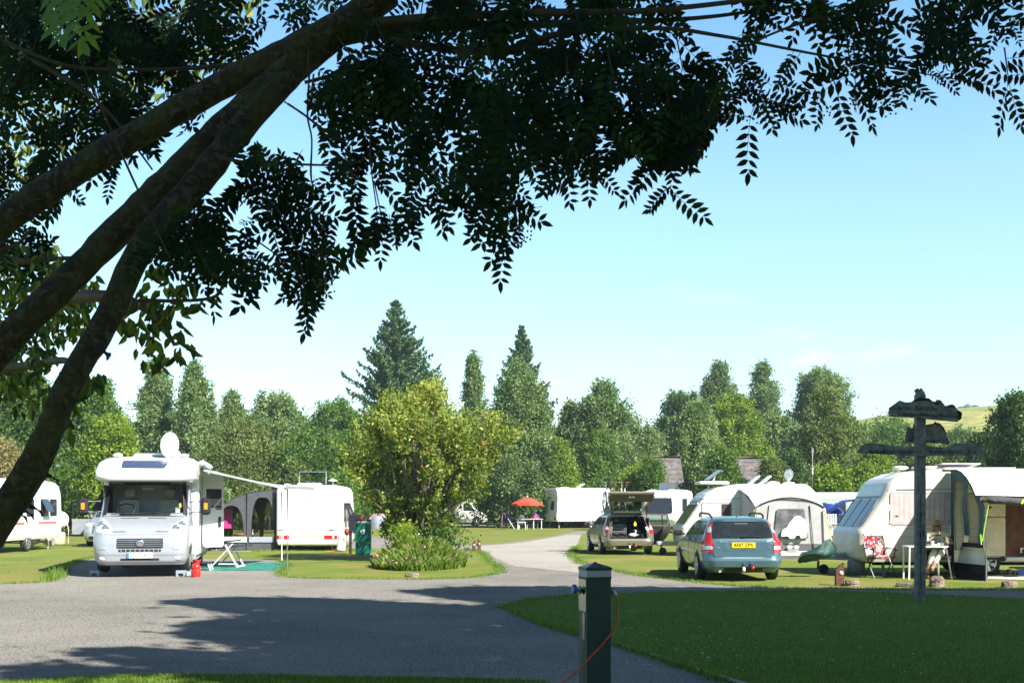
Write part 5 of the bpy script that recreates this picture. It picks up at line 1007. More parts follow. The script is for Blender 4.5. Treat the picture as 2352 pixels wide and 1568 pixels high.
def right_awning():
    r = empty('porch_awning', (10.1, 25.9, 0), 0, 'green and white caravan awning with clear side panel, right of the signpost', 'awning'); o = Vector((10.1, 25.9, 0))
    fab = M('awning_green', (.06, .11, .11), .85, var=.15); wht = M('awning_white', (.80, .80, .80), .7, var=.03); blk = M('awning_black', (.015, .015, .018), .85)
    top = [(26.78, 2.43), (26.45, 2.42), (26.1, 2.35), (25.8, 2.22), (25.5, 2.02), (25.3, 1.82), (25.22, 1.72)]
    def ztop(Y): return interp(sorted(top), Y)
    G = [[(X-o.x, Y-o.y, z+.02-.03*sin((X-10)*1.2)**2) for X in (9.98, 10.4, 11, 11.6, 12.2, 12.8, 13.4, 14)] for Y, z in top[:-1]]
    part(r, 'roof', lambda m: m.sheet(G, wht, thick=-.01)); part(r, 'roof_band', lambda m: m.sheet([[(11.55+k-o.x+(26.8-Y)*.2, Y-o.y-.01, z+.035) for k in (0, .12)] for Y, z in top[:-1]], fab))
    xo = 10.0-o.x
    def X_(Y, z): return xo+.12*(26.8-Y)/1.6+.03*sin(z*5+Y*3)*(Y < 26.6)
    def S(Y, z): return (X_(Y, z), Y-o.y, z)
    def strip(m, prof, mat, n=10):
        rows = []
        for Y0, Y1, z in prof: rows.append([S(Y0+(Y1-Y0)*k/4, z) for k in range(5)])
        m.sheet(rows, mat, thick=.006)
    def el(Y): return Y
    zs = [2.40, 2.2, 2.0, 1.8, 1.5, 1.2, .95, .8]
    def front(z): return interp([(0, 25.18), (.8, 25.2), (1.5, 25.22), (1.72, 25.22), (1.82, 25.3), (2.02, 25.5), (2.22, 25.8), (2.35, 26.1), (2.42, 26.45)], z)
    part(r, 'side_panel', lambda m: (strip(m, [(26.78, min(26.78, max(26.62, front(z))), z) for z in zs+[.5, .05]], fab), strip(m, [(max(front(z), 0)+.001, min(26.7, front(z)+(.22 if z < 1.7 else .30)), z) for z in zs], fab),
        strip(m, [(max(front(z), 25.95+.25*(2.0-z)*0), max(front(z)+.02, 26.18), z) for z in (2.2, 2.1, 2.0, 1.8, 1.5, 1.2, .95)], fab), strip(m, [(26.78, front(z)+.01, z) for z in (2.42, 2.30, 2.16)], fab)))
    part(r, 'clear_window', lambda m: (strip(m, [(26.62, 26.18, z) for z in (2.16, 1.8, 1.4, 1.0, .6)], g_clear), strip(m, [(25.95, front(z)+.2, z) for z in (1.9, 1.6, 1.3, 1.0, .80)], GL('mesh_film', (.80, .80, .74), .4, .3))))
    part(r, 'skirt', lambda m: (strip(m, [(26.25, 25.2, .80), (26.3, 25.2, .70)], blk), strip(m, [(26.35, 25.17, .698), (26.4, 25.15, .34)], wht), strip(m, [(26.45, 25.17, .338), (26.5, 25.15, .0)], blk)))
    part(r, 'pole', lambda m: (m.tube([(xo+.14, 25.14-o.y, 0), (xo+.14, 25.16-o.y, 1.70)], .022, m_alu, 8), m.tube([S(Y, z-.03) for Y, z in top], .018, fab, 6)))
    part(r, 'rolled_front', lambda m: m.tube([(X-o.x, 25.2-o.y, 1.70-.03*sin(X*2.3)-.02*(X-10)) for X in [10.0+.25*i for i in range(17)]], .085, M('roll_dark', (.06, .065, .075), .8, bump=.6), 9, rg=random.Random(2), jit=.15))
    lime = M('lime_strap', (.45, .85, .08), .6); part(r, 'strap', lambda m: m.bar((xo+.18, 25.12-o.y, 1.62), (xo+.05, 25.12-o.y, .85), .012, .012, lime)); part(r, 'strap', lambda m: m.bar((xo+.0, 25.1-o.y, 1.0), (xo+.02, 25.1-o.y, .78), .04, .015, lime)); [part(r, 'strap', lambda m: m.box((X-o.x, 25.1-o.y, 1.70), (.05, .03, .10), lime, ry=.5)) for X in (10.9, 11.75, 12.4)]
right_awning()
# ---------------------------------------------------------------- cars
def estate(label, loc, rz, paint, kind='closed', spoke=7):
    """estate car, rear at local y = -2.25; closed tailgate or open with its load space in view"""
    r = empty('estate_car', loc, rz, label, 'car'); op = kind == 'open'
    fr = [(.19, 2.10), (.32, 2.20), (.55, 2.20), (.64, 2.10), (.72, 1.92), (.80, 1.50), (.88, 1.08), (.93, .98), (1.2, .38), (1.30, .08), (1.36, -.25), (1.385, -.6)]
    re = [(.19, -2.10), (.30, -2.22), (.44, -2.25), (.50, -2.23), (.52, -2.19), (.62, -2.18), (.85, -2.16), (.92, -2.12), (1.22, -1.93), (1.30, -1.84), (1.345, -1.70), (1.375, -1.4), (1.385, -1.2)]
    wd = [(.19, .74), (.28, .81), (.44, .85), (.60, .855), (.80, .845), (.92, .80), (1.05, .755), (1.22, .685), (1.30, .63), (1.345, .55), (1.37, .42), (1.385, .25)]
    sl = shell(fr, re, wd, .27, .025); sk = None
    sk = lambda x, y, z: (y < -1.7 and .56 < z < 1.27 and abs(x) < .60-(z-.56)*.10) if op else False
    sk2 = (lambda x, y, z: sk(x, y, z) or (y > .3 and .97 < z < 1.26 and abs(x) < .55)) if op else None
    part(r, 'body', lambda m: sl.body(m, paint, sk2))
    sd = {s: sl.side(s) for s in (-1, 1)}; gl = m_dkglass
    for s in (-1, 1):
        if not (op and s == 1): pass
        part(r, 'side_window', lambda m: patch(m, rpoly([(.78, .945), (-.03, .955), (-.02, 1.275), (.22, 1.255)], .04), sd[s], gl, .006, 4, .08))
        part(r, 'side_window', lambda m: patch(m, rpoly([(-.12, .955), (-.95, .965), (-.92, 1.275), (-.10, 1.285)], .04), sd[s], gl, .006, 4, .08))
        part(r, 'side_window', lambda m: patch(m, rpoly([(-1.03, .97), (-1.76, .99), (-1.66, 1.20), (-1.02, 1.27)], .05), sd[s], gl, .006, 4, .08))
        part(r, 'door_seam', lambda m: [patch(m, [(y, .30), (y+.012, .30), (y+.012, .95), (y, .95)], sd[s], m_blk, .003, 2) for y in (-.08, .92, -.99)])
        part(r, 'sill', lambda m: patch(m, rect(-1.0, .20, .98, .28), sd[s], m_blk, .006, 2, .1))
        for yy in (0.12, -.75): part(r, 'door_handle', lambda m: m.box(sd[s](yy-.08, .86, .012), (.03, .17, .03), paint))
        for y in (-1.36, 1.30):
            part(r, 'wheel_arch', lambda m: arch(m, sl, s, y, .345)); wheel(r, s*.775, y, .305, .20, s, spoke)
        part(r, 'mirror', lambda m: (m.box((s*.98, .66, .98), (.20, .12, .13), m_blk if not op else paint, bev=.03), m.bar((s*.82, .68, .95), (s*.92, .68, .96), .05, .04, m_blk)))
        if not op: part(r, 'roof_rail', lambda m: m.tube([(s*.56, -1.50, 1.35), (s*.575, -1.42, 1.40), (s*.58, -1.2, 1.435), (s*.59, -.2, 1.45), (s*.58, .0, 1.42), (s*.565, .08, 1.36)], .022, m_blk, 8))
        else: part(r, 'roof_rail', lambda m: m.tube([(s*.56, -1.50, 1.36), (s*.58, -1.2, 1.41), (s*.59, -.2, 1.42), (s*.565, .08, 1.36)], .02, m_blk, 8))
        if not op:
            o = part(r, 'tail_lamp', lambda m: (patch(m, rpoly([(s*.64, .62), (s*.86, .62), (s*.86, .82), (s*.78, .93), (s*.735, 1.10), (s*.66, 1.25), (s*.60, 1.25), (s*.655, 1.08), (s*.675, .90), (s*.64, .86)][::s], .02), sl.rear, m_red, .012, 6, .05)))
            part(o, 'lamp_insert', lambda m: patch(m, rpoly([(s*.65, .68), (s*.85, .68), (s*.85, .76), (s*.65, .755)][::s], .03), sl.rear, m_clr, .018, 3, .05)); part(o, 'lamp_insert', lambda m: patch(m, rpoly([(s*.655, 1.04), (s*.73, 1.04), (s*.69, 1.16), (s*.635, 1.16)][::s], .02), sl.rear, m_clr, .020, 3, .05)); part(o, 'lamp_insert', lambda m: patch(m, [(s*.645, 1.165), (s*.665, 1.165), (s*.655, 1.20), (s*.635, 1.20)][::s], sl.rear, m_amb, .020, 2, .05))
        else:
            o = part(r, 'tail_lamp', lambda m: patch(m, rpoly([(s*.70, .68), (s*.82, .72), (s*.80, .90), (s*.70, 1.16), (s*.65, 1.24), (s*.63, 1.24), (s*.685, 1.02), (s*.69, .85)][::s], .02), sl.rear, m_red, .012, 6, .05))
            part(o, 'lamp_insert', lambda m: patch(m, rpoly([(s*.69, .83), (s*.80, .83), (s*.765, .96), (s*.69, .96)][::s], .02), sl.rear, m_clr, .020, 3, .05))
    part(r, 'bumper_valance', lambda m: (patch(m, rect(-.80, .20, .80, .31), sl.rear, m_blk, .008, 2, .08)))
    if not op:
        part(r, 'rear_window', lambda m: patch(m, rpoly([(-.645, .925), (.645, .925), (.585, 1.262), (-.585, 1.262)], .05), sl.rear, m_dkglass, .014, 6, .06))
        part(r, 'tailgate', lambda m: (patch(m, rpoly([(-.63, .53), (.63, .53), (.635, .905), (-.635, .905)], .05), sl.rear, paint, .010, 5, .06), patch(m, rpoly(rect(-.42, .66, .42, .86), .03), sl.rear, M('paint_recess', tuple(c*.9 for c in (.10, .18, .23)), .3, .3, coat=.6), .015, 3, .06)))
        part(r, 'spoiler_edge', lambda m: patch(m, rpoly([(-.60, 1.272), (.60, 1.272), (.56, 1.30), (-.56, 1.30)], .01), sl.rear, paint, .03, 3, .06)); part(r, 'brake_lamp', lambda m: patch(m, rect(-.14, 1.225, .14, 1.245), sl.rear, M('lamp_smoke', (.25, .20, .20), .2), .014, 2, .06))
        part(r, 'wiper', lambda m: m.tube([sl.rear(-.05, .955, .03), sl.rear(-.02, .945, .04), sl.rear(.42, .965, .03)], .012, m_blk, 6))
        part(r, 'cargo_grille', lambda m: [patch(m, rect(-.48, z, -.18, z+.006), sl.rear, M('glass_glint', (.16, .18, .18), .3), .0105, 2) for z in (1.03, 1.09, 1.15, 1.20)])  # grille bars painted as pale glints on the rear glass
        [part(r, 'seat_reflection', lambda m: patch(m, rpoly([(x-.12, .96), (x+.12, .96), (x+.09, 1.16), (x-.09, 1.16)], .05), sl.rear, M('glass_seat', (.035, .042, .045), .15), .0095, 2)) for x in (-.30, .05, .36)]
        part(r, 'bumper_glint', lambda m: patch(m, rect(-.80, .505, .80, .516), sl.rear, M('paint_glint', (.55, .68, .72), .2, .3), .006, 2, .06))  # pale line painted as a glint along the bumper edge
        plate(r, sl.rear(0, .775, .03), 'AF07 ZPX', m_yel, .50, .115); text_mesh('VOLVO', .05, .002, m_gry, 'lettering', r, sl.rear(0, .885, .016), sp=1.8); text_mesh('V50', .05, .002, m_gry, 'lettering', r, sl.rear(-.54, .72, .02)); text_mesh('D5', .04, .002, m_gry, 'lettering', r, sl.rear(.55, .72, .02))
    else:
        blk = M('load_space', (.012, .012, .013), .9)
        part(r, 'load_space', lambda m: (m.box((0, -1.4, .54), (1.26, 1.5, .03), blk), m.box((-.66, -1.45, .88), (.03, 1.3, .68), blk), m.box((.66, -1.45, .88), (.03, 1.3, .68), blk), m.box((0, -.72, .78), (1.2, .08, .40), M('seat_dark', (.03, .028, .028), .9)), m.box((0, -1.2, 1.33), (1.0, .9, .02), blk)))
        for x in (-.36, .36): o = part(r, 'rear_seat', lambda m: m.box((x, -.6, .86), (.46, .12, .40), M('seat_dark', (.03, .028, .028), .9), bev=.04)); part(o, 'headrest', lambda m: m.box((x, -.62, 1.12), (.24, .10, .14), M('seat_dark', (.03, .028, .028), .9), bev=.03))
        part(r, 'windscreen', lambda m: patch(m, rpoly([(-.62, .95), (.62, .95), (.54, 1.27), (-.54, 1.27)], .05), sl.front, g_side, .010, 4, .08))
        part(r, 'load_seal', lambda m: m.tube([sl.rear(x, z, .01) for x, z in ((-.60, .56), (.60, .56), (.62, .62), (.58, 1.0), (.50, 1.24), (.42, 1.29), (-.42, 1.29), (-.50, 1.24), (-.58, 1.0), (-.62, .62), (-.60, .56))], .018, m_blk, 6))
        part(r, 'bumper_line', lambda m: patch(m, rect(-.84, .46, .84, .475), sl.rear, m_blk, .006, 2, .06)); part(r, 'bumper_strip', lambda m: [patch(m, rect(s*.80-.04, .60, s*.80+.04, .625), sl.rear, m_blk, .008, 2, .04) for s in (-1,)])
        # raised tailgate, inner side to the camera
        tg = empty('tailgate', (0, -1.74, 1.36)); tg.parent = r; tg.rotation_euler = (R(-34), 0, 0)
        dk = M('gate_lining', (.10, .085, .06), .6)
        w0, w1, h0 = .52, .72, 1.05
        def fr_(m, mat, y, a, b): 
            P = [(-w0*a, 0+b), (w0*a, 0+b), (w1*a, -h0+b), (-w1*a, -h0+b)]
        part(tg, 'gate_frame', lambda m: (m.bar((-.50, 0, 0), (-.72, -1.02, .03), .10, .05, paint), m.bar((.50, 0, 0), (.72, -1.02, .03), .10, .05, paint), m.box((0, -.03, 0), (1.02, .12, .05), paint), m.prism([(-.72, -1.16), (.72, -1.16), (.68, -.72), (-.68, -.72)], 'z', -.02, .04, dk), m.prism([(-.74, -1.20), (.74, -1.20), (.74, -1.12), (-.74, -1.12)], 'z', .0, .06, paint)))
        part(tg, 'gate_window', lambda m: m.box((0, -.40, .01), (1.08, .66, .01), GL('gate_glass', (.60, .68, .66), .6))); part(tg, 'gate_pull', lambda m: [m.ball((x, -1.0, -.03), .05, m_white, 8, (1, 1, .4)) for x in (-.055, .055)])
        for s in (-1, 1): part(r, 'gas_strut', lambda m: m.tube([(s*.58, -1.95, 1.12), (s*.60, -2.25, 1.60)], .012, m_blk, 6))
        # near side rear door swung open
        dr = empty('door', (.84, -.08, 0)); dr.parent = r; dr.rotation_euler = (0, 0, R(64))
        prof_ = [(0, .27), (-.62, .27), (-.86, .55), (-1.0, .80), (-.97, .93), (-.90, 1.28), (-.80, 1.33), (-.02, 1.36)]
        part(dr, 'door_shell', lambda m: (m.prism([(0, .27), (-.62, .27), (-.86, .55), (-1.0, .80), (-.98, .94), (0, .94)], 'x', -.02, .05, paint), m.bar((0.01, 0, .94), (.01, 0, 1.35), .05, .05, paint), m.bar((.01, -.96, .94), (.01, -.86, 1.31), .05, .06, paint), m.bar((.01, 0, 1.34), (.01, -.86, 1.31), .05, .05, paint), m.bar((.01, -.70, .94), (.01, -.68, 1.31), .03, .04, m_blk)))
        part(dr, 'door_lining', lambda m: (m.prism([(-.03, .34), (-.48, .34), (-.66, .60), (-.74, .84), (-.78, .90), (-.03, .92)], 'x', -.05, -.02, M('door_card', (.05, .045, .045), .8)), m.box((-.07, -.35, .62), (.04, .5, .06), m_blk, bev=.01)))
        part(dr, 'door_glass', lambda m: m.box((.01, -.46, 1.13), (.008, .84, .36), GL('door_glass_pale', (.6, .66, .64), 1.0)))
    part(r, 'towbar', lambda m: (m.tube([(-.03, -2.05, .22), (-.03, -2.30, .24), (-.03, -2.36, .32)], .025, m_blk, 8), m.ball((-.03, -2.36, .36), .035, m_blk, 8), m.box((.14, -2.30, .34), (.09, .08, .10), m_blk, bev=.02)))
    part(r, 'tow_ball_cap', lambda m: m.ball((-.03, -2.38, .27), .045, m_white, 10, (.8, .8, 1.3))); part(r, 'tow_socket', lambda m: m.ball((.17, -2.33, .30), .04, m_red, 8)); part(r, 'underbody', lambda m: m.box((0, 0, .24), (1.4, 3.9, .12), m_dk)); part(r, 'exhaust', lambda m: m.cyl((-.5, -2.2, .22), (-.5, -2.0, .22), .03, m_gry, r2=.03))
    part(r, 'aerial', lambda m: m.ball((.02, -1.35, 1.39), .03, paint, 8, (.7, 1.4, 1)))
    return r, sl
m_blue = M('paint_blue_metal', (.085, .165, .215), .30, .35, var=.03, coat=.8); m_brz = M('paint_bronze', (.28, .255, .205), .28, .5, var=.03, coat=.8)
VX = Vector(((1709-CX)*24.9/F, 24.9+2.25, 0)); estate('ice blue metallic estate car with yellow plate, parked nearest the path', VX, R(0), m_blue)
BX = Vector(((1431-CX)*38.6/F+.05, 38.6+2.25, 0)); BZ = R(4.5); estate('bronze estate car with raised tailgate, open door and roof bicycles', BX, BZ, m_brz, 'open')
bxm = Matrix.Translation(BX) @ Matrix.Rotation(BZ, 4, 'Z')
def loose(name, label, cat, loc, fn, rz=0, group=None):
    mb = MB(); fn(mb); o = mb.build(name, None, None, loc); o.rotation_euler = (0, 0, rz); return tag(o, label, cat, group)
def B_(x, y, z): return bxm @ Vector((x, y, z))
# cargo
loose('dog_crate', 'black wire dog crate left inside the bronze car boot', 'crate', B_(-.30, -1.5, .56), lambda m: ([m.bar((x, y, 0), (x, y, .42), .012, .012, m_gry) for x in [-.26+.065*i for i in range(9)] for y in (-.25, .25)], [m.bar((-.26, y, z), (.26, y, z), .012, .012, m_gry) for z in (.0, .1, .2, .3, .42) for y in (-.25, .25)], m.box((0, .27, .2), (.54, .02, .42), m_ink), m.box((0, 0, .005), (.54, .56, .012), m_ink)), BZ)
loose('blanket', 'dark quilted dog blanket in the open car boot', 'blanket', B_(-.30, -1.86, .57), lambda m: m.sheet([[(x, y, .13+.03*sin(x*22)+.02*cos(y*30)-.25*y*y) for x in [-.26+.052*i for i in range(11)]] for y in (-.12, -.04, .04, .12)], M('quilt_black', (.03, .03, .035), .9, bump=.5), thick=.12), BZ)
loose('carrier_bag', 'crumpled white bags in the bronze car boot', 'bag', B_(.16, -1.84, .57), lambda m: (m.ball((0, 0, .07), .10, m_white, 9, (1.5, 1, .7)), m.ball((.16, .02, .06), .09, M('bag_blue', (.2, .24, .35)), 9, (1.3, 1, .6))), BZ)
loose('tool_bag', 'grey holdall standing at right of the car boot', 'bag', B_(.34, -1.6, .57), lambda m: (m.box((0, 0, .14), (.26, .3, .26), M('holdall', (.08, .09, .11), .8), bev=.04), m.box((-.05, -.17, .16), (.05, .02, .16), m_white), m.box((.17, -.1, .06), (.1, .1, .12), M('tin', (.5, .45, .35)))), BZ)
loose('hanging_tag', 'yellow air freshener tag hanging inside the car boot', 'tag', B_(.24, -1.9, 1.02), lambda m: m.prism([(-.035, -.07), (.035, -.07), (.045, .0), (.0, .09), (-.045, .0)], 'y', -.005, .005, M('tag_yellow', (.9, .85, .02))), BZ)
def bicycle(label, x, col, z=1.46):
    p = B_(x, -.35, z); r = empty('bicycle', p, BZ+R(2), label, 'bicycle', 'bicycles upright on the bronze car roof'); fm = M('bike_white', (.75, .75, .75), .3); f2 = M('bike_'+col, {'red': (.6, .03, .02), 'blue': (.08, .12, .2)}[col], .3)
    for y in (-.50, .50):
        o = part(r, 'wheel', lambda m: m.tube([(0, y+.31*cos(a), .31+.31*sin(a)) for a in [2*pi*i/26 for i in range(27)]], .022, m_rub, 6))
        part(o, 'rim', lambda m: (m.tube([(0, y+.285*cos(a), .31+.285*sin(a)) for a in [2*pi*i/26 for i in range(27)]], .010, m_alu, 5), [m.tube([(0, y, .31), (0, y+.28*cos(a), .31+.28*sin(a))], .003, m_alu, 3) for a in [2*pi*i/12 for i in range(12)]], m.cyl((-.05, y, .31), (.05, y, .31), .02, m_alu)))
    bb, st, ht, hb = (0, -.05, .28), (0, -.20, .80), (0, .30, .82), (0, .34, .66)
    part(r, 'frame', lambda m: (m.tube([bb, st], .020, fm, 7), m.tube([st, ht], .020, f2, 7), m.tube([bb, hb], .024, f2, 7), m.tube([(0, -.5, .31), bb], .012, fm, 6), m.tube([(0, -.5, .31), st], .012, fm, 6), m.tube([ht, hb], .024, fm, 7)))
    part(r, 'fork', lambda m: (m.tube([hb, (.05, .42, .55), (.05, .5, .31)], .014, fm, 6), m.tube([hb, (-.05, .42, .55), (-.05, .5, .31)], .014, fm, 6)))
    part(r, 'handlebar', lambda m: (m.tube([ht, (0, .28, .95)], .016, m_alu, 6), m.tube([(-.31, .24, .97), (-.1, .30, .96), (.1, .30, .96), (.31, .24, .97)], .015, m_alu, 7)))
    for s in (-1, 1): part(r, 'grip', lambda m: m.tube([(s*.21, .26, .968), (s*.32, .24, .972)], .024, f2, 7))
    part(r, 'saddle', lambda m: (m.tube([st, (0, -.22, .93)], .014, m_alu, 6), m.ball((0, -.24, .95), .09, m_ink, 9, (.8, 1.5, .4)))); part(r, 'saddle_bag', lambda m: m.box((0, -.36, .84), (.14, .12, .16), m_ink, bev=.03)); part(r, 'crank', lambda m: (m.bar((.05, -.05, .28), (.07, .05, .14), .025, .012, m_gry), m.bar((-.05, -.05, .28), (-.07, -.15, .42), .025, .012, m_gry), m.lathe([(.09, 0), (.09, .006), (.001, .006)], m_gry, (.04, -.05, .28), 'x', 14)))
bicycle('left bicycle on the car roof, white with dark saddle bag', -.44, 'blue'); bicycle('right bicycle on the car roof, white with red grips and frame', .12, 'red')
loose('roof_rack', 'black roof bars and bike trays across the bronze car', 'roof rack', B_(0, -.35, 1.40), lambda m: ([m.box((0, y, .02), (1.25, .05, .03), m_blk) for y in (-.55, .55)], [m.box((x, 0, .05), (.07, 1.5, .025), m_gry) for x in (-.44, .12)], m.tube([(-.62, -.1, .05), (-.55, -.15, .6), (-.46, -.1, .9)], .012, m_ink, 6)), BZ)

def simple_car(name, label, loc, rz, paint, H=1.45, L_=4.2, suv=False, group=None):
    r = empty(name, loc, rz, label, 'car', group); h = L_/2; b = .95 if not suv else 1.12
    fr = [(.22, h-.1), (.35, h), (.6, h), (.72 if not suv else .95, h-.10), (b-.1, h-.75), (b, h-1.15), (H-.12, h-1.75), (H, h-2.2)]
    re = [(.22, -h+.1), (.35, -h), (b-.1, -h+.03), (b, -h+.08), (H-.12, -h+.45), (H, -h+.8)]
    sl = shell(fr, re, [(.22, .76), (.4, .85), (b-.1, .86), (b, .82), (H-.12, .66), (H, .5)], .25, .06)
    part(r, 'body', lambda m: sl.body(m, paint)); zt = H-.10
    part(r, 'windscreen', lambda m: patch(m, rpoly([(-.68, b+.04), (.68, b+.04), (.56, zt), (-.56, zt)], .06), sl.front, m_dkglass, .01, 4, .1))
    part(r, 'rear_window', lambda m: patch(m, rpoly([(-.64, b+.04), (.64, b+.04), (.54, zt), (-.54, zt)], .06), sl.rear, m_dkglass, .01, 4, .1))
    for s in (-1, 1):
        part(r, 'side_window', lambda m: patch(m, rpoly([(h-1.35, b+.02), (.0, b+.02), (.0, zt), (h-1.85, zt)], .05), sl.side(s), m_dkglass, .008, 3, .1)); part(r, 'side_window', lambda m: patch(m, rpoly([(-.1, b+.02), (-h+.4, b+.03), (-h+.75, zt), (-.1, zt)], .05), sl.side(s), m_dkglass, .008, 3, .1))
        for y in (h-.85, -h+.8): part(r, 'wheel_arch', lambda m: arch(m, sl, s, y, .37)); wheel(r, s*.76, y, .32 if not suv else .38, .2, s, 5)
        part(r, 'headlight', lambda m: patch(m, rpoly([(s*.5, b-.30), (s*.80, b-.30), (s*.80, b-.12), (s*.56, b-.15)][::s], .04), sl.front, m_clr, .012, 3, .06)); part(r, 'tail_lamp', lambda m: patch(m, rpoly([(s*.62, b-.25), (s*.82, b-.25), (s*.80, b), (s*.64, b)][::s], .03), sl.rear, m_red, .012, 3, .06)); part(r, 'mirror', lambda m: m.box((s*.95, h-1.45, b+.06), (.2, .12, .14), paint, bev=.03))
    part(r, 'grille', lambda m: patch(m, rpoly(rect(-.34, b-.32, .34, b-.14), .03), sl.front, m_blk, .012, 3, .1)); part(r, 'bumper_intake', lambda m: patch(m, rpoly(rect(-.6, .30, .6, .42), .03), sl.front, m_blk, .012, 3, .1)); return r, sl
# silver off-roader behind the motorhome, door open
p = Vector(((205-CX)*46.5/F+.5, 48.6, 0)); so, ssl = simple_car('off_road_car', 'silver off-road car with its front door open, behind the motorhome mirror', p, R(184), M('paint_silver', (.45, .47, .50), .3, .5, coat=.6), 1.85, 4.6, True)
part(so, 'front_door', lambda m: (m.box((1.22, 1.08, .78), (.75, .06, .62), M('door_silver', (.30, .31, .35), .5)), m.bar((.88, 1.08, 1.1), (1.0, 1.08, 1.66), .05, .05, m_blk), m.bar((1.0, 1.08, 1.66), (1.55, 1.08, 1.66), .05, .05, m_blk), m.bar((1.58, 1.08, 1.1), (1.55, 1.08, 1.66), .05, .05, m_blk))); part(so, 'bull_bar', lambda m: [m.tube([(s*.30, 2.34, .45), (s*.30, 2.42, .75), (s*.28, 2.36, 1.0)], .05, m_chr, 8) for s in (-1, 1)])
simple_car('dark_car', 'dark car parked behind the raised tailgate', Vector(((1474-CX)*76/F, 78, 0)), R(150), M('paint_black', (.012, .013, .018), .2, coat=1), 1.5, 4.2)
bc, bsl = simple_car('blue_car', 'dark blue estate with tailgate up beside the red parasol', Vector((2.95, 89.2, 0)), R(270), M('paint_blue', (.02, .09, .34), .2, .3, coat=1), 1.5, 3.9)
part(bc, 'tailgate', lambda m: (m.prism([(-1.2, 1.46), (-1.15, 1.53), (-2.2, 1.72), (-2.24, 1.64)], 'x', -.6, .6, M('gate_mint', (.25, .55, .42), .4)), m.prism([(-1.98, .5), (-1.90, .5), (-1.70, 1.35), (-1.95, 1.0)], 'x', -.58, .58, m_ink)))
# ---------------------------------------------------------------- further caravans and vans
def box_rear(H): return [(.35, 0)]
# white caravan beside the motorhome, tail to the camera
c0 = Vector(((706-CX)*42.3/F, 42.3, 0)); L2 = 2.5
r, sl = caravan('plain white caravan with its tail and red lamps towards the camera', c0+Vector((-.05, 2.5, 0)), R(2), 5.0, 2.32, 2.36, .18, [(.18, 2.3), (.9, 2.5), (1.1, 2.42), (1.9, 2.1), (2.2, 1.8), (2.36, 1.3)], [(.18, -2.42), (.30, -2.5), (2.1, -2.47), (2.30, -2.42), (2.36, -2.30)], m_white, axle=-.2, rad=.10, wl=[(.18, 1.10), (.32, 1.16), (2.15, 1.16), (2.30, 1.11), (2.36, .98)])
for x in (-1.05, -.78, .80):
    w_ = .10 if x < 0 else .26; o = part(r, 'tail_lamp', lambda m: patch(m, rpoly(rect(x-w_*.9, .42, x+w_*.9, .56), .015), sl.rear, m_red, .014, 3, .08)); part(o, 'lamp_insert', lambda m: patch(m, rect(x+w_*.2, .44, x+w_*.5, .54), sl.rear, m_clr, .02, 2))
part(r, 'number_plate', lambda m: patch(m, rect(-.30, .48, .28, .57), sl.rear, M('plate_faded', (.80, .76, .40), .5), .012, 2)); part(r, 'top_stripe', lambda m: patch(m, rect(-.14, 1.835, .20, 1.855), sl.rear, m_red, .008, 2)); part(r, 'badge', lambda m: patch(m, rpoly(rect(-.04, .80, .06, .83), .01), sl.rear, m_gry, .01, 2))
part(r, 'bumper', lambda m: m.box((0, -2.5, .27), (2.2, .06, .10), M('bumper_cream', (.74, .70, .60), .5), bev=.02)); [part(r, 'grab_handle', lambda m: m.box((x, -2.52, .78), (.18, .03, .03), m_white)) for x in (-.95, .85)]
for q in (0, 1): win(r, sl.side(1), rect(.2+q*1.1-1.6, 1.05, 1.0+q*1.1-1.6, 1.7)); part(r, 'open_window', lambda m: m.prism([(1.17, 1.72), (1.19, 1.72), (1.42, 1.12), (1.40, 1.11)], 'y', -1.4+q*1.1, -.65+q*1.1, m_pane))
part(r, 'roof_light', lambda m: (m.box((-.05, -1.7, 2.40), (.85, .6, .09), m_white, bev=.03))); o = part(r, 'roof_hatch', lambda m: ([m.bar(a, b, .035, .03, M('hatch_frame', (.25, .27, .30), .5)) for a, b in (((-.46, -1.6, 2.42), (-.46, -1.5, 2.86)), ((.52, -1.6, 2.42), (.52, -1.5, 2.86)), ((-.46, -1.5, 2.86), (.52, -1.5, 2.86)))])); part(o, 'hatch_pane', lambda m: m.box((.03, -1.55, 2.64), (.96, .01, .44), GL('hatch_glass', (.70, .75, .78), .4)))
part(r, 'roof_aerial', lambda m: (m.cyl((.80, -1.9, 2.34), (.80, -1.9, 2.62), .025, m_white), m.lathe([(.001, 0), (.17, .03), (.17, .05), (.001, .10)], m_white, (.80, -1.9, 2.50), n=16), m.ball((-.85, -1.9, 2.38), .10, m_white, 8, (1.4, 1, .5))))
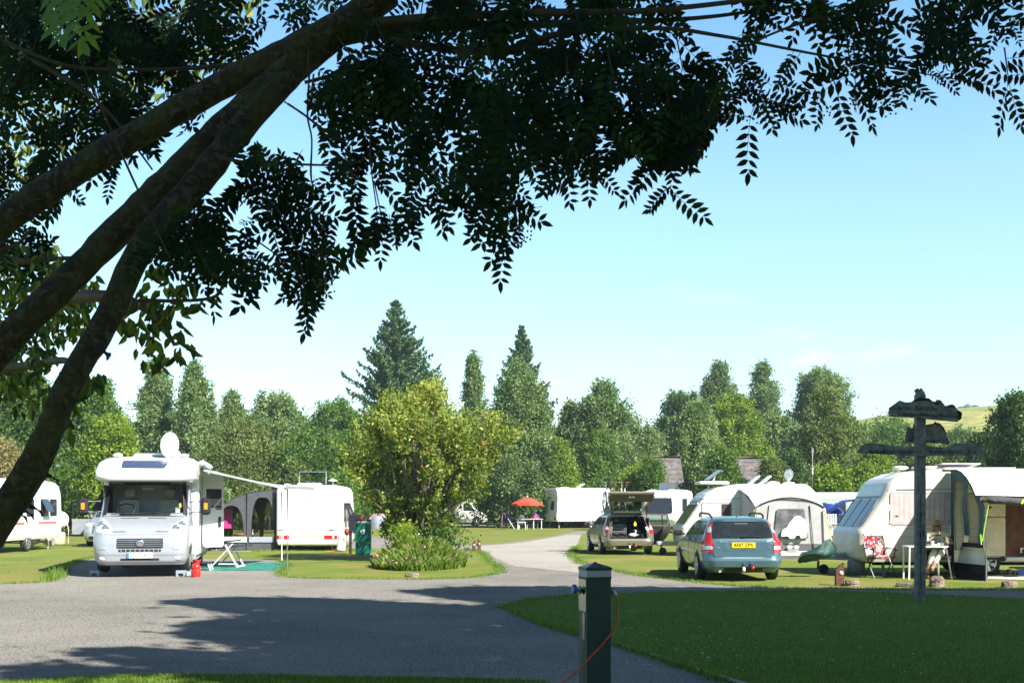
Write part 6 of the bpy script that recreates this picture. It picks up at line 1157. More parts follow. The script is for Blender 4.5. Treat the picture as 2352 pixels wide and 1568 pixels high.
# charcoal air awning on its left side
def grey_awning():
    x1 = c0.x-1.17; o = Vector((x1-1.1, 43.4, 0)); r = empty('air_awning', o, 0, 'charcoal inflatable awning with arched clear windows left of the white caravan', 'awning'); fab = M('awning_charcoal', (.085, .085, .10), .85, var=.12); lt = M('awning_flap', (.66, .68, .72), .7)
    prof_ = [(1.12, 2.20), (.6, 2.17), (.1, 2.08), (-.4, 1.90), (-.75, 1.66), (-1.0, 1.30), (-1.15, .85), (-1.30, .3), (-1.38, 0)]
    def X0(z): return interp(sorted([(b, a) for a, b in prof_]), z)
    def pane(y, name, holes, clear=True):
        # wall in the x-z plane at depth y with arched openings: built column by column
        xs = [-1.38+.02*i for i in range(127)]; mb = MB()
        def zt(x): return interp(sorted(prof_), x)
        def hole(x):
            for a, b, z0, z1 in holes:
                if a < x < b: u = (x-(a+b)/2)/((b-a)/2); return z0, min(z0+(z1-z0)*(1-abs(u)**3.2)**.45, zt(x)-.12)
            return None
        for xa, xb in zip(xs, xs[1:]):
            if xb > 1.121: break
            za, zb = zt(xa), zt(xb); h = hole((xa+xb)/2); ha = hole(xa) or (h and (h[0], h[0])); hb = hole(xb) or (h and (h[0], h[0]))
            if h: mb.add([(xa, y, 0), (xb, y, 0), (xb, y, h[0]), (xa, y, h[0])], [(0, 1, 2, 3)], fab); mb.add([(xa, y, max(h[0], ha[1])), (xb, y, max(h[0], hb[1])), (xb, y, zb), (xa, y, za)], [(0, 1, 2, 3)], fab)
            else: mb.add([(xa, y, 0), (xb, y, 0), (xb, y, zb), (xa, y, za)], [(0, 1, 2, 3)], fab)
        w_ = mb.build(name, r)
        for i, (a, b, z0, z1) in enumerate(holes): part(w_, 'clear_window', lambda m: m.prism(rpoly(rect(a, z0, b, min(z1, zt((a+b)/2)-.1)), .2), 'y', y+.012, y+.016, GL('awning_film', (.90, .90, .88), .2, .1)))
        return w_
    W2 = [(-1.02, -.06, .46, 1.62), (.20, 1.04, .46, 1.92)]
    pane(-.9, 'near_wall', W2); pane(1.6, 'far_wall', [(-1.05, -.02, .40, 1.64), (.12, 1.05, .40, 1.95)])
    part(r, 'roof', lambda m: m.sheet([[(x, y, z+.01) for y in (-.92, -.3, .4, 1.0, 1.62)] for x, z in prof_[:7]], fab, thick=.01)); part(r, 'end_wall', lambda m: m.sheet([[(x-.005, y, z) for y in (-.9, 1.6)] for x, z in prof_[6:]], fab))
    part(r, 'mud_flap', lambda m: (m.box((-.62, -.925, .40), (1.35, .012, .20), lt), m.box((.62, -.925, .40), (.98, .012, .20), M('flap_shade', (.35, .38, .45), .7)))); part(r, 'seam', lambda m: (m.tube([(.06, -.92, 0), (.06, -.92, 2.06)], .02, fab, 6)))
    part(r, 'guy_rope', lambda m: m.tube([(-1.0, -.8, 1.45), (-1.75, -1.6, 0)], .012, M('guy_lime', (.45, .80, .25), .6), 5)); part(r, 'front_corner', lambda m: m.box((1.10, -.95, 1.1), (.12, .02, 2.16), M('awning_inner', (.03, .03, .04), .9)))
    loose('pink_towel', 'bright pink towel hanging inside the charcoal awning', 'towel', o+Vector((-.85, -.5, 0)), lambda m: m.sheet([[(-.02+.02*sin(z*9)+x*.28*(1+.2*(1.5-z)), .03*sin(x*14), z) for x in (0, .25, .5, .75, 1)] for z in (1.5, 1.25, 1.0, .8)], M('towel_pink', (.80, .06, .35), .9), thick=.02))
    loose('camp_chair', 'dark padded camping chair inside the charcoal awning', 'chair', o+Vector((-.9, -1.4, 0)), lambda m: (m.box((-.2, 0, .45), (.5, .5, .06), M('chair_navy', (.015, .02, .035), .8), bev=.02), m.box((-.3, .22, .78), (.48, .06, .62), M('chair_navy', (.015, .02, .035), .8), bev=.02, rx=-.15), [m.bar((x, y, 0), (x*.9, -y, .45), .03, .03, m_gry) for x in (-.42, .02) for y in (-.2, .2)], m.box((-.28, .17, .86), (.12, .02, .14), M('chair_label', (.45, .40, .2)))))
    loose('camp_table', 'low camp table laid with bottles inside the charcoal awning', 'table', o+Vector((.0, -.2, 0)), lambda m: (m.box((-.1, 0, .55), (1.0, .6, .03), M('table_plum', (.20, .08, .2), .6)), [m.bar((x, y, 0), (x, y, .55), .03, .03, m_gry) for x in (-.5, .3) for y in (-.25, .25)], m.cyl((.12, -.1, .56), (.12, -.1, .76), .05, m_white), m.box((-.35, 0, .59), (.2, .2, .05), M('cloth_orange', (.7, .3, .1)))))
    loose('striped_clothes', 'striped laundry hanging in the awning by the caravan', 'laundry', o+Vector((.78, .4, 0)), lambda m: [m.sheet([[(-.3+.085*i+x, .02*sin(i), z) for x in (0, .075)] for z in (1.12, .9, .72)], M(['cl_red', 'cl_white', 'cl_navy'][i % 3], [(.6, .05, .12), (.75, .72, .75), (.05, .07, .2)][i % 3], .9), thick=.01) for i in range(7)])
    navy = M('shirt_navy', (.02, .025, .06), .9); sk_ = M('skin_tone', (.45, .26, .18), .6); q = o+Vector((-.18, .8, 0))
    J = {'hips': (q.x, q.y, .46, .15), 'chest': (q.x, q.y+.05, .80, .16), 'neck': (q.x+.01, q.y+.04, 1.0, .05), 'head': (q.x+.02, q.y+.01, 1.12, .10), 'top': (q.x+.02, q.y+.02, 1.22, .07), 'sl': (q.x-.2, q.y, .92, .06), 'el': (q.x-.28, q.y-.08, .68, .045), 'wl': (q.x-.1, q.y-.25, .62, .03), 'sr': (q.x+.2, q.y, .92, .06), 'er': (q.x+.27, q.y-.08, .68, .045), 'wr': (q.x+.1, q.y-.25, .62, .03), 'kl': (q.x-.14, q.y-.45, .50, .07), 'kr': (q.x+.14, q.y-.45, .50, .07), 'fl': (q.x-.14, q.y-.5, .06, .045), 'fr': (q.x+.14, q.y-.5, .06, .045), 'tl': (q.x-.15, q.y-.68, .04, .035), 'tr': (q.x+.15, q.y-.68, .04, .035)}
    Bn = [('hips', 'chest', navy), ('chest', 'neck', navy), ('neck', 'head', sk_), ('head', 'top', sk_), ('chest', 'sl', navy), ('sl', 'el', navy), ('el', 'wl', sk_), ('chest', 'sr', navy), ('sr', 'er', navy), ('er', 'wr', sk_), ('hips', 'kl', navy), ('hips', 'kr', navy), ('kl', 'fl', navy), ('kr', 'fr', navy), ('fl', 'tl', m_ink), ('fr', 'tr', m_ink)]
    hand(J, Bn, 'l', 'wl', (.5, -.8, -.1), sk_); hand(J, Bn, 'r', 'wr', (-.5, -.8, -.1), sk_)
    pr = person('dark-clothed person sitting at the table inside the charcoal awning', J, Bn, (q.x, q.y, 0)); part(pr, 'hair', lambda m: m.ball((.02, .03, 1.17), .125, m_ink, 12, (.9, 1, 1.05)))
grey_awning()
# tilted-looking white caravan at far left
r, sl = caravan('white caravan with maroon stripes, half hidden by the mossy trunk', Vector((-18.25, 41.6, 0)), R(1), 6.6, 2.3, 2.55, .42, [(.42, 3.1), (.9, 3.3), (2.0, 3.2), (2.35, 3.0), (2.5, 2.7), (2.55, 2.3)], [(.42, -3.2), (.55, -3.3), (2.35, -3.25), (2.55, -3.0)], m_white, axle=0)
for y0 in (-2.6, -.2, 1.1, 2.0): win(r, sl.side(1), rect(y0, 1.25, y0+.65, 1.85))
part(r, 'stripe', lambda m: [patch(m, rect(a, .95, b, 1.04), sl.side(1), M('stripe_maroon', (.50, .14, .12), .4), .006, 2, .2) for a, b in ((-3, -.4), (.9, 2.6))]); part(r, 'reflector', lambda m: patch(m, [(-3.0, .52), (-2.75, .52), (-2.87, .72)], sl.side(1), m_red, .01, 2)); part(r, 'side_lamp', lambda m: patch(m, rpoly(rect(-2.75, .78, -2.6, .86), .03), sl.side(1), m_red, .012, 2)); part(r, 'roof_vent', lambda m: m.box((.3, 1.6, 2.58), (.5, .5, .08), m_white, bev=.02))
part(r, 'open_window', lambda m: m.prism([(1.16, 1.86), (1.18, 1.86), (1.40, 1.40), (1.38, 1.40)], 'y', 1.1, 1.75, m_pane))
def gear():
    p = gp(152, 1247); rr = empty('portable_dish', p, 0, 'round white dish on a bent pole beside the far left caravan', 'satellite dish'); part(rr, 'pole', lambda m: m.tube([(.05, .1, 0), (.06, .1, .55), (.0, .1, .9), (-.2, .1, 1.1)], .022, M('pole_beige', (.6, .52, .4), .5), 7)); part(rr, 'dish', lambda m: m.lathe([(.001, 0), (.25, .03), (.36, .09), (.36, .10), (.24, .05), (.001, .03)], m_white, (-.28, 0, 1.02), 'y', 26))
    loose('water_barrel', 'beige round water barrel beside the far left caravan', 'barrel', gp(131, 1250), lambda m: m.lathe([(.001, 0), (.30, 0), (.33, .04), (.33, .46), (.30, .52), (.25, .53), (.001, .55)], M('barrel_beige', (.55, .47, .34), .6)))
    loose('water_roller', 'beige rolling water container lying under the far left caravan', 'container', gp(98, 1254), lambda m: m.cyl((-.45, 0, .2), (.3, .0, .2), .2, M('roller_tan', (.50, .43, .33), .6)).cyl((.30, 0, .2), (.42, 0, .2), .17, m_gry))
    loose('yellow_bowl', 'small bright yellow bowl in the grass by the far left caravan', 'bowl', gp(82, 1259), lambda m: m.lathe([(.001, 0), (.14, 0), (.17, .07), (.15, .07), (.12, .02), (.001, .02)], m_yel))
    loose('grey_waste_tank', 'dark waste tank by the wheel of the far left caravan', 'container', gp(65, 1257), lambda m: m.box((0, 0, .14), (.35, .3, .26), m_gry, bev=.05))
gear()
# single axle caravan in the middle with its grey awning
Ym = 37.6; cm = Vector((7.62, Ym+1.08, 0)); Lm = 2.12; fl = .27
r, sl = caravan('white single-axle caravan with roof solar panels behind the blue estate', cm, R(90), 4.24, 2.16, 2.32, fl, [(fl, Lm-.10), (.35, Lm+.05), (.75, Lm+.10), (.95, Lm+.08), (1.0, Lm), (1.70, Lm-.48), (1.78, Lm-.52), (2.02, Lm-.72), (2.2, Lm-1.1), (2.32, Lm-1.8)], [(fl, -Lm), (2.05, -Lm), (2.32, -Lm+.25)], M('gelcoat_warm', (.76, .75, .69), .3, coat=.4), axle=-.4, rad=.16)
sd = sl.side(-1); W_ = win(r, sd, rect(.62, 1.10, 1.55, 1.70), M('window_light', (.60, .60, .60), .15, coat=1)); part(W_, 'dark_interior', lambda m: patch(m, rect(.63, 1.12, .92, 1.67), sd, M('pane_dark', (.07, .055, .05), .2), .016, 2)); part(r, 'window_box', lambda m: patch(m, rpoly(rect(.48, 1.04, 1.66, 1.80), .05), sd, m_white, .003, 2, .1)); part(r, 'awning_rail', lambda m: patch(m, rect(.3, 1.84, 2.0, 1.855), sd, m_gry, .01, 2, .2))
part(r, 'nose_seam', lambda m: patch(m, [(1.72, .3), (1.735, .3), (1.50, 1.85), (1.48, 1.85)], sd, M('seam_cream', (.42, .40, .37), .6), .005, 2))
o = part(r, 'front_window', lambda m: patch(m, rpoly([(-.95, 1.02), (.95, 1.02), (.92, 1.66), (-.92, 1.66)], .05), sl.front, m_pane, .014, 4, .08)); part(r, 'locker_lid', lambda m: patch(m, rpoly(rect(-.8, .45, .8, .88), .05), sl.front, M('panel_white', (.74, .75, .76), .3), .006, 3, .1)); part(r, 'nose_trim', lambda m: patch(m, rect(-.9, 1.72, .9, 1.77), sl.front, m_gry, .01, 2, .1))
part(r, 'solar_panel', lambda m: (m.box((0, 1.0, 2.62), (.9, .04, .55), M('solar_blue', (.12, .14, .18), .2), rx=R(55)), m.bar((0, 1.05, 2.3), (0, .9, 2.7), .04, .04, m_white))); part(r, 'roof_box', lambda m: (m.box((0, 1.05, 2.36), (1.1, 1.0, .10), m_white, bev=.04)))
for y in (-.35, -.72): part(r, 'roof_hatch', lambda m: m.box((.1, y, 2.46), (.5, .05, .42), m_white, rx=R(50)))
part(r, 'roof_vent', lambda m: m.lathe([(.20, 0), (.24, .06), (.001, .10)], m_white, (0, -.95, 2.33))); dd = part(r, 'satellite_dish', lambda m: m.lathe([(.001, 0), (.14, .02), (.22, .07), (.22, .08), (.12, .035), (.001, .02)], m_white, (0, 0, 0), 'y', 22)); dd.location = (0, -1.52, 2.64); dd.scale = (.8, .8, .85); dd.rotation_euler = (0, 0, R(40)); part(r, 'dish_mount', lambda m: (m.cyl((0, -1.48, 2.3), (0, -1.48, 2.62), .04, m_white), m.lathe([(.20, 0), (.20, .06), (.001, .08)], m_white, (0, -1.48, 2.32))))
part(r, 'drawbar', lambda m: (m.box((0, Lm+.40, .38), (.3, .7, .14), M('drawbar_cover', (.40, .42, .45), .5), bev=.03))); part(r, 'jockey_wheel', lambda m: (m.tube([(-.1, Lm+.6, .45), (-.1, Lm+.6, .12)], .03, m_blk, 8), m.lathe([(.12, -.04), (.12, .04), (.02, .04)], m_rub, (-.1, Lm+.55, .13), 'x', 14)))
def mid_awning():
    o = Vector((8.45, 36.6, 0)); r = empty('porch_awning', o, 0, 'pale grey porch awning with orange straps behind the blue estate', 'awning'); fab = M('awning_pale', (.42, .41, .44), .8, var=.08); drk = M('awning_taupe', (.13, .12, .13), .85); wh = M('awning_white', (.80, .80, .80), .7, var=.03)
    yf = -.85; yb = 1.0
    arc = [(-1.32+.264*i, 1.62+.26*sin(pi*i/10)**.8) for i in range(11)]
    half = lambda z: 1.32-.10*z/1.6-.0
    def fx(t, z): w = 1.05+.22*(1-z/1.9); return -w+2*w*t
    rows = lambda z0, z1, n, y=yf: [[(fx(t, z), y-.02*sin(t*9), z if z < 1.55 else min(z, 1.55+.30*sin(pi*t)**.8)) for t in [i/16 for i in range(17)]] for z in [z0+(z1-z0)*k/n for k in range(n+1)]]
    part(r, 'front_wall', lambda m: m.sheet([[p for p in row] for row in rows(.46, 1.86, 7)], fab)); part(r, 'lower_wall', lambda m: m.sheet(rows(.22, .46, 2, yf-.01), drk)); part(r, 'mud_flap', lambda m: m.sheet(rows(.10, .24, 1, yf-.03), wh)); part(r, 'ground_skirt', lambda m: m.sheet(rows(0, .12, 1, yf-.02), drk))
    A = [[(-1.04+2.08*t, yf, 1.55+.30*sin(pi*t)**.8+.01) for t in [i/16 for i in range(17)]], [(-1.1+2.2*t, .0, 1.92+.14*sin(pi*t)) for t in [i/16 for i in range(17)]], [(-1.2+2.3*t, yb, 2.16) for t in [i/16 for i in range(17)]]]
    part(r, 'roof', lambda m: m.sheet(A, fab)); part(r, 'pole', lambda m: m.tube([(p[0], p[1]-.03, p[2]) for p in A[0]], .022, m_ink, 6))
    for s in (-1, 1):
        part(r, 'side_wall', lambda m: m.sheet([[(s*(1.05+.22*(1-z/1.9)), yf, min(z, 1.56)), (s*(1.1+.15*(1-z/1.9)), yb, z*1.1)] for z in (0, .5, 1.0, 1.5, 1.9)], fab)); part(r, 'strap', lambda m: m.bar((s*1.02, yf-.06, 1.50), (s*1.25, yf-.22, .42) if s > 0 else (-1.0, yf-.06, .5), .05, .015, M('strap_orange', (.90, .50, .04), .6)))
    part(r, 'seam', lambda m: [m.tube([(x*.95, yf-.03, 1.62), (x*1.15, yf-.05, .3)], .014, m_ink, 5) for x in (-.68, .62)])
    o2 = part(r, 'clear_window', lambda m: m.prism(rpoly([(-.50, .62), (.55, .62), (.42, 1.52), (-.40, 1.52)], .05), 'y', yf-.05, yf-.04, M('film_dark', (.16, .16, .18), .10, var=.4, scale=5, coat=1))); part(r, 'logo', lambda m: ([m.ball((x, yf-.06, .36), .09, wh, 10, (1, .1, .55)) for x in (-.02, .18)], m.box((.08, yf-.06, .28), (.32, .01, .02), wh)))
    part(r, 'guy_rope', lambda m: m.tube([(-1.0, yf, 1.55), (-1.55, yf-1.1, 0)], .012, M('guy_lime', (.45, .80, .25), .6), 5)); part(r, 'guy_rope', lambda m: m.tube([(1.05, yb, 1.6), (2.6, yf-.6, 0)], .012, M('guy_lime', (.45, .80, .25), .6), 5))
    loose('white_robe', 'bright white garment heaped behind the awning window', 'clothing', o+Vector((.10, yf-.10, .62)), lambda m: (m.prism(rpoly([(-.40, .06), (-.36, .26), (-.22, .34), (-.14, .48), (.02, .66), (.16, .70), (.34, .56), (.40, .30), (.38, .04), (.20, .0), (.18, .10), (.05, .10), (.02, .0), (-.14, .0), (-.18, .08)], .05), 'y', -.04, .04, wh)))
mid_awning()
loose('aerial_mast', 'thin upright white aerial mast behind the grey porch awning', 'aerial', Vector(((1866-CX)*40.5/F, 40.5, 0)), lambda m: (m.cyl((0, 0, 0), (0, 0, 2.95), .018, m_alu), m.cyl((0, 0, 2.7), (0, 0, 3.6), .03, m_white), m.cyl((0, 0, 2.86), (0, 0, 3.0), .05, m_white)))
# caravan with round nose and open door, further back
r, sl = caravan('modern white caravan with big dark nose window and open door', Vector(((1538-CX)*70/F+.2, 72.5, 0)), R(161), 5.4, 2.3, 2.62, .4, [(.4, 2.4), (.8, 2.7), (1.2, 2.62), (2.1, 2.3), (2.45, 1.9), (2.62, 1.2)], [(.4, -2.7), (2.4, -2.65), (2.62, -2.3)], m_white, rad=.35)
part(r, 'front_window', lambda m: patch(m, rpoly([(-.85, 1.15), (.85, 1.15), (.72, 2.15), (-.72, 2.15)], .2), sl.front, m_pane, .014, 6, .08)); win(r, sl.side(-1), rect(.6, 1.1, 1.3, 2.0)); win(r, sl.side(-1), rect(-.9, 1.2, .1, 1.9)); part(r, 'open_door', lambda m: m.prism(rpoly([(-1.15, .5), (-1.7, .5), (-1.75, 2.3), (-1.15, 2.45)], .1), 'y', 1.75, 1.80, m_white)); part(r, 'door_window', lambda m: m.prism(rpoly([(-1.28, 1.3), (-1.55, 1.3), (-1.55, 2.05), (-1.28, 2.05)], .05), 'y', 1.80, 1.82, m_pane)); [part(r, 'solar_panel', lambda m: m.box((x, y, 2.82), (.7, .05, .5), M('solar_grey', (.10, .12, .15), .3), rx=R(40))) for x, y in ((-.1, 1.3), (.2, -1.5))]
part(r, 'stripe', lambda m: patch(m, rect(-.5, .7, .5, .75), sl.front, m_gry, .01, 2))
# boxy caravan with its tail to the left
r, sl = caravan('square white touring caravan with a dark tail window beside the blue estate', Vector(((1318-CX)*85/F+.9, 86.9, 0)), R(-68), 5.6, 2.3, 2.92, .5, [(.5, 2.8), (2.75, 2.7), (2.92, 2.5)], [(.5, -2.75), (.7, -2.8), (2.1, -2.7), (2.8, -2.78), (2.92, -2.7)], M('gelcoat_cool', (.76, .77, .80), .3), rad=.08)
win(r, sl.rear, [(-.05, 1.35), (.55, 1.35), (.6, 1.95), (.10, 1.95)]); part(r, 'bow_stripe', lambda m: [patch(m, [(-.9+.18*i, 2.30+.16*sin(pi*i/10)), (-.72+.18*i, 2.30+.16*sin(pi*(i+1)/10)), (-.72+.18*i, 2.33+.16*sin(pi*(i+1)/10)), (-.9+.18*i, 2.33+.16*sin(pi*i/10))], sl.rear, M('stripe_rose', (.60, .35, .35), .5), .008, 2) for i in range(10)]); text_mesh('Lunar', .24, .004, m_gry, 'lettering', r, (.15, -2.80, 2.22)); [part(r, 'tail_lamp', lambda m: patch(m, rpoly(rect(x-.16, .62, x+.16, .80), .07), sl.rear, m_red, .015, 3, .08)) for x in (-.9, .88)]; part(r, 'number_plate', lambda m: patch(m, rect(-.25, .62, .25, .76), sl.rear, M('plate_faded', (.80, .76, .40), .5), .012, 2)); win(r, sl.side(1), rect(.9, 1.4, 1.6, 2.1), M('window_light', (.60, .60, .60), .15, coat=1)); part(r, 'roof_vent', lambda m: (m.box((0, -1.8, 2.94), (.9, .7, .10), m_white, bev=.03))); part(r, 'roof_hatch', lambda m: m.box((0, -.4, 3.1), (.7, .05, .55), m_white, rx=R(-55)))
loose('wind_sign', 'green triangular sheet leaning at the boxy caravan corner', 'sheet', gp(1339, 1211), lambda m: m.prism([(-.25, 0), (.2, 0), (.02, .95)], 'y', 0, .03, M('mat_green2', (.10, .35, .28), .8)).prism([(-.45, 0), (-.2, 0), (-.3, .3)], 'y', -.1, -.07, m_white))
# vans and motorhomes at the back
def van(label, loc, rz, L_, H, name='white_van', paint=None):
    r = empty(name, loc, rz, label, 'van', 'white vans at the back'); h = L_/2; pt = paint or m_white
    sl = shell([(.3, h-.05), (.5, h), (.85, h-.05), (1.05, h-.35), (1.25, h-.75), (1.9, h-1.25), (2.0, h-1.2 if H > 2.2 else h-1.4), (H-.1, h-1.7), (H, h-2.2)], [(.3, -h), (H-.12, -h+.02), (H, -h+.3)], [(.3, .95), (.5, 1.03), (1.3, 1.03), (H-.15, .95 if H < 2.3 else 1.05), (H, .8)], .2, .08)
    part(r, 'body', lambda m: sl.body(m, pt)); part(r, 'windscreen', lambda m: patch(m, rpoly([(-.8, 1.3), (.8, 1.3), (.7, 1.86), (-.7, 1.86)], .08), sl.front, m_dkglass, .01, 4, .1))
    for s in (-1, 1):
        win(r, sl.side(s), [(h-1.0, 1.25), (h-1.9, 1.25), (h-1.9, 1.8), (h-1.4, 1.8)], m_dkglass, m_blk, .05); part(r, 'lower_trim', lambda m: patch(m, rect(-h+.3, .42, h-.9, .58), sl.side(s), m_gry, .006, 2, .2)); part(r, 'headlight', lambda m: patch(m, rpoly([(s*.55, .85), (s*.95, .85), (s*.93, 1.10), (s*.7, 1.05)][::s], .04), sl.front, m_clr, .012, 3, .08))
        for y in (h-.85, -h+.9): part(r, 'wheel_arch', lambda m: arch(m, sl, s, y, .40)); wheel(r, s*.9, y, .34, .22, s, 5)
    return r, sl
van('long white panel motorhome seen through the island tree', Vector(((1042-CX)*95/F, 96.2, 0)), R(-90), 5.4, 2.55)
r, sl = van('white high-roof van behind the red parasol', Vector(((1240-CX)*97/F, 99, 0)), R(60), 5.2, 2.7); win(r, sl.side(1), rect(-1.2, 1.4, -.2, 2.0), m_gry)
# far caravan at right behind the washing line
r, sl = caravan('grey-sided caravan with four tilted windows behind the washing line', Vector(((1958-CX)*58/F+.9, 59.5, 0)), R(75), 6.0, 2.3, 2.30, .15, [(.15, 3), (2.1, 2.9), (2.3, 2.5)], [(.15, -3), (1.9, -3), (2.3, -2.2)], M('gelcoat_shade', (.55, .58, .58), .4), rad=.1)
for y in (2.2, 1.3, .3, -.9): win(r, sl.side(-1), rect(y-.5, 1.15, y, 1.75)); part(r, 'open_window', lambda m: m.prism([(-1.16, 1.74), (-1.18, 1.74), (-1.42, 1.25), (-1.40, 1.25)], 'y', y-.5, y, m_pane))
# ---------------------------------------------------------------- tents, service posts, signpost
def dome_tent():
    p = Vector(((869-CX)*84/F, 84, 0)); r = empty('dome_tent', p, 0, 'small grey dome tent with orange piping beyond the hookup box', 'tent'); W_ = .82; H = 1.18; g1 = M('tent_grey', (.22, .25, .32), .8); og = M('tent_orange', (.85, .25, .05), .7)
    def P(a, b): return (W_*cos(a)*cos(b)**.9, 1.0*sin(b), H*sin(a)*max(0, cos(b))**.7)
    part(r, 'flysheet', lambda m: m.sheet([[P(pi*i/14, -pi/2+pi*j/12) for i in range(15)] for j in range(13)], g1)); part(r, 'front_door', lambda m: m.prism([(W_*.92*cos(pi*i/14), H*.86*sin(pi*i/14)) for i in range(15)], 'y', -.62, -.60, M('tent_door', (.34, .37, .46), .8)))
    part(r, 'piping', lambda m: m.tube([(W_*.95*cos(pi*i/16), -.63, H*.90*sin(pi*i/16)) for i in range(17)], .03, og, 6)); part(r, 'zip', lambda m: m.tube([(-.35, -.64, H*.8), (0, -.64, .0), (.4, -.64, H*.75)], .012, m_dk, 5))
dome_tent()
def hookup_box():
    p = gp(834, 1275); r = empty('hookup_box', p, R(4), 'green electric hookup cabinet with white notice beside the flower bed', 'hookup box'); gr = M('cabinet_green', (.008, .14, .10), .4, var=.08)
    part(r, 'cabinet', lambda m: m.box((0, .22, .52), (.50, .40, 1.04), gr, bev=.01)); part(r, 'lid', lambda m: (m.box((0, .22, 1.09), (.53, .43, .07), m_gry), m.prism([(-.27, 1.125), (.27, 1.125), (.20, 1.18), (-.20, 1.18)], 'y', 0, .44, M('lid_dark', (.02, .04, .06), .4)))); part(r, 'door_panel', lambda m: (m.box((0, .012, .26), (.44, .012, .42), gr), m.box((0, .010, .76), (.44, .012, .46), gr))); part(r, 'notice', lambda m: (m.box((-.02, 0, .80), (.14, .008, .10), m_white), m.box((.0, 0, .72), (.10, .008, .05), m_white)))
    q = gp(805, 1271); r = empty('bin_post', q, 0, 'dark timber post with black board beside the green hookup cabinet', 'post'); part(r, 'post', lambda m: m.box((0, 0, .67), (.09, .09, 1.34), M('timber_dark', (.035, .022, .02), .9), bev=.01)); part(r, 'board', lambda m: m.box((.17, 0, 1.02), (.42, .12, .60), M('board_black', (.02, .015, .03), .6), bev=.02)); part(r, 'red_edge', lambda m: m.box((.39, -.02, 1.20), (.05, .08, .22), m_red)); part(r, 'extinguisher', lambda m: m.ball((-.12, 0, .74), .09, M('pot_brown', (.25, .05, .03), .5), 8, (1, 1, 1.4))); part(r, 'blue_plug', lambda m: (m.cyl((.1, -.06, .72), (.22, -.1, .76), .05, M('plug_blue', (.02, .12, .45), .4)), m.cyl((.12, -.06, .46), (.22, -.1, .50), .04, M('plug_blue', (.02, .12, .45), .4))))
    c = gp(795, 1266); loose('orange_cable', 'orange cable looping from the dark post to the white caravan', 'cable', c, lambda m: m.tube(smooth_path([(.25, -.2, .80), (.05, -.25, .62), (.02, -.1, .35), (-.2, 0, .12), (-.45, 0, .02), (-.75, 0, .015)], 6), .014, M('cable_orange', (.85, .22, .02), .5), 6))
    loose('water_container', 'white water container tipped against the white caravan corner', 'container', gp(785, 1266), lambda m: (m.box((0, 0, .30), (.30, .25, .58), m_white, ry=.12, bev=.05)))
hookup_box()
def near_post():
    o = gp(1371, 1652.5); Yp = 8.9; o = Vector(((1371-CX)*Yp/F-.015, Yp, 0)); r = empty('hookup_post', o, R(15), 'dark green hookup bollard in the foreground with pale cap band', 'hookup bollard'); gr = M('post_green', (.006, .045, .038), .5, var=.12, scale=30, bump=.15, bscale=400); w = .192; d = .192; H = 1.09; wy = .10
    part(r, 'post', lambda m: m.box((0, 0, .54), (w, d, 1.08), gr, bev=.004)); part(r, 'collar', lambda m: m.box((0, 0, 1.063), (w+.008, d+.008, .014), m_blk, bev=.002)); part(r, 'band', lambda m: m.box((0, 0, 1.094), (w+.002, d+.002, .048), M('band_pale', (.36, .42, .48), .5, var=.08)))
    part(r, 'cap', lambda m: (m.box((0, 0, 1.130), (w+.014, d+.014, .024), M('cap_dark', (.03, .035, .05), .35), bev=.006), m.loft([[(x*(w/2+.006), y*(d/2+.006), 1.141) for x, y in ((-1, -1), (1, -1), (1, 1), (-1, 1))], [(x*.018, y*.018, 1.170) for x, y in ((-1, -1), (1, -1), (1, 1), (-1, 1))]], M('cap_dark', (.03, .035, .05), .35)), m.box((0, 0, 1.172), (.022, .022, .012), m_blk), m.box((.02, -.05, 1.158), (.016, .012, .010), m_blk)))
    fx = -w/2
    part(r, 'cover_plate', lambda m: (m.box((fx-.003, .0, .93), (.006, .165, .24), M('steel_plate', (.50, .50, .42), .25, .8)), m.box((fx-.003, -.03, .70), (.006, .06, .20), M('steel_plate', (.50, .50, .42), .25, .8)), m.box((fx-.001, -.030, .5), (.004, .004, .95), m_blk)))
    bl = M('socket_blue', (.03, .12, .42), .35); part(r, 'socket', lambda m: (m.cyl((fx-.006, -.03, .97), (fx-.035, -.03, .97), .036, M('socket_dark', (.03, .05, .08), .4), 18), m.cyl((fx-.03, -.03, .97), (fx-.065, -.03, .975), .030, M('socket_grey', (.45, .50, .55), .45), 18, .024))); part(r, 'socket_cover', lambda m: m.lathe([(.034, 0), (.036, .02), (.030, .03), (.001, .034)], bl, (fx-.092, -.03, .98), 'x', 16))
    part(r, 'plug_hood', lambda m: m.tube([(w/2, 0, 1.00), (w/2+.04, 0, .965)], [.030, .026], M('socket_dark', (.03, .05, .08), .4), 12))
    m_oc = M('cable_red_orange', (.62, .07, .02), .45); pl = loose('plug_lead', 'orange-red hookup cable with grey plug trailing across the foreground bollard', 'cable', o, lambda m: (m.tube([(w/2+.02, -.02, .965), (w/2+.045, -.02, .945), (w/2+.065, -.02, .925)], [.026, .024, .014], M('socket_grey', (.45, .50, .55), .45), 12), m.tube([(w/2+.064, -.02, .926), (w/2+.073, -.02, .895)], .008, m_white, 8),
        m.tube(smooth_path([(w/2+.070, -.02, .905), (w/2+.078, -.03, .86), (w/2+.062, -.06, .79), (w/2+.02, -.12, .69), (w/2-.06, -.135, .60), (0, -.14, .56), (-.08, -.15, .49), (-.16, -.16, .41), (-.27, -.2, .34), (-.42, -.25, .27), (-.7, -.3, .12), (-1.1, -.2, .03), (-1.6, .0, .012)], 8), .0068, m_oc, 8)), R(15))
near_post()
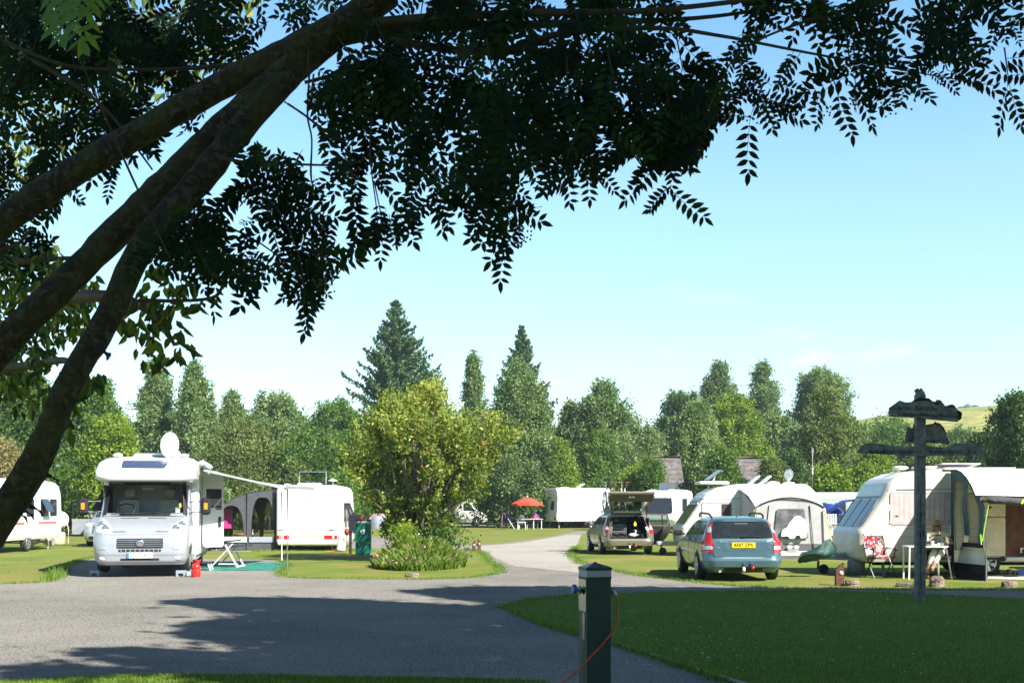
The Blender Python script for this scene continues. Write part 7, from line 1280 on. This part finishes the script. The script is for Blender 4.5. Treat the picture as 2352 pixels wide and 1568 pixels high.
def signpost():
    Ys = 19.9; o = Vector(((2113-CX)*Ys/F, Ys, 0)); q = F/Ys; r = empty('signpost', o, 0, 'weathered wooden fingerpost with three live-edge carved boards', 'signpost'); wd = M('sign_wood', (.20, .20, .20), .9, var=.3, scale=9, bump=.6, bscale=60); dk = M('sign_bark', (.03, .026, .024), .95, var=.4, scale=20, bump=.9); ink = M('carving', (.07, .065, .06), .95)
    def z(py): return CH+(HZ-py)/q
    def x(px): return (px-2113)/q
    part(r, 'post', lambda m: (m.box((0, 0, z(905)/2+.0), (.155, .155, z(905)), wd, bev=.012), m.box((-.012, -.079, 1.0), (.008, .006, 1.6), dk), m.box((.03, -.079, 1.15), (.012, .006, .10), dk), m.box((-.02, -.079, 1.12), (.012, .006, .08), dk)))
    part(r, 'post_cap', lambda m: m.lathe([(.08, 0), (.082, .06), (.06, .085), (.001, .10)], wd, (0, 0, z(909)), n=10))
    def cv(pts, a0, k): return [(x(a0[0]+u/k), z(a0[1]+v/k)) for u, v in pts]
    k4 = 2352/470*1.551; A = (3050/1.551, 1380/1.551)
    b1 = cv([(545, 375), (725, 245), (830, 280), (950, 268), (990, 225), (1060, 205), (1230, 210), (1300, 260), (1370, 270), (1385, 232), (1440, 235), (1480, 280), (1530, 345), (1600, 345), (1620, 315), (1670, 315), (1720, 395), (1790, 440), (1812, 500), (1800, 560), (1750, 620), (1240, 575), (1055, 550), (550, 525)], A, k4)
    def board(nm, poly, y0, y1, edge): 
        o_ = part(r, nm, lambda m: m.prism(poly, 'y', y0, y1, wd)); return part(o_, 'bark_edge', lambda m: edge(m))
    def bt(pts, a, rr): return lambda m: m.tube([(u, -.155+.03*sin(i*2.1), v) for i, (u, v) in enumerate(cv(pts, A, k4))], rr, dk, 7, jit=.25, rg=random.Random(4))
    board('top_board', b1, -.16, -.10, bt([(830, 288), (950, 278), (1060, 220), (1230, 225), (1300, 275), (1400, 300), (1440, 250), (1530, 355), (1620, 340), (1680, 340), (1730, 420), (1785, 480), (1790, 560), (1745, 605)], 0, [.012, .016, .02, .022, .022, .018, .014, .014, .016, .014, .022, .03, .028, .015]))
    b2 = cv([(945, 690), (1000, 715), (1050, 720), (1060, 640), (1240, 670), (1300, 650), (1400, 635), (1440, 620), (1510, 625), (1570, 690), (1620, 800), (1640, 880), (1690, 950), (1680, 1000), (1230, 965), (905, 970)], A, k4)
    board('middle_board', b2, .085, .13, lambda m: m.tube([(u, .11, v) for u, v in cv([(1440, 625), (1510, 640), (1570, 710), (1620, 810), (1620, 890), (1680, 960), (1655, 1010)], A, k4)], .028, dk, 7, jit=.25, rg=random.Random(5)))
    k5 = 2352/460*1.551; A5 = (3040/1.551, 1560/1.551)
    b3 = cv([(20, 275), (110, 140), (190, 100), (330, 92), (500, 125), (720, 160), (930, 180), (1150, 150), (1300, 158), (1500, 175), (1640, 175), (1750, 115), (1880, 95), (1960, 110), (2120, 95), (2200, 130), (2290, 190), (2310, 310), (2200, 325), (1170, 330), (600, 305)], A5, k5)
    board('bottom_board', b3, -.16, -.10, lambda m: m.tube([(u, -.14, v) for u, v in cv([(320, 100), (500, 140), (720, 168), (930, 190), (1150, 165), (1300, 175), (1500, 195), (1650, 190), (1750, 135), (1880, 108), (1960, 125), (2120, 105)], A5, k5)], [.008, .013, .014, .010, .014, .02, .02, .018, .02, .017, .014, .008], dk, 7, jit=.25, rg=random.Random(6)))
    def T_(s, px, py, sz, y, rz=0): text_mesh(s, sz, .003, ink, 'lettering', r, (x(px), y, z(py)), (pi/2, -rz, 0), sp=1.1)
    T_('Carter Bar 23m', 2096, 939, .105, -.165, R(-2)); T_('Scotland', 2080, 953, .105, -.165, R(-2)); T_('Hadrians Wall 11m', 2149, 956, .072, -.165, R(-3)); T_('Kielder 17', 2150, 1011, .10, .083); T_('N', 2094, 1011, .10, .083)
    T_('Bellingham Village  11', 2050, 1038, .09, -.165); T_('Kielder Forest  2 m', 2180, 1038, .09, -.165)
    part(r, 'sprig', lambda m: [m.ball((.03*i-.05, .06, z(909)+.09+.02*(i % 2)), .028, M('sprig_green', (.06, .09, .03), .8, bump=1), 6) for i in range(4)])
signpost()
def marker(px, py, h, label, lean=1, w=.14):
    p = gp(px, py); r = empty('marker_post', p, 0, label, 'marker post', 'half-round marker posts with white discs'); hh = h
    part(r, 'post', lambda m: m.prism([(-w/2, 0), (w/2, 0), (w/2, hh if lean > 0 else hh*.72), (w*.1, hh*.90 if lean > 0 else hh*.88), (-w/2, hh*.70 if lean > 0 else hh)], 'y', 0, .12, M('post_brown', (.13, .055, .03), .8, var=.3, scale=12, bump=.5))); part(r, 'reflector', lambda m: m.lathe([(w*.25, 0), (w*.25, -.008), (.001, -.01)], M('disc_white', (.85, .85, .85), .4), (w*.12, -.002, hh*.55), 'y', 14))
marker(1088, 1265, .40, 'left marker post of the pair by the gravel bend', 1, .13); marker(1100, 1264, .45, 'right marker post of the pair by the gravel bend', -1, .13); marker(1930, 1344, .46, 'brown slanted marker post on the grass before the cream caravan', 1, .16)
def rock(px, py, w, h, label, seed):
    g = rs(seed); p = gp(px, py); mb = MB(); rings = []; n = 10
    for i in range(6):
        t = i/5; z = h*t; k = (1-.12*t-.25*(t > .85)); rings.append([(w/2*k*cos(2*pi*j/n)*g.uniform(.85, 1.12), w*.35*k*sin(2*pi*j/n)*g.uniform(.85, 1.1), z*g.uniform(.93, 1.05)) for j in range(n)])
    mb.loft(rings, M('rock_brown', (.22, .17, .13), .9, var=.35, scale=7, bump=.9), smooth=False); tag(mb.build('rock', None, None, p), label, 'rock', 'rocks along the grass edge')
rock(1957, 1345, .33, .14, 'flat-topped brown rock beside the slanted marker post', 1); rock(2079, 1346, .40, .08, 'low grey rock left of the signpost foot', 2); rock(2152, 1347, .33, .21, 'tallest blocky brown rock right of the signpost foot', 3); rock(2318, 1348, .34, .13, 'grey-brown rock at far right under the awning', 4); rock(946, 1325, .35, .10, 'pale stone edging the flower bed', 5)
# ---------------------------------------------------------------- sitting-out area at right
def floral(name, cols):
    m = bpy.data.materials.new(name); m.use_nodes = True; n = m.node_tree.nodes; l = m.node_tree.links; p = n['Principled BSDF']; p.inputs['Roughness'].default_value = .8; t = n.new('ShaderNodeTexCoord'); v = n.new('ShaderNodeTexVoronoi'); v.inputs['Scale'].default_value = 24; l.new(t.outputs['Object'], v.inputs['Vector'])
    s = n.new('ShaderNodeSeparateColor'); l.new(v.outputs['Color'], s.inputs[0]); r = n.new('ShaderNodeValToRGB'); r.color_ramp.interpolation = 'CONSTANT'; e = r.color_ramp.elements; e[0].color = (*cols[0], 1); e[1].position = .45; e[1].color = (*cols[1], 1)
    for i, c in enumerate(cols[2:]): q = e.new(.62+.13*i); q.color = (*c, 1)
    l.new(s.outputs[0], r.inputs[0]); l.new(r.outputs[0], p.inputs['Base Color']); return m
m_flo = floral('floral_red', [(.50, .02, .05), (.03, .03, .09), (.65, .60, .62), (.20, .35, .30)]); m_flo2 = floral('floral_navy', [(.02, .02, .08), (.25, .02, .05), (.5, .5, .5), (.05, .05, .12)])
def fold_chair(px, py, label, mat, rz=0, Y=None):
    p = gp(px, py); r = empty('folding_chair', p, rz, label, 'chair', 'padded folding chairs'); bk = M('frame_black', (.02, .02, .022), .4)
    part(r, 'backrest', lambda m: m.sheet([[(x, .22+.14*(z-.5)/.45-.03*cos(x*6), z) for x in (-.25, -.12, 0, .12, .25)] for z in (.50, .62, .78, .93)], mat, thick=.03)); part(r, 'seat', lambda m: m.sheet([[(x, y, .48-.02*cos(x*6)+.05*(-y)) for x in (-.25, -.12, 0, .12, .25)] for y in (-.22, 0, .22)], mat, thick=.03))
    for s in (-1, 1): part(r, 'leg', lambda m: m.tube([(s*.27, -.22, 0), (s*.27, .16, .50)], .014, bk, 7)); part(r, 'leg', lambda m: m.tube([(s*.25, .26, 0), (s*.25, -.10, .45), (s*.27, -.16, .62)], .014, bk, 7)); part(r, 'armrest', lambda m: (m.tube([(s*.27, .24, .66), (s*.28, -.16, .64)], .022, bk, 7), m.ball((s*.28, -.17, .65), .035, bk, 8))); part(r, 'back_post', lambda m: m.tube([(s*.255, .16, .48), (s*.255, .36, .93)], .013, bk, 7))
    part(r, 'cross_bar', lambda m: (m.tube([(-.26, -.12, .12), (.26, -.12, .12)], .01, bk, 6), m.tube([(-.26, .1, .42), (.26, .1, .42)], .012, bk, 6))); return r
fold_chair(2023, 1326, 'empty red flowered folding chair in front of the cream caravan', m_flo, R(12)); fold_chair(2158, 1326.5, 'navy flowered chair with the reading woman in it', m_flo2, R(-22))
def table():
    p = gp(2132, 1330.5); r = empty('camp_table', p, R(0), 'white-edged folding camp table behind the signpost', 'table'); wt = M('table_white', (.80, .80, .80), .4)
    part(r, 'table_top', lambda m: m.box((0, .20, .715), (.88, .42, .035), wt, bev=.01))
    for x, y, dx in ((-.40, .02, -.02), (.40, .02, .12), (-.40, .42, 0), (.36, .42, .02)): part(r, 'leg', lambda m: m.bar((x, y, .70), (x+dx, y-.02*(y < .1), 0), .035, .03, wt if x < 0 or y > .1 else m_alu))
    part(r, 'rail', lambda m: m.box((0, .22, .67), (.78, .03, .03), m_gry))
    loose('paper_cup', 'white paper cup standing on the camp table', 'cup', p+Vector((.13, .12, .735)), lambda m: (m.lathe([(.001, 0), (.030, 0), (.040, .10), (.043, .105), (.036, .105), (.001, .104)], m_white, n=14), m.lathe([(.034, .03), (.040, .085), (.001, .086), (.001, .03)], M('cup_tan', (.70, .45, .32), .6), n=14)))
    loose('butter_tub', 'white food tub at the right end of the camp table', 'tub', p+Vector((.32, .2, .735)), lambda m: (m.box((0, 0, .035), (.13, .12, .07), m_white, bev=.01), m.box((-.16, .02, .02), (.2, .14, .03), M('paper_cream', (.7, .68, .55)))))
table()
def woman():
    sk_ = M('skin_tone', (.50, .28, .19), .6); pk = M('top_pink', (.55, .02, .10), .85); wt = M('trousers_white', (.80, .78, .76), .85); br = M('shoe_brown', (.18, .08, .04), .7)
    q = gp(2160, 1326.5); X, Y = q.x, q.y
    J = {'hips': (X, Y-.02, .58, .135), 'belly': (X+.0, Y+.03, .72, .125), 'chest': (X-.01, Y+.10, .88, .135), 'neck': (X-.04, Y+.10, 1.03, .045), 'jaw': (X-.06, Y+.03, 1.09, .065), 'head': (X-.07, Y+.05, 1.16, .088), 'top': (X-.07, Y+.08, 1.23, .06), 'nose': (X-.085, Y-.055, 1.125, .012),
         'sr': (X+.16, Y+.06, .97, .055), 'er': (X+.22, Y-.10, .76, .042), 'wr': (X+.0, Y-.28, .84, .028), 'sl': (X-.19, Y+.05, .97, .055), 'el': (X-.30, Y-.14, .78, .042), 'wl': (X-.38, Y-.34, .90, .028),
         'kr': (X-.12, Y-.46, .60, .075), 'kl': (X-.30, Y-.42, .58, .075), 'ar': (X-.38, Y-.52, .22, .045), 'al': (X-.46, Y-.44, .12, .042), 'tr': (X-.44, Y-.72, .20, .035), 'tl': (X-.50, Y-.62, .05, .035), 'mr': (X-.30, Y-.50, .38, .055), 'ml': (X-.40, Y-.44, .34, .055)}
    B = [('hips', 'belly', pk), ('belly', 'chest', pk), ('chest', 'neck', sk_), ('neck', 'jaw', sk_), ('jaw', 'head', sk_), ('head', 'top', sk_), ('jaw', 'nose', sk_), ('chest', 'sr', pk), ('sr', 'er', sk_), ('er', 'wr', sk_), ('chest', 'sl', pk), ('sl', 'el', sk_), ('el', 'wl', sk_), ('hips', 'kr', wt), ('hips', 'kl', wt), ('kr', 'mr', wt), ('kl', 'ml', wt), ('mr', 'ar', sk_), ('ml', 'al', sk_), ('ar', 'tr', br), ('al', 'tl', br)]
    hand(J, B, 'r', 'wr', (-.5, -.6, .5), sk_, .9); hand(J, B, 'l', 'wl', (.3, -.6, .6), sk_, .9)
    o = person('seated person in pink top and white trousers reading a newspaper behind the table', J, B, (X, Y, 0)); hb = M('hair_blonde', (.42, .24, .08), .7, var=.25, scale=30)
    part(o, 'hair', lambda m: (m.ball((-.065, .085, 1.185), .115, hb, 14, (1.0, .95, 1.0)), m.ball((.015, .07, 1.09), .06, hb, 10, (.6, 1.1, 1.7)), m.ball((-.15, .06, 1.10), .055, hb, 10, (.6, 1.1, 1.6)))); part(o, 'sunglasses', lambda m: (m.box((-.115, -.045, 1.155), (.055, .02, .035), m_ink, bev=.006), m.box((-.050, -.045, 1.155), (.055, .02, .035), m_ink, bev=.006), m.box((-.08, -.05, 1.165), (.05, .01, .01), m_ink)))
    def news(m):
        mt = M('newsprint', (.55, .52, .44), .9, var=.3, scale=40)
        m.sheet([[(X-.44+.27*u, Y-.40-.05*sin(u*pi), .70+v*.32+.03*u) for u in (0, .5, 1)] for v in (0, .5, 1)], mt, thick=.004); m.sheet([[(X-.17+.25*u, Y-.40+.12*u, .70+v*.32+.03-.03*u) for u in (0, .5, 1)] for v in (0, .5, 1)], mt, thick=.004)
        m.box((X-.26, Y-.452, .96), (.20, .004, .03), m_ink); m.box((X-.32, Y-.455, .84), (.16, .004, .12), M('news_photo', (.15, .14, .13)))
    n_ = MB(); news(n_); no = n_.build('newspaper'); tag(no, 'open newspaper held up in front of the seated person', 'newspaper')
woman()
def stool():
    p = gp(2343, 1326); r = empty('footstool', p, R(10), 'blue-panelled folding footstool at the right edge on the pale mat', 'stool'); part(r, 'seat', lambda m: m.box((.05, .1, .22), (.34, .3, .03), m_ink, bev=.01)); part(r, 'side_panel', lambda m: m.box((.06, -.02, .13), (.24, .02, .14), M('panel_blue', (.02, .04, .22), .6))); [part(r, 'leg', lambda m: m.tube([(x, y, .21), (x+sx, y, .01)], .012, m_alu, 6)) for x, sx in ((-.08, -.06), (.2, .04)) for y in (0, .22)]
stool()
mat_sheet('awning_mat', [(2268, 1330), (2480, 1336), (2480, 1323), (2270, 1321)], M('mat_pale', (.52, .50, .42), .9), 'pale beige mat on the grass beside the awning leg', 'mat')
loose('boots', 'pair of tan walking boots under the cream caravan step', 'boots', gp(2250, 1322)+Vector((.55, .2, 0)), lambda m: [(m.ball((x, 0, .05), .07, M('boot_tan', (.28, .16, .08), .8), 8, (.8, 1.4, .8)), m.ball((x, .06, .10), .05, M('boot_tan', (.28, .16, .08), .8), 8)) for x in (0, .22)])
loose('waste_barrel', 'grey round waste barrel under the cream caravan nose', 'barrel', Vector((8.05, 27.5, 0)), lambda m: m.lathe([(.001, 0), (.20, 0), (.20, .30), (.18, .33), (.001, .34)], M('barrel_grey', (.22, .25, .28), .6)))
def cover():
    Yc = 26.6
    def q(px, py, d=0): return at(px, py, Yc+d)
    b = Vector(((1878-CX)*Yc/F, Yc, 0)); rows = [[(1842, 1270, .1), (1868, 1262, .0), (1884, 1252, -.1), (1903, 1236, 0)], [(1836, 1276, -.1), (1866, 1270, -.25), (1892, 1262, -.2), (1914, 1248, -.05)], [(1834, 1285, .05), (1862, 1280, -.1), (1896, 1275, -.25), (1920, 1262, .05)], [(1833, 1291, .1), (1858, 1289, .05), (1890, 1280, -.1), (1917, 1274, .1)]]
    G = [[q(*p)-b for p in r_] for r_ in rows]
    def cr(G, k=4):
        H = [smooth_path(r_, k) for r_ in G]; C_ = [smooth_path([r_[i] for r_ in H], k) for i in range(len(H[0]))]; return [[C_[i][j]+Vector((0, .02*sin(i*2.1+j), .012*cos(i*1.3+j*1.7))) for i in range(len(C_))] for j in range(len(C_[0]))]
    loose('hitch_cover', 'dark green tarpaulin cover draped over the caravan hitch', 'cover', b, lambda m: m.sheet(cr(G), M('tarp_green', (.012, .06, .055), .6, var=.2, bump=.3), thick=.02))
cover()
# washing line, chairs and blue tent between the caravans
def airer():
    p = gp(1918, 1262); p = Vector(((1915-CX)*42/F, 42, 0)); r = empty('clothes_airer', p, 0, 'white clothes airer beside the grey porch awning', 'airer'); part(r, 'frame', lambda m: ([m.bar((x, 0, 0), (x+.35*(1 if x < 0 else -1), .3, 1.0), .02, .02, m_white) for x in (-.4, .4)], [m.bar((-.45, y, .98), (.5, y, .98), .015, .015, m_white) for y in (0, .1, .2, .3)]))
    for i, (x, w, z0, z1, c) in enumerate([(-.42, .28, .25, .95, (.75, .75, .75)), (-.10, .20, .55, .97, (.6, .45, .55)), (.10, .12, .20, .95, (.55, .50, .60)), (.22, .22, .02, .97, (.12, .45, .60)), (.45, .12, .3, .95, (.20, .55, .70))]):
        loose('towel', ['white sheet at left on the airer', 'small pink cloth on the airer', 'lilac towel in the middle of the airer', 'long turquoise towel on the airer', 'pale blue towel at right on the airer'][i], 'towel', p+Vector((x, -.05, 0)), lambda m: m.sheet([[(w*u, .03*sin(u*12+z*3), z) for u in (0, .25, .5, .75, 1)] for z in (z1, (z0+z1)/2, z0)], M('towel_%d' % i, c, .9), thick=.015), group='laundry on the airer')
    for i, (px, col, lb) in enumerate([(1908, (.75, .78, .80), 'white slatted chair folded behind the airer'), (1932, (.03, .04, .08), 'navy folding chair behind the airer'), (1942, (.72, .75, .78), 'white padded chair at the right behind the airer')]):
        c = Vector(((px-CX)*46/F, 46, 0)); m_c = M('chaircol_%d' % i, col, .7); rr = empty('garden_chair', c, R(-20), lb, 'chair', 'chairs behind the airer'); part(rr, 'backrest', lambda m: [m.box((-.18+.09*k, 0, 1.05), (.07, .04, .50), m_c, bev=.01) for k in range(5)]); part(rr, 'seat', lambda m: m.box((0, -.2, .62), (.42, .4, .05), m_c)); [part(rr, 'leg', lambda m: m.bar((x, -.05, .62), (x*1.1, y, 0), .025, .025, m_alu)) for x in (-.2, .2) for y in (-.35, .2)]
    t = Vector(((1900-CX)*52/F, 52, 0)); rr = empty('blue_tent', t, 0, 'bright blue tent behind the airer and chairs', 'tent'); bl = M('tent_blue', (.015, .045, .26), .7, var=.2)
    part(rr, 'flysheet', lambda m: m.sheet([[(.95*cos(a)*(1-abs(v)*.4)+.1, v*1.4, 1.75*sin(a)*(1-abs(v)**2*.5)) for a in [pi*i/12 for i in range(13)]] for v in (-1, -.6, -.2, .2, .6, 1)], bl)); part(rr, 'porch_roof', lambda m: m.sheet([[(-.9, -1.6, .75), (-.3, -1.6, 1.35), (.4, -1.6, 1.80), (.9, -1.6, 1.85)], [(-.9, -.8, .75), (-.3, -.8, 1.4), (.4, -.8, 1.85), (.9, -.8, 1.9)]], bl, thick=.02)); part(rr, 'pole', lambda m: m.cyl((.35, -1.6, 0), (.35, -1.6, 1.8), .02, m_alu))
airer()
# ---------------------------------------------------------------- parasol group
def parasol_group():
    Yp = 82.4; x0 = (1211-CX)*Yp/F; rd = M('canvas_red', (.75, .06, .03), .8, var=.05); r = empty('parasol', (x0, Yp, 0), R(8), 'red garden parasol with white finial beside the blue estate', 'parasol')
    n = 8; rim = 1.12; 
    def can(m):
        vs = [(0, 0, 2.22)]+[(rim*cos(2*pi*i/n), rim*sin(2*pi*i/n), 1.78) for i in range(n)]+[(rim*.5*cos(2*pi*i/n), rim*.5*sin(2*pi*i/n), 2.06) for i in range(n)]+[(rim*cos(2*pi*i/n), rim*sin(2*pi*i/n), 1.64) for i in range(n)]
        fs = [(0, 1+n+i, 1+n+(i+1) % n) for i in range(n)]+[(1+n+i, 1+i, 1+(i+1) % n, 1+n+(i+1) % n) for i in range(n)]+[(1+i, 1+2*n+i, 1+2*n+(i+1) % n, 1+(i+1) % n) for i in range(n)]; m.add(vs, fs, rd)
    part(r, 'canopy', can); part(r, 'pole', lambda m: m.cyl((0, 0, 0), (0, 0, 2.25), .03, m_white)); part(r, 'finial', lambda m: m.ball((0, 0, 2.28), .07, m_white, 8)); [part(r, 'rib', lambda m: m.tube([(0, 0, 2.18), (rim*cos(a), rim*sin(a), 1.76)], .012, m_alu, 5)) for a in [2*pi*i/n for i in range(n)]]
    t = empty('garden_table', (x0+.45, Yp+.1, 0), 0, 'white garden table under the red parasol', 'table'); part(t, 'table_top', lambda m: m.box((-.3, 0, .70), (1.9, .8, .05), M('table_rose', (.70, .50, .45), .6))); [part(t, 'leg', lambda m: m.bar((x, y, .68), (x, y, 0), .09, .05, m_white)) for x in (-1.1, .0, .55) for y in (-.3,)]
    loose('plastic_chair', 'white and turquoise chair at the parasol table', 'chair', Vector((x0-.35, Yp-.1, 0)), lambda m: (m.box((0, 0, .48), (.5, .4, .06), M('chair_aqua', (.55, .75, .80), .5)), m.prism([(-.22, .5), (.22, .5), (.12, 1.0), (-.18, 1.0)], 'y', .18, .22, M('chair_aqua', (.55, .75, .80), .5)), [m.bar((x, 0, .48), (x*1.2, -.1, 0), .05, .04, m_white) for x in (-.2, .2)]))
    # reading man in a sun chair
    xc = (1175-CX)*Yp/F; c = empty('sun_chair', (xc, Yp, 0), 0, 'sun chair draped with a lilac towel beside the red parasol', 'chair'); nv = M('chair_navy', (.015, .02, .035), .8); wt = m_white
    part(c, 'seat', lambda m: m.box((.05, 0, .44), (.5, .5, .05), nv)); part(c, 'backrest', lambda m: m.bar((-.2, 0, .44), (-.48, 0, 1.12), .05, .5, nv)); part(c, 'leg', lambda m: m.bar((-.25, -.25, .75), (.22, -.25, 0), .05, .04, wt)); part(c, 'leg', lambda m: m.bar((.05, -.25, .45), (-.3, -.25, 0), .025, .025, m_gry)); part(c, 'leg', lambda m: m.bar((.15, .25, .45), (.3, .25, 0), .025, .025, m_gry)); part(c, 'armrest', lambda m: m.box((-.05, -.26, .64), (.5, .05, .03), nv))
    loose('lilac_towel', 'long lilac towel hanging over the back of the sun chair', 'towel', Vector((xc, Yp, 0)), lambda m: m.sheet([[(-.42, y, .75), (-.50, y, 1.14), (-.60, y, 1.10), (-.66+.02*sin(y*20), y, .6), (-.62, y, .04)] for y in (-.28, -.1, .1, .28)], M('towel_lilac', (.42, .22, .40), .9), thick=.03))
    sk_ = M('skin_tan', (.42, .22, .14), .6); bl = M('shirt_blue', (.05, .09, .28), .9); X, Y = xc, Yp
    J = {'hips': (X-.05, Y, .56, .14), 'chest': (X-.25, Y, .90, .15), 'neck': (X-.24, Y, 1.08, .05), 'head': (X-.19, Y, 1.20, .085), 'top': (X-.20, Y, 1.28, .06), 'sa': (X-.22, Y-.19, 1.0, .055), 'ea': (X-.02, Y-.26, .76, .042), 'wa': (X+.24, Y-.2, .78, .03), 'sb': (X-.22, Y+.19, 1.0, .055), 'eb': (X-.02, Y+.26, .76, .042), 'wb': (X+.24, Y+.2, .78, .03), 'ka': (X+.42, Y-.10, .70, .07), 'kb': (X+.44, Y+.10, .82, .07), 'fa': (X+.55, Y-.12, .12, .045), 'fb': (X+.62, Y+.1, .42, .045), 'ta': (X+.75, Y-.12, .05, .035), 'tb': (X+.82, Y+.1, .40, .035)}
    B = [('hips', 'chest', bl), ('chest', 'neck', sk_), ('neck', 'head', sk_), ('head', 'top', sk_), ('chest', 'sa', bl), ('sa', 'ea', bl), ('ea', 'wa', sk_), ('chest', 'sb', bl), ('sb', 'eb', bl), ('eb', 'wb', sk_), ('hips', 'ka', nv), ('hips', 'kb', nv), ('ka', 'fa', sk_), ('kb', 'fb', sk_), ('fa', 'ta', m_ink), ('fb', 'tb', m_ink)]
    hand(J, B, 'a', 'wa', (1, .2, .3), sk_); hand(J, B, 'b', 'wb', (1, -.2, .3), sk_); o = person('bald person in blue shirt reclining in a sun chair with a paper', J, B, (X, Y, 0)); part(o, 'hair', lambda m: m.ball((-.225, 0, 1.22), .088, M('hair_grey', (.4, .38, .38), .8), 8, (.8, 1, .8)))
    loose('paper', 'folded newspaper resting on the knees of the reclining person', 'newspaper', Vector((X+.36, Y, .86)), lambda m: m.sheet([[(-.15+.3*u, v, .10*abs(u-.5)+.02) for u in (0, .5, 1)] for v in (-.22, .22)], M('newsprint', (.55, .52, .44), .9), thick=.01))
    X, Y = x0+.55, Yp+.65; pk = M('top_magenta', (.45, .05, .25), .8)
    J = {'hips': (X, Y, .55, .14), 'chest': (X, Y, .92, .15), 'neck': (X, Y, 1.08, .05), 'head': (X-.01, Y-.02, 1.2, .085), 'top': (X-.01, Y, 1.28, .06), 'sa': (X-.19, Y, 1.0, .055), 'ea': (X-.26, Y-.15, .78, .042), 'wa': (X-.1, Y-.35, .76, .03), 'sb': (X+.19, Y, 1.0, .055), 'eb': (X+.26, Y-.15, .78, .042), 'wb': (X+.1, Y-.35, .76, .03), 'ka': (X-.12, Y-.45, .55, .07), 'kb': (X+.12, Y-.45, .55, .07), 'fa': (X-.12, Y-.5, .08, .045), 'fb': (X+.12, Y-.5, .08, .045), 'ta': (X-.12, Y-.68, .05, .035), 'tb': (X+.12, Y-.68, .05, .035)}
    B = [('hips', 'chest', pk), ('chest', 'neck', sk_), ('neck', 'head', sk_), ('head', 'top', sk_), ('chest', 'sa', bl), ('sa', 'ea', bl), ('ea', 'wa', sk_), ('chest', 'sb', bl), ('sb', 'eb', bl), ('eb', 'wb', sk_), ('hips', 'ka', nv), ('hips', 'kb', nv), ('ka', 'fa', nv), ('kb', 'fb', nv), ('fa', 'ta', m_ink), ('fb', 'tb', m_ink)]
    hand(J, B, 'a', 'wa', (.5, -.8, 0), sk_); hand(J, B, 'b', 'wb', (-.5, -.8, 0), sk_); o = person('grey-haired person in purple sitting at the parasol table', J, B, (X, Y, 0)); part(o, 'hair', lambda m: m.ball((-.01, .02, 1.24), .105, M('hair_silver', (.45, .50, .62), .8), 10)); 
    sc = empty('dining_chair', (X, Y+.1, 0), 0, 'garden chair under the person in purple', 'chair'); part(sc, 'seat', lambda m: m.box((0, 0, .42), (.45, .45, .05), nv)); part(sc, 'backrest', lambda m: m.box((0, .22, .75), (.45, .04, .5), nv)); [part(sc, 'leg', lambda m: m.bar((x, y, .42), (x, y, 0), .03, .03, m_alu)) for x in (-.2, .2) for y in (-.2, .2)]
parasol_group()
# ---------------------------------------------------------------- stone buildings with slate roofs
def barn(px0, px1, ptop, Y, label, seed):
    x0 = (px0-CX)*Y/F; x1 = (px1-CX)*Y/F; H = CH+(HZ-ptop)*Y/F; c = (x0+x1)/2; w = (x1-x0)/2; r = empty('farm_building', (c, Y, 0), 0, label, 'building', 'stone farm buildings')
    sl_ = M('roof_slate', (.125, .11, .112), .9, var=.35, scale=2.2, bump=.6, bscale=9); st = M('wall_stone', (.24, .20, .17), .9, var=.35, scale=2.5, bump=.6)
    part(r, 'wall', lambda m: (m.prism([(-3, 0), (3, 0), (3, H-3.2), (0, H-.05), (-3, H-3.2)], 'x', -w, w, st)))
    def roof(m):
        n = 11
        for s in (-1, 1):
            for i in range(n):
                t0, t1 = i/n, (i+1)/n; ya, yb = 3.4*(1-t0), 3.4*(1-t1); za, zb = H-3.5+3.5*t0, H-3.5+3.5*t1
                m.loft([[(-w-.2, s*ya, za), (-w-.2, s*yb, zb+.0), (-w-.2, s*yb, zb+.05), (-w-.2, s*ya, za+.09)], [(w+.2, s*ya, za), (w+.2, s*yb, zb), (w+.2, s*yb, zb+.05), (w+.2, s*ya, za+.09)]], sl_)
    o = part(r, 'roof', roof); part(o, 'ridge', lambda m: m.tube([(-w-.2, 0, H+.06), (w+.2, 0, H+.06)], .14, M('ridge_tile', (.16, .11, .09), .9), 8))
    [part(r, 'window', lambda m: m.box((x, -3.02, H-4.3), (.8, .06, .9), m_pane)) for x in (-w*.5, w*.4)]
barn(1496, 1556, 1051, 84, 'stone barn with mossy slate roof left of the white trunked aspen', 1); barn(1692, 1782, 1053, 86, 'stone barn with grey slate roof right of the white trunked aspen', 2)
# ---------------------------------------------------------------- thin summer haze
def haze():
    m = bpy.data.materials.new('haze_air'); m.use_nodes = True; n = m.node_tree.nodes; n.clear(); o = n.new('ShaderNodeOutputMaterial'); v = n.new('ShaderNodeVolumePrincipled')
    v.inputs['Color'].default_value = (.74, .92, 1, 1); v.inputs['Density'].default_value = .0004; v.inputs['Anisotropy'].default_value = .1; m.node_tree.links.new(v.outputs[0], o.inputs['Volume'])
    mb = MB(); mb.box((0, 525, 28.4), (1500, 1190, 69.2), m); h = mb.build('haze'); tag(h, kind='stuff'); h['label'] = 'pale blue summer haze over the distant trees'; h['category'] = 'haze'
haze()
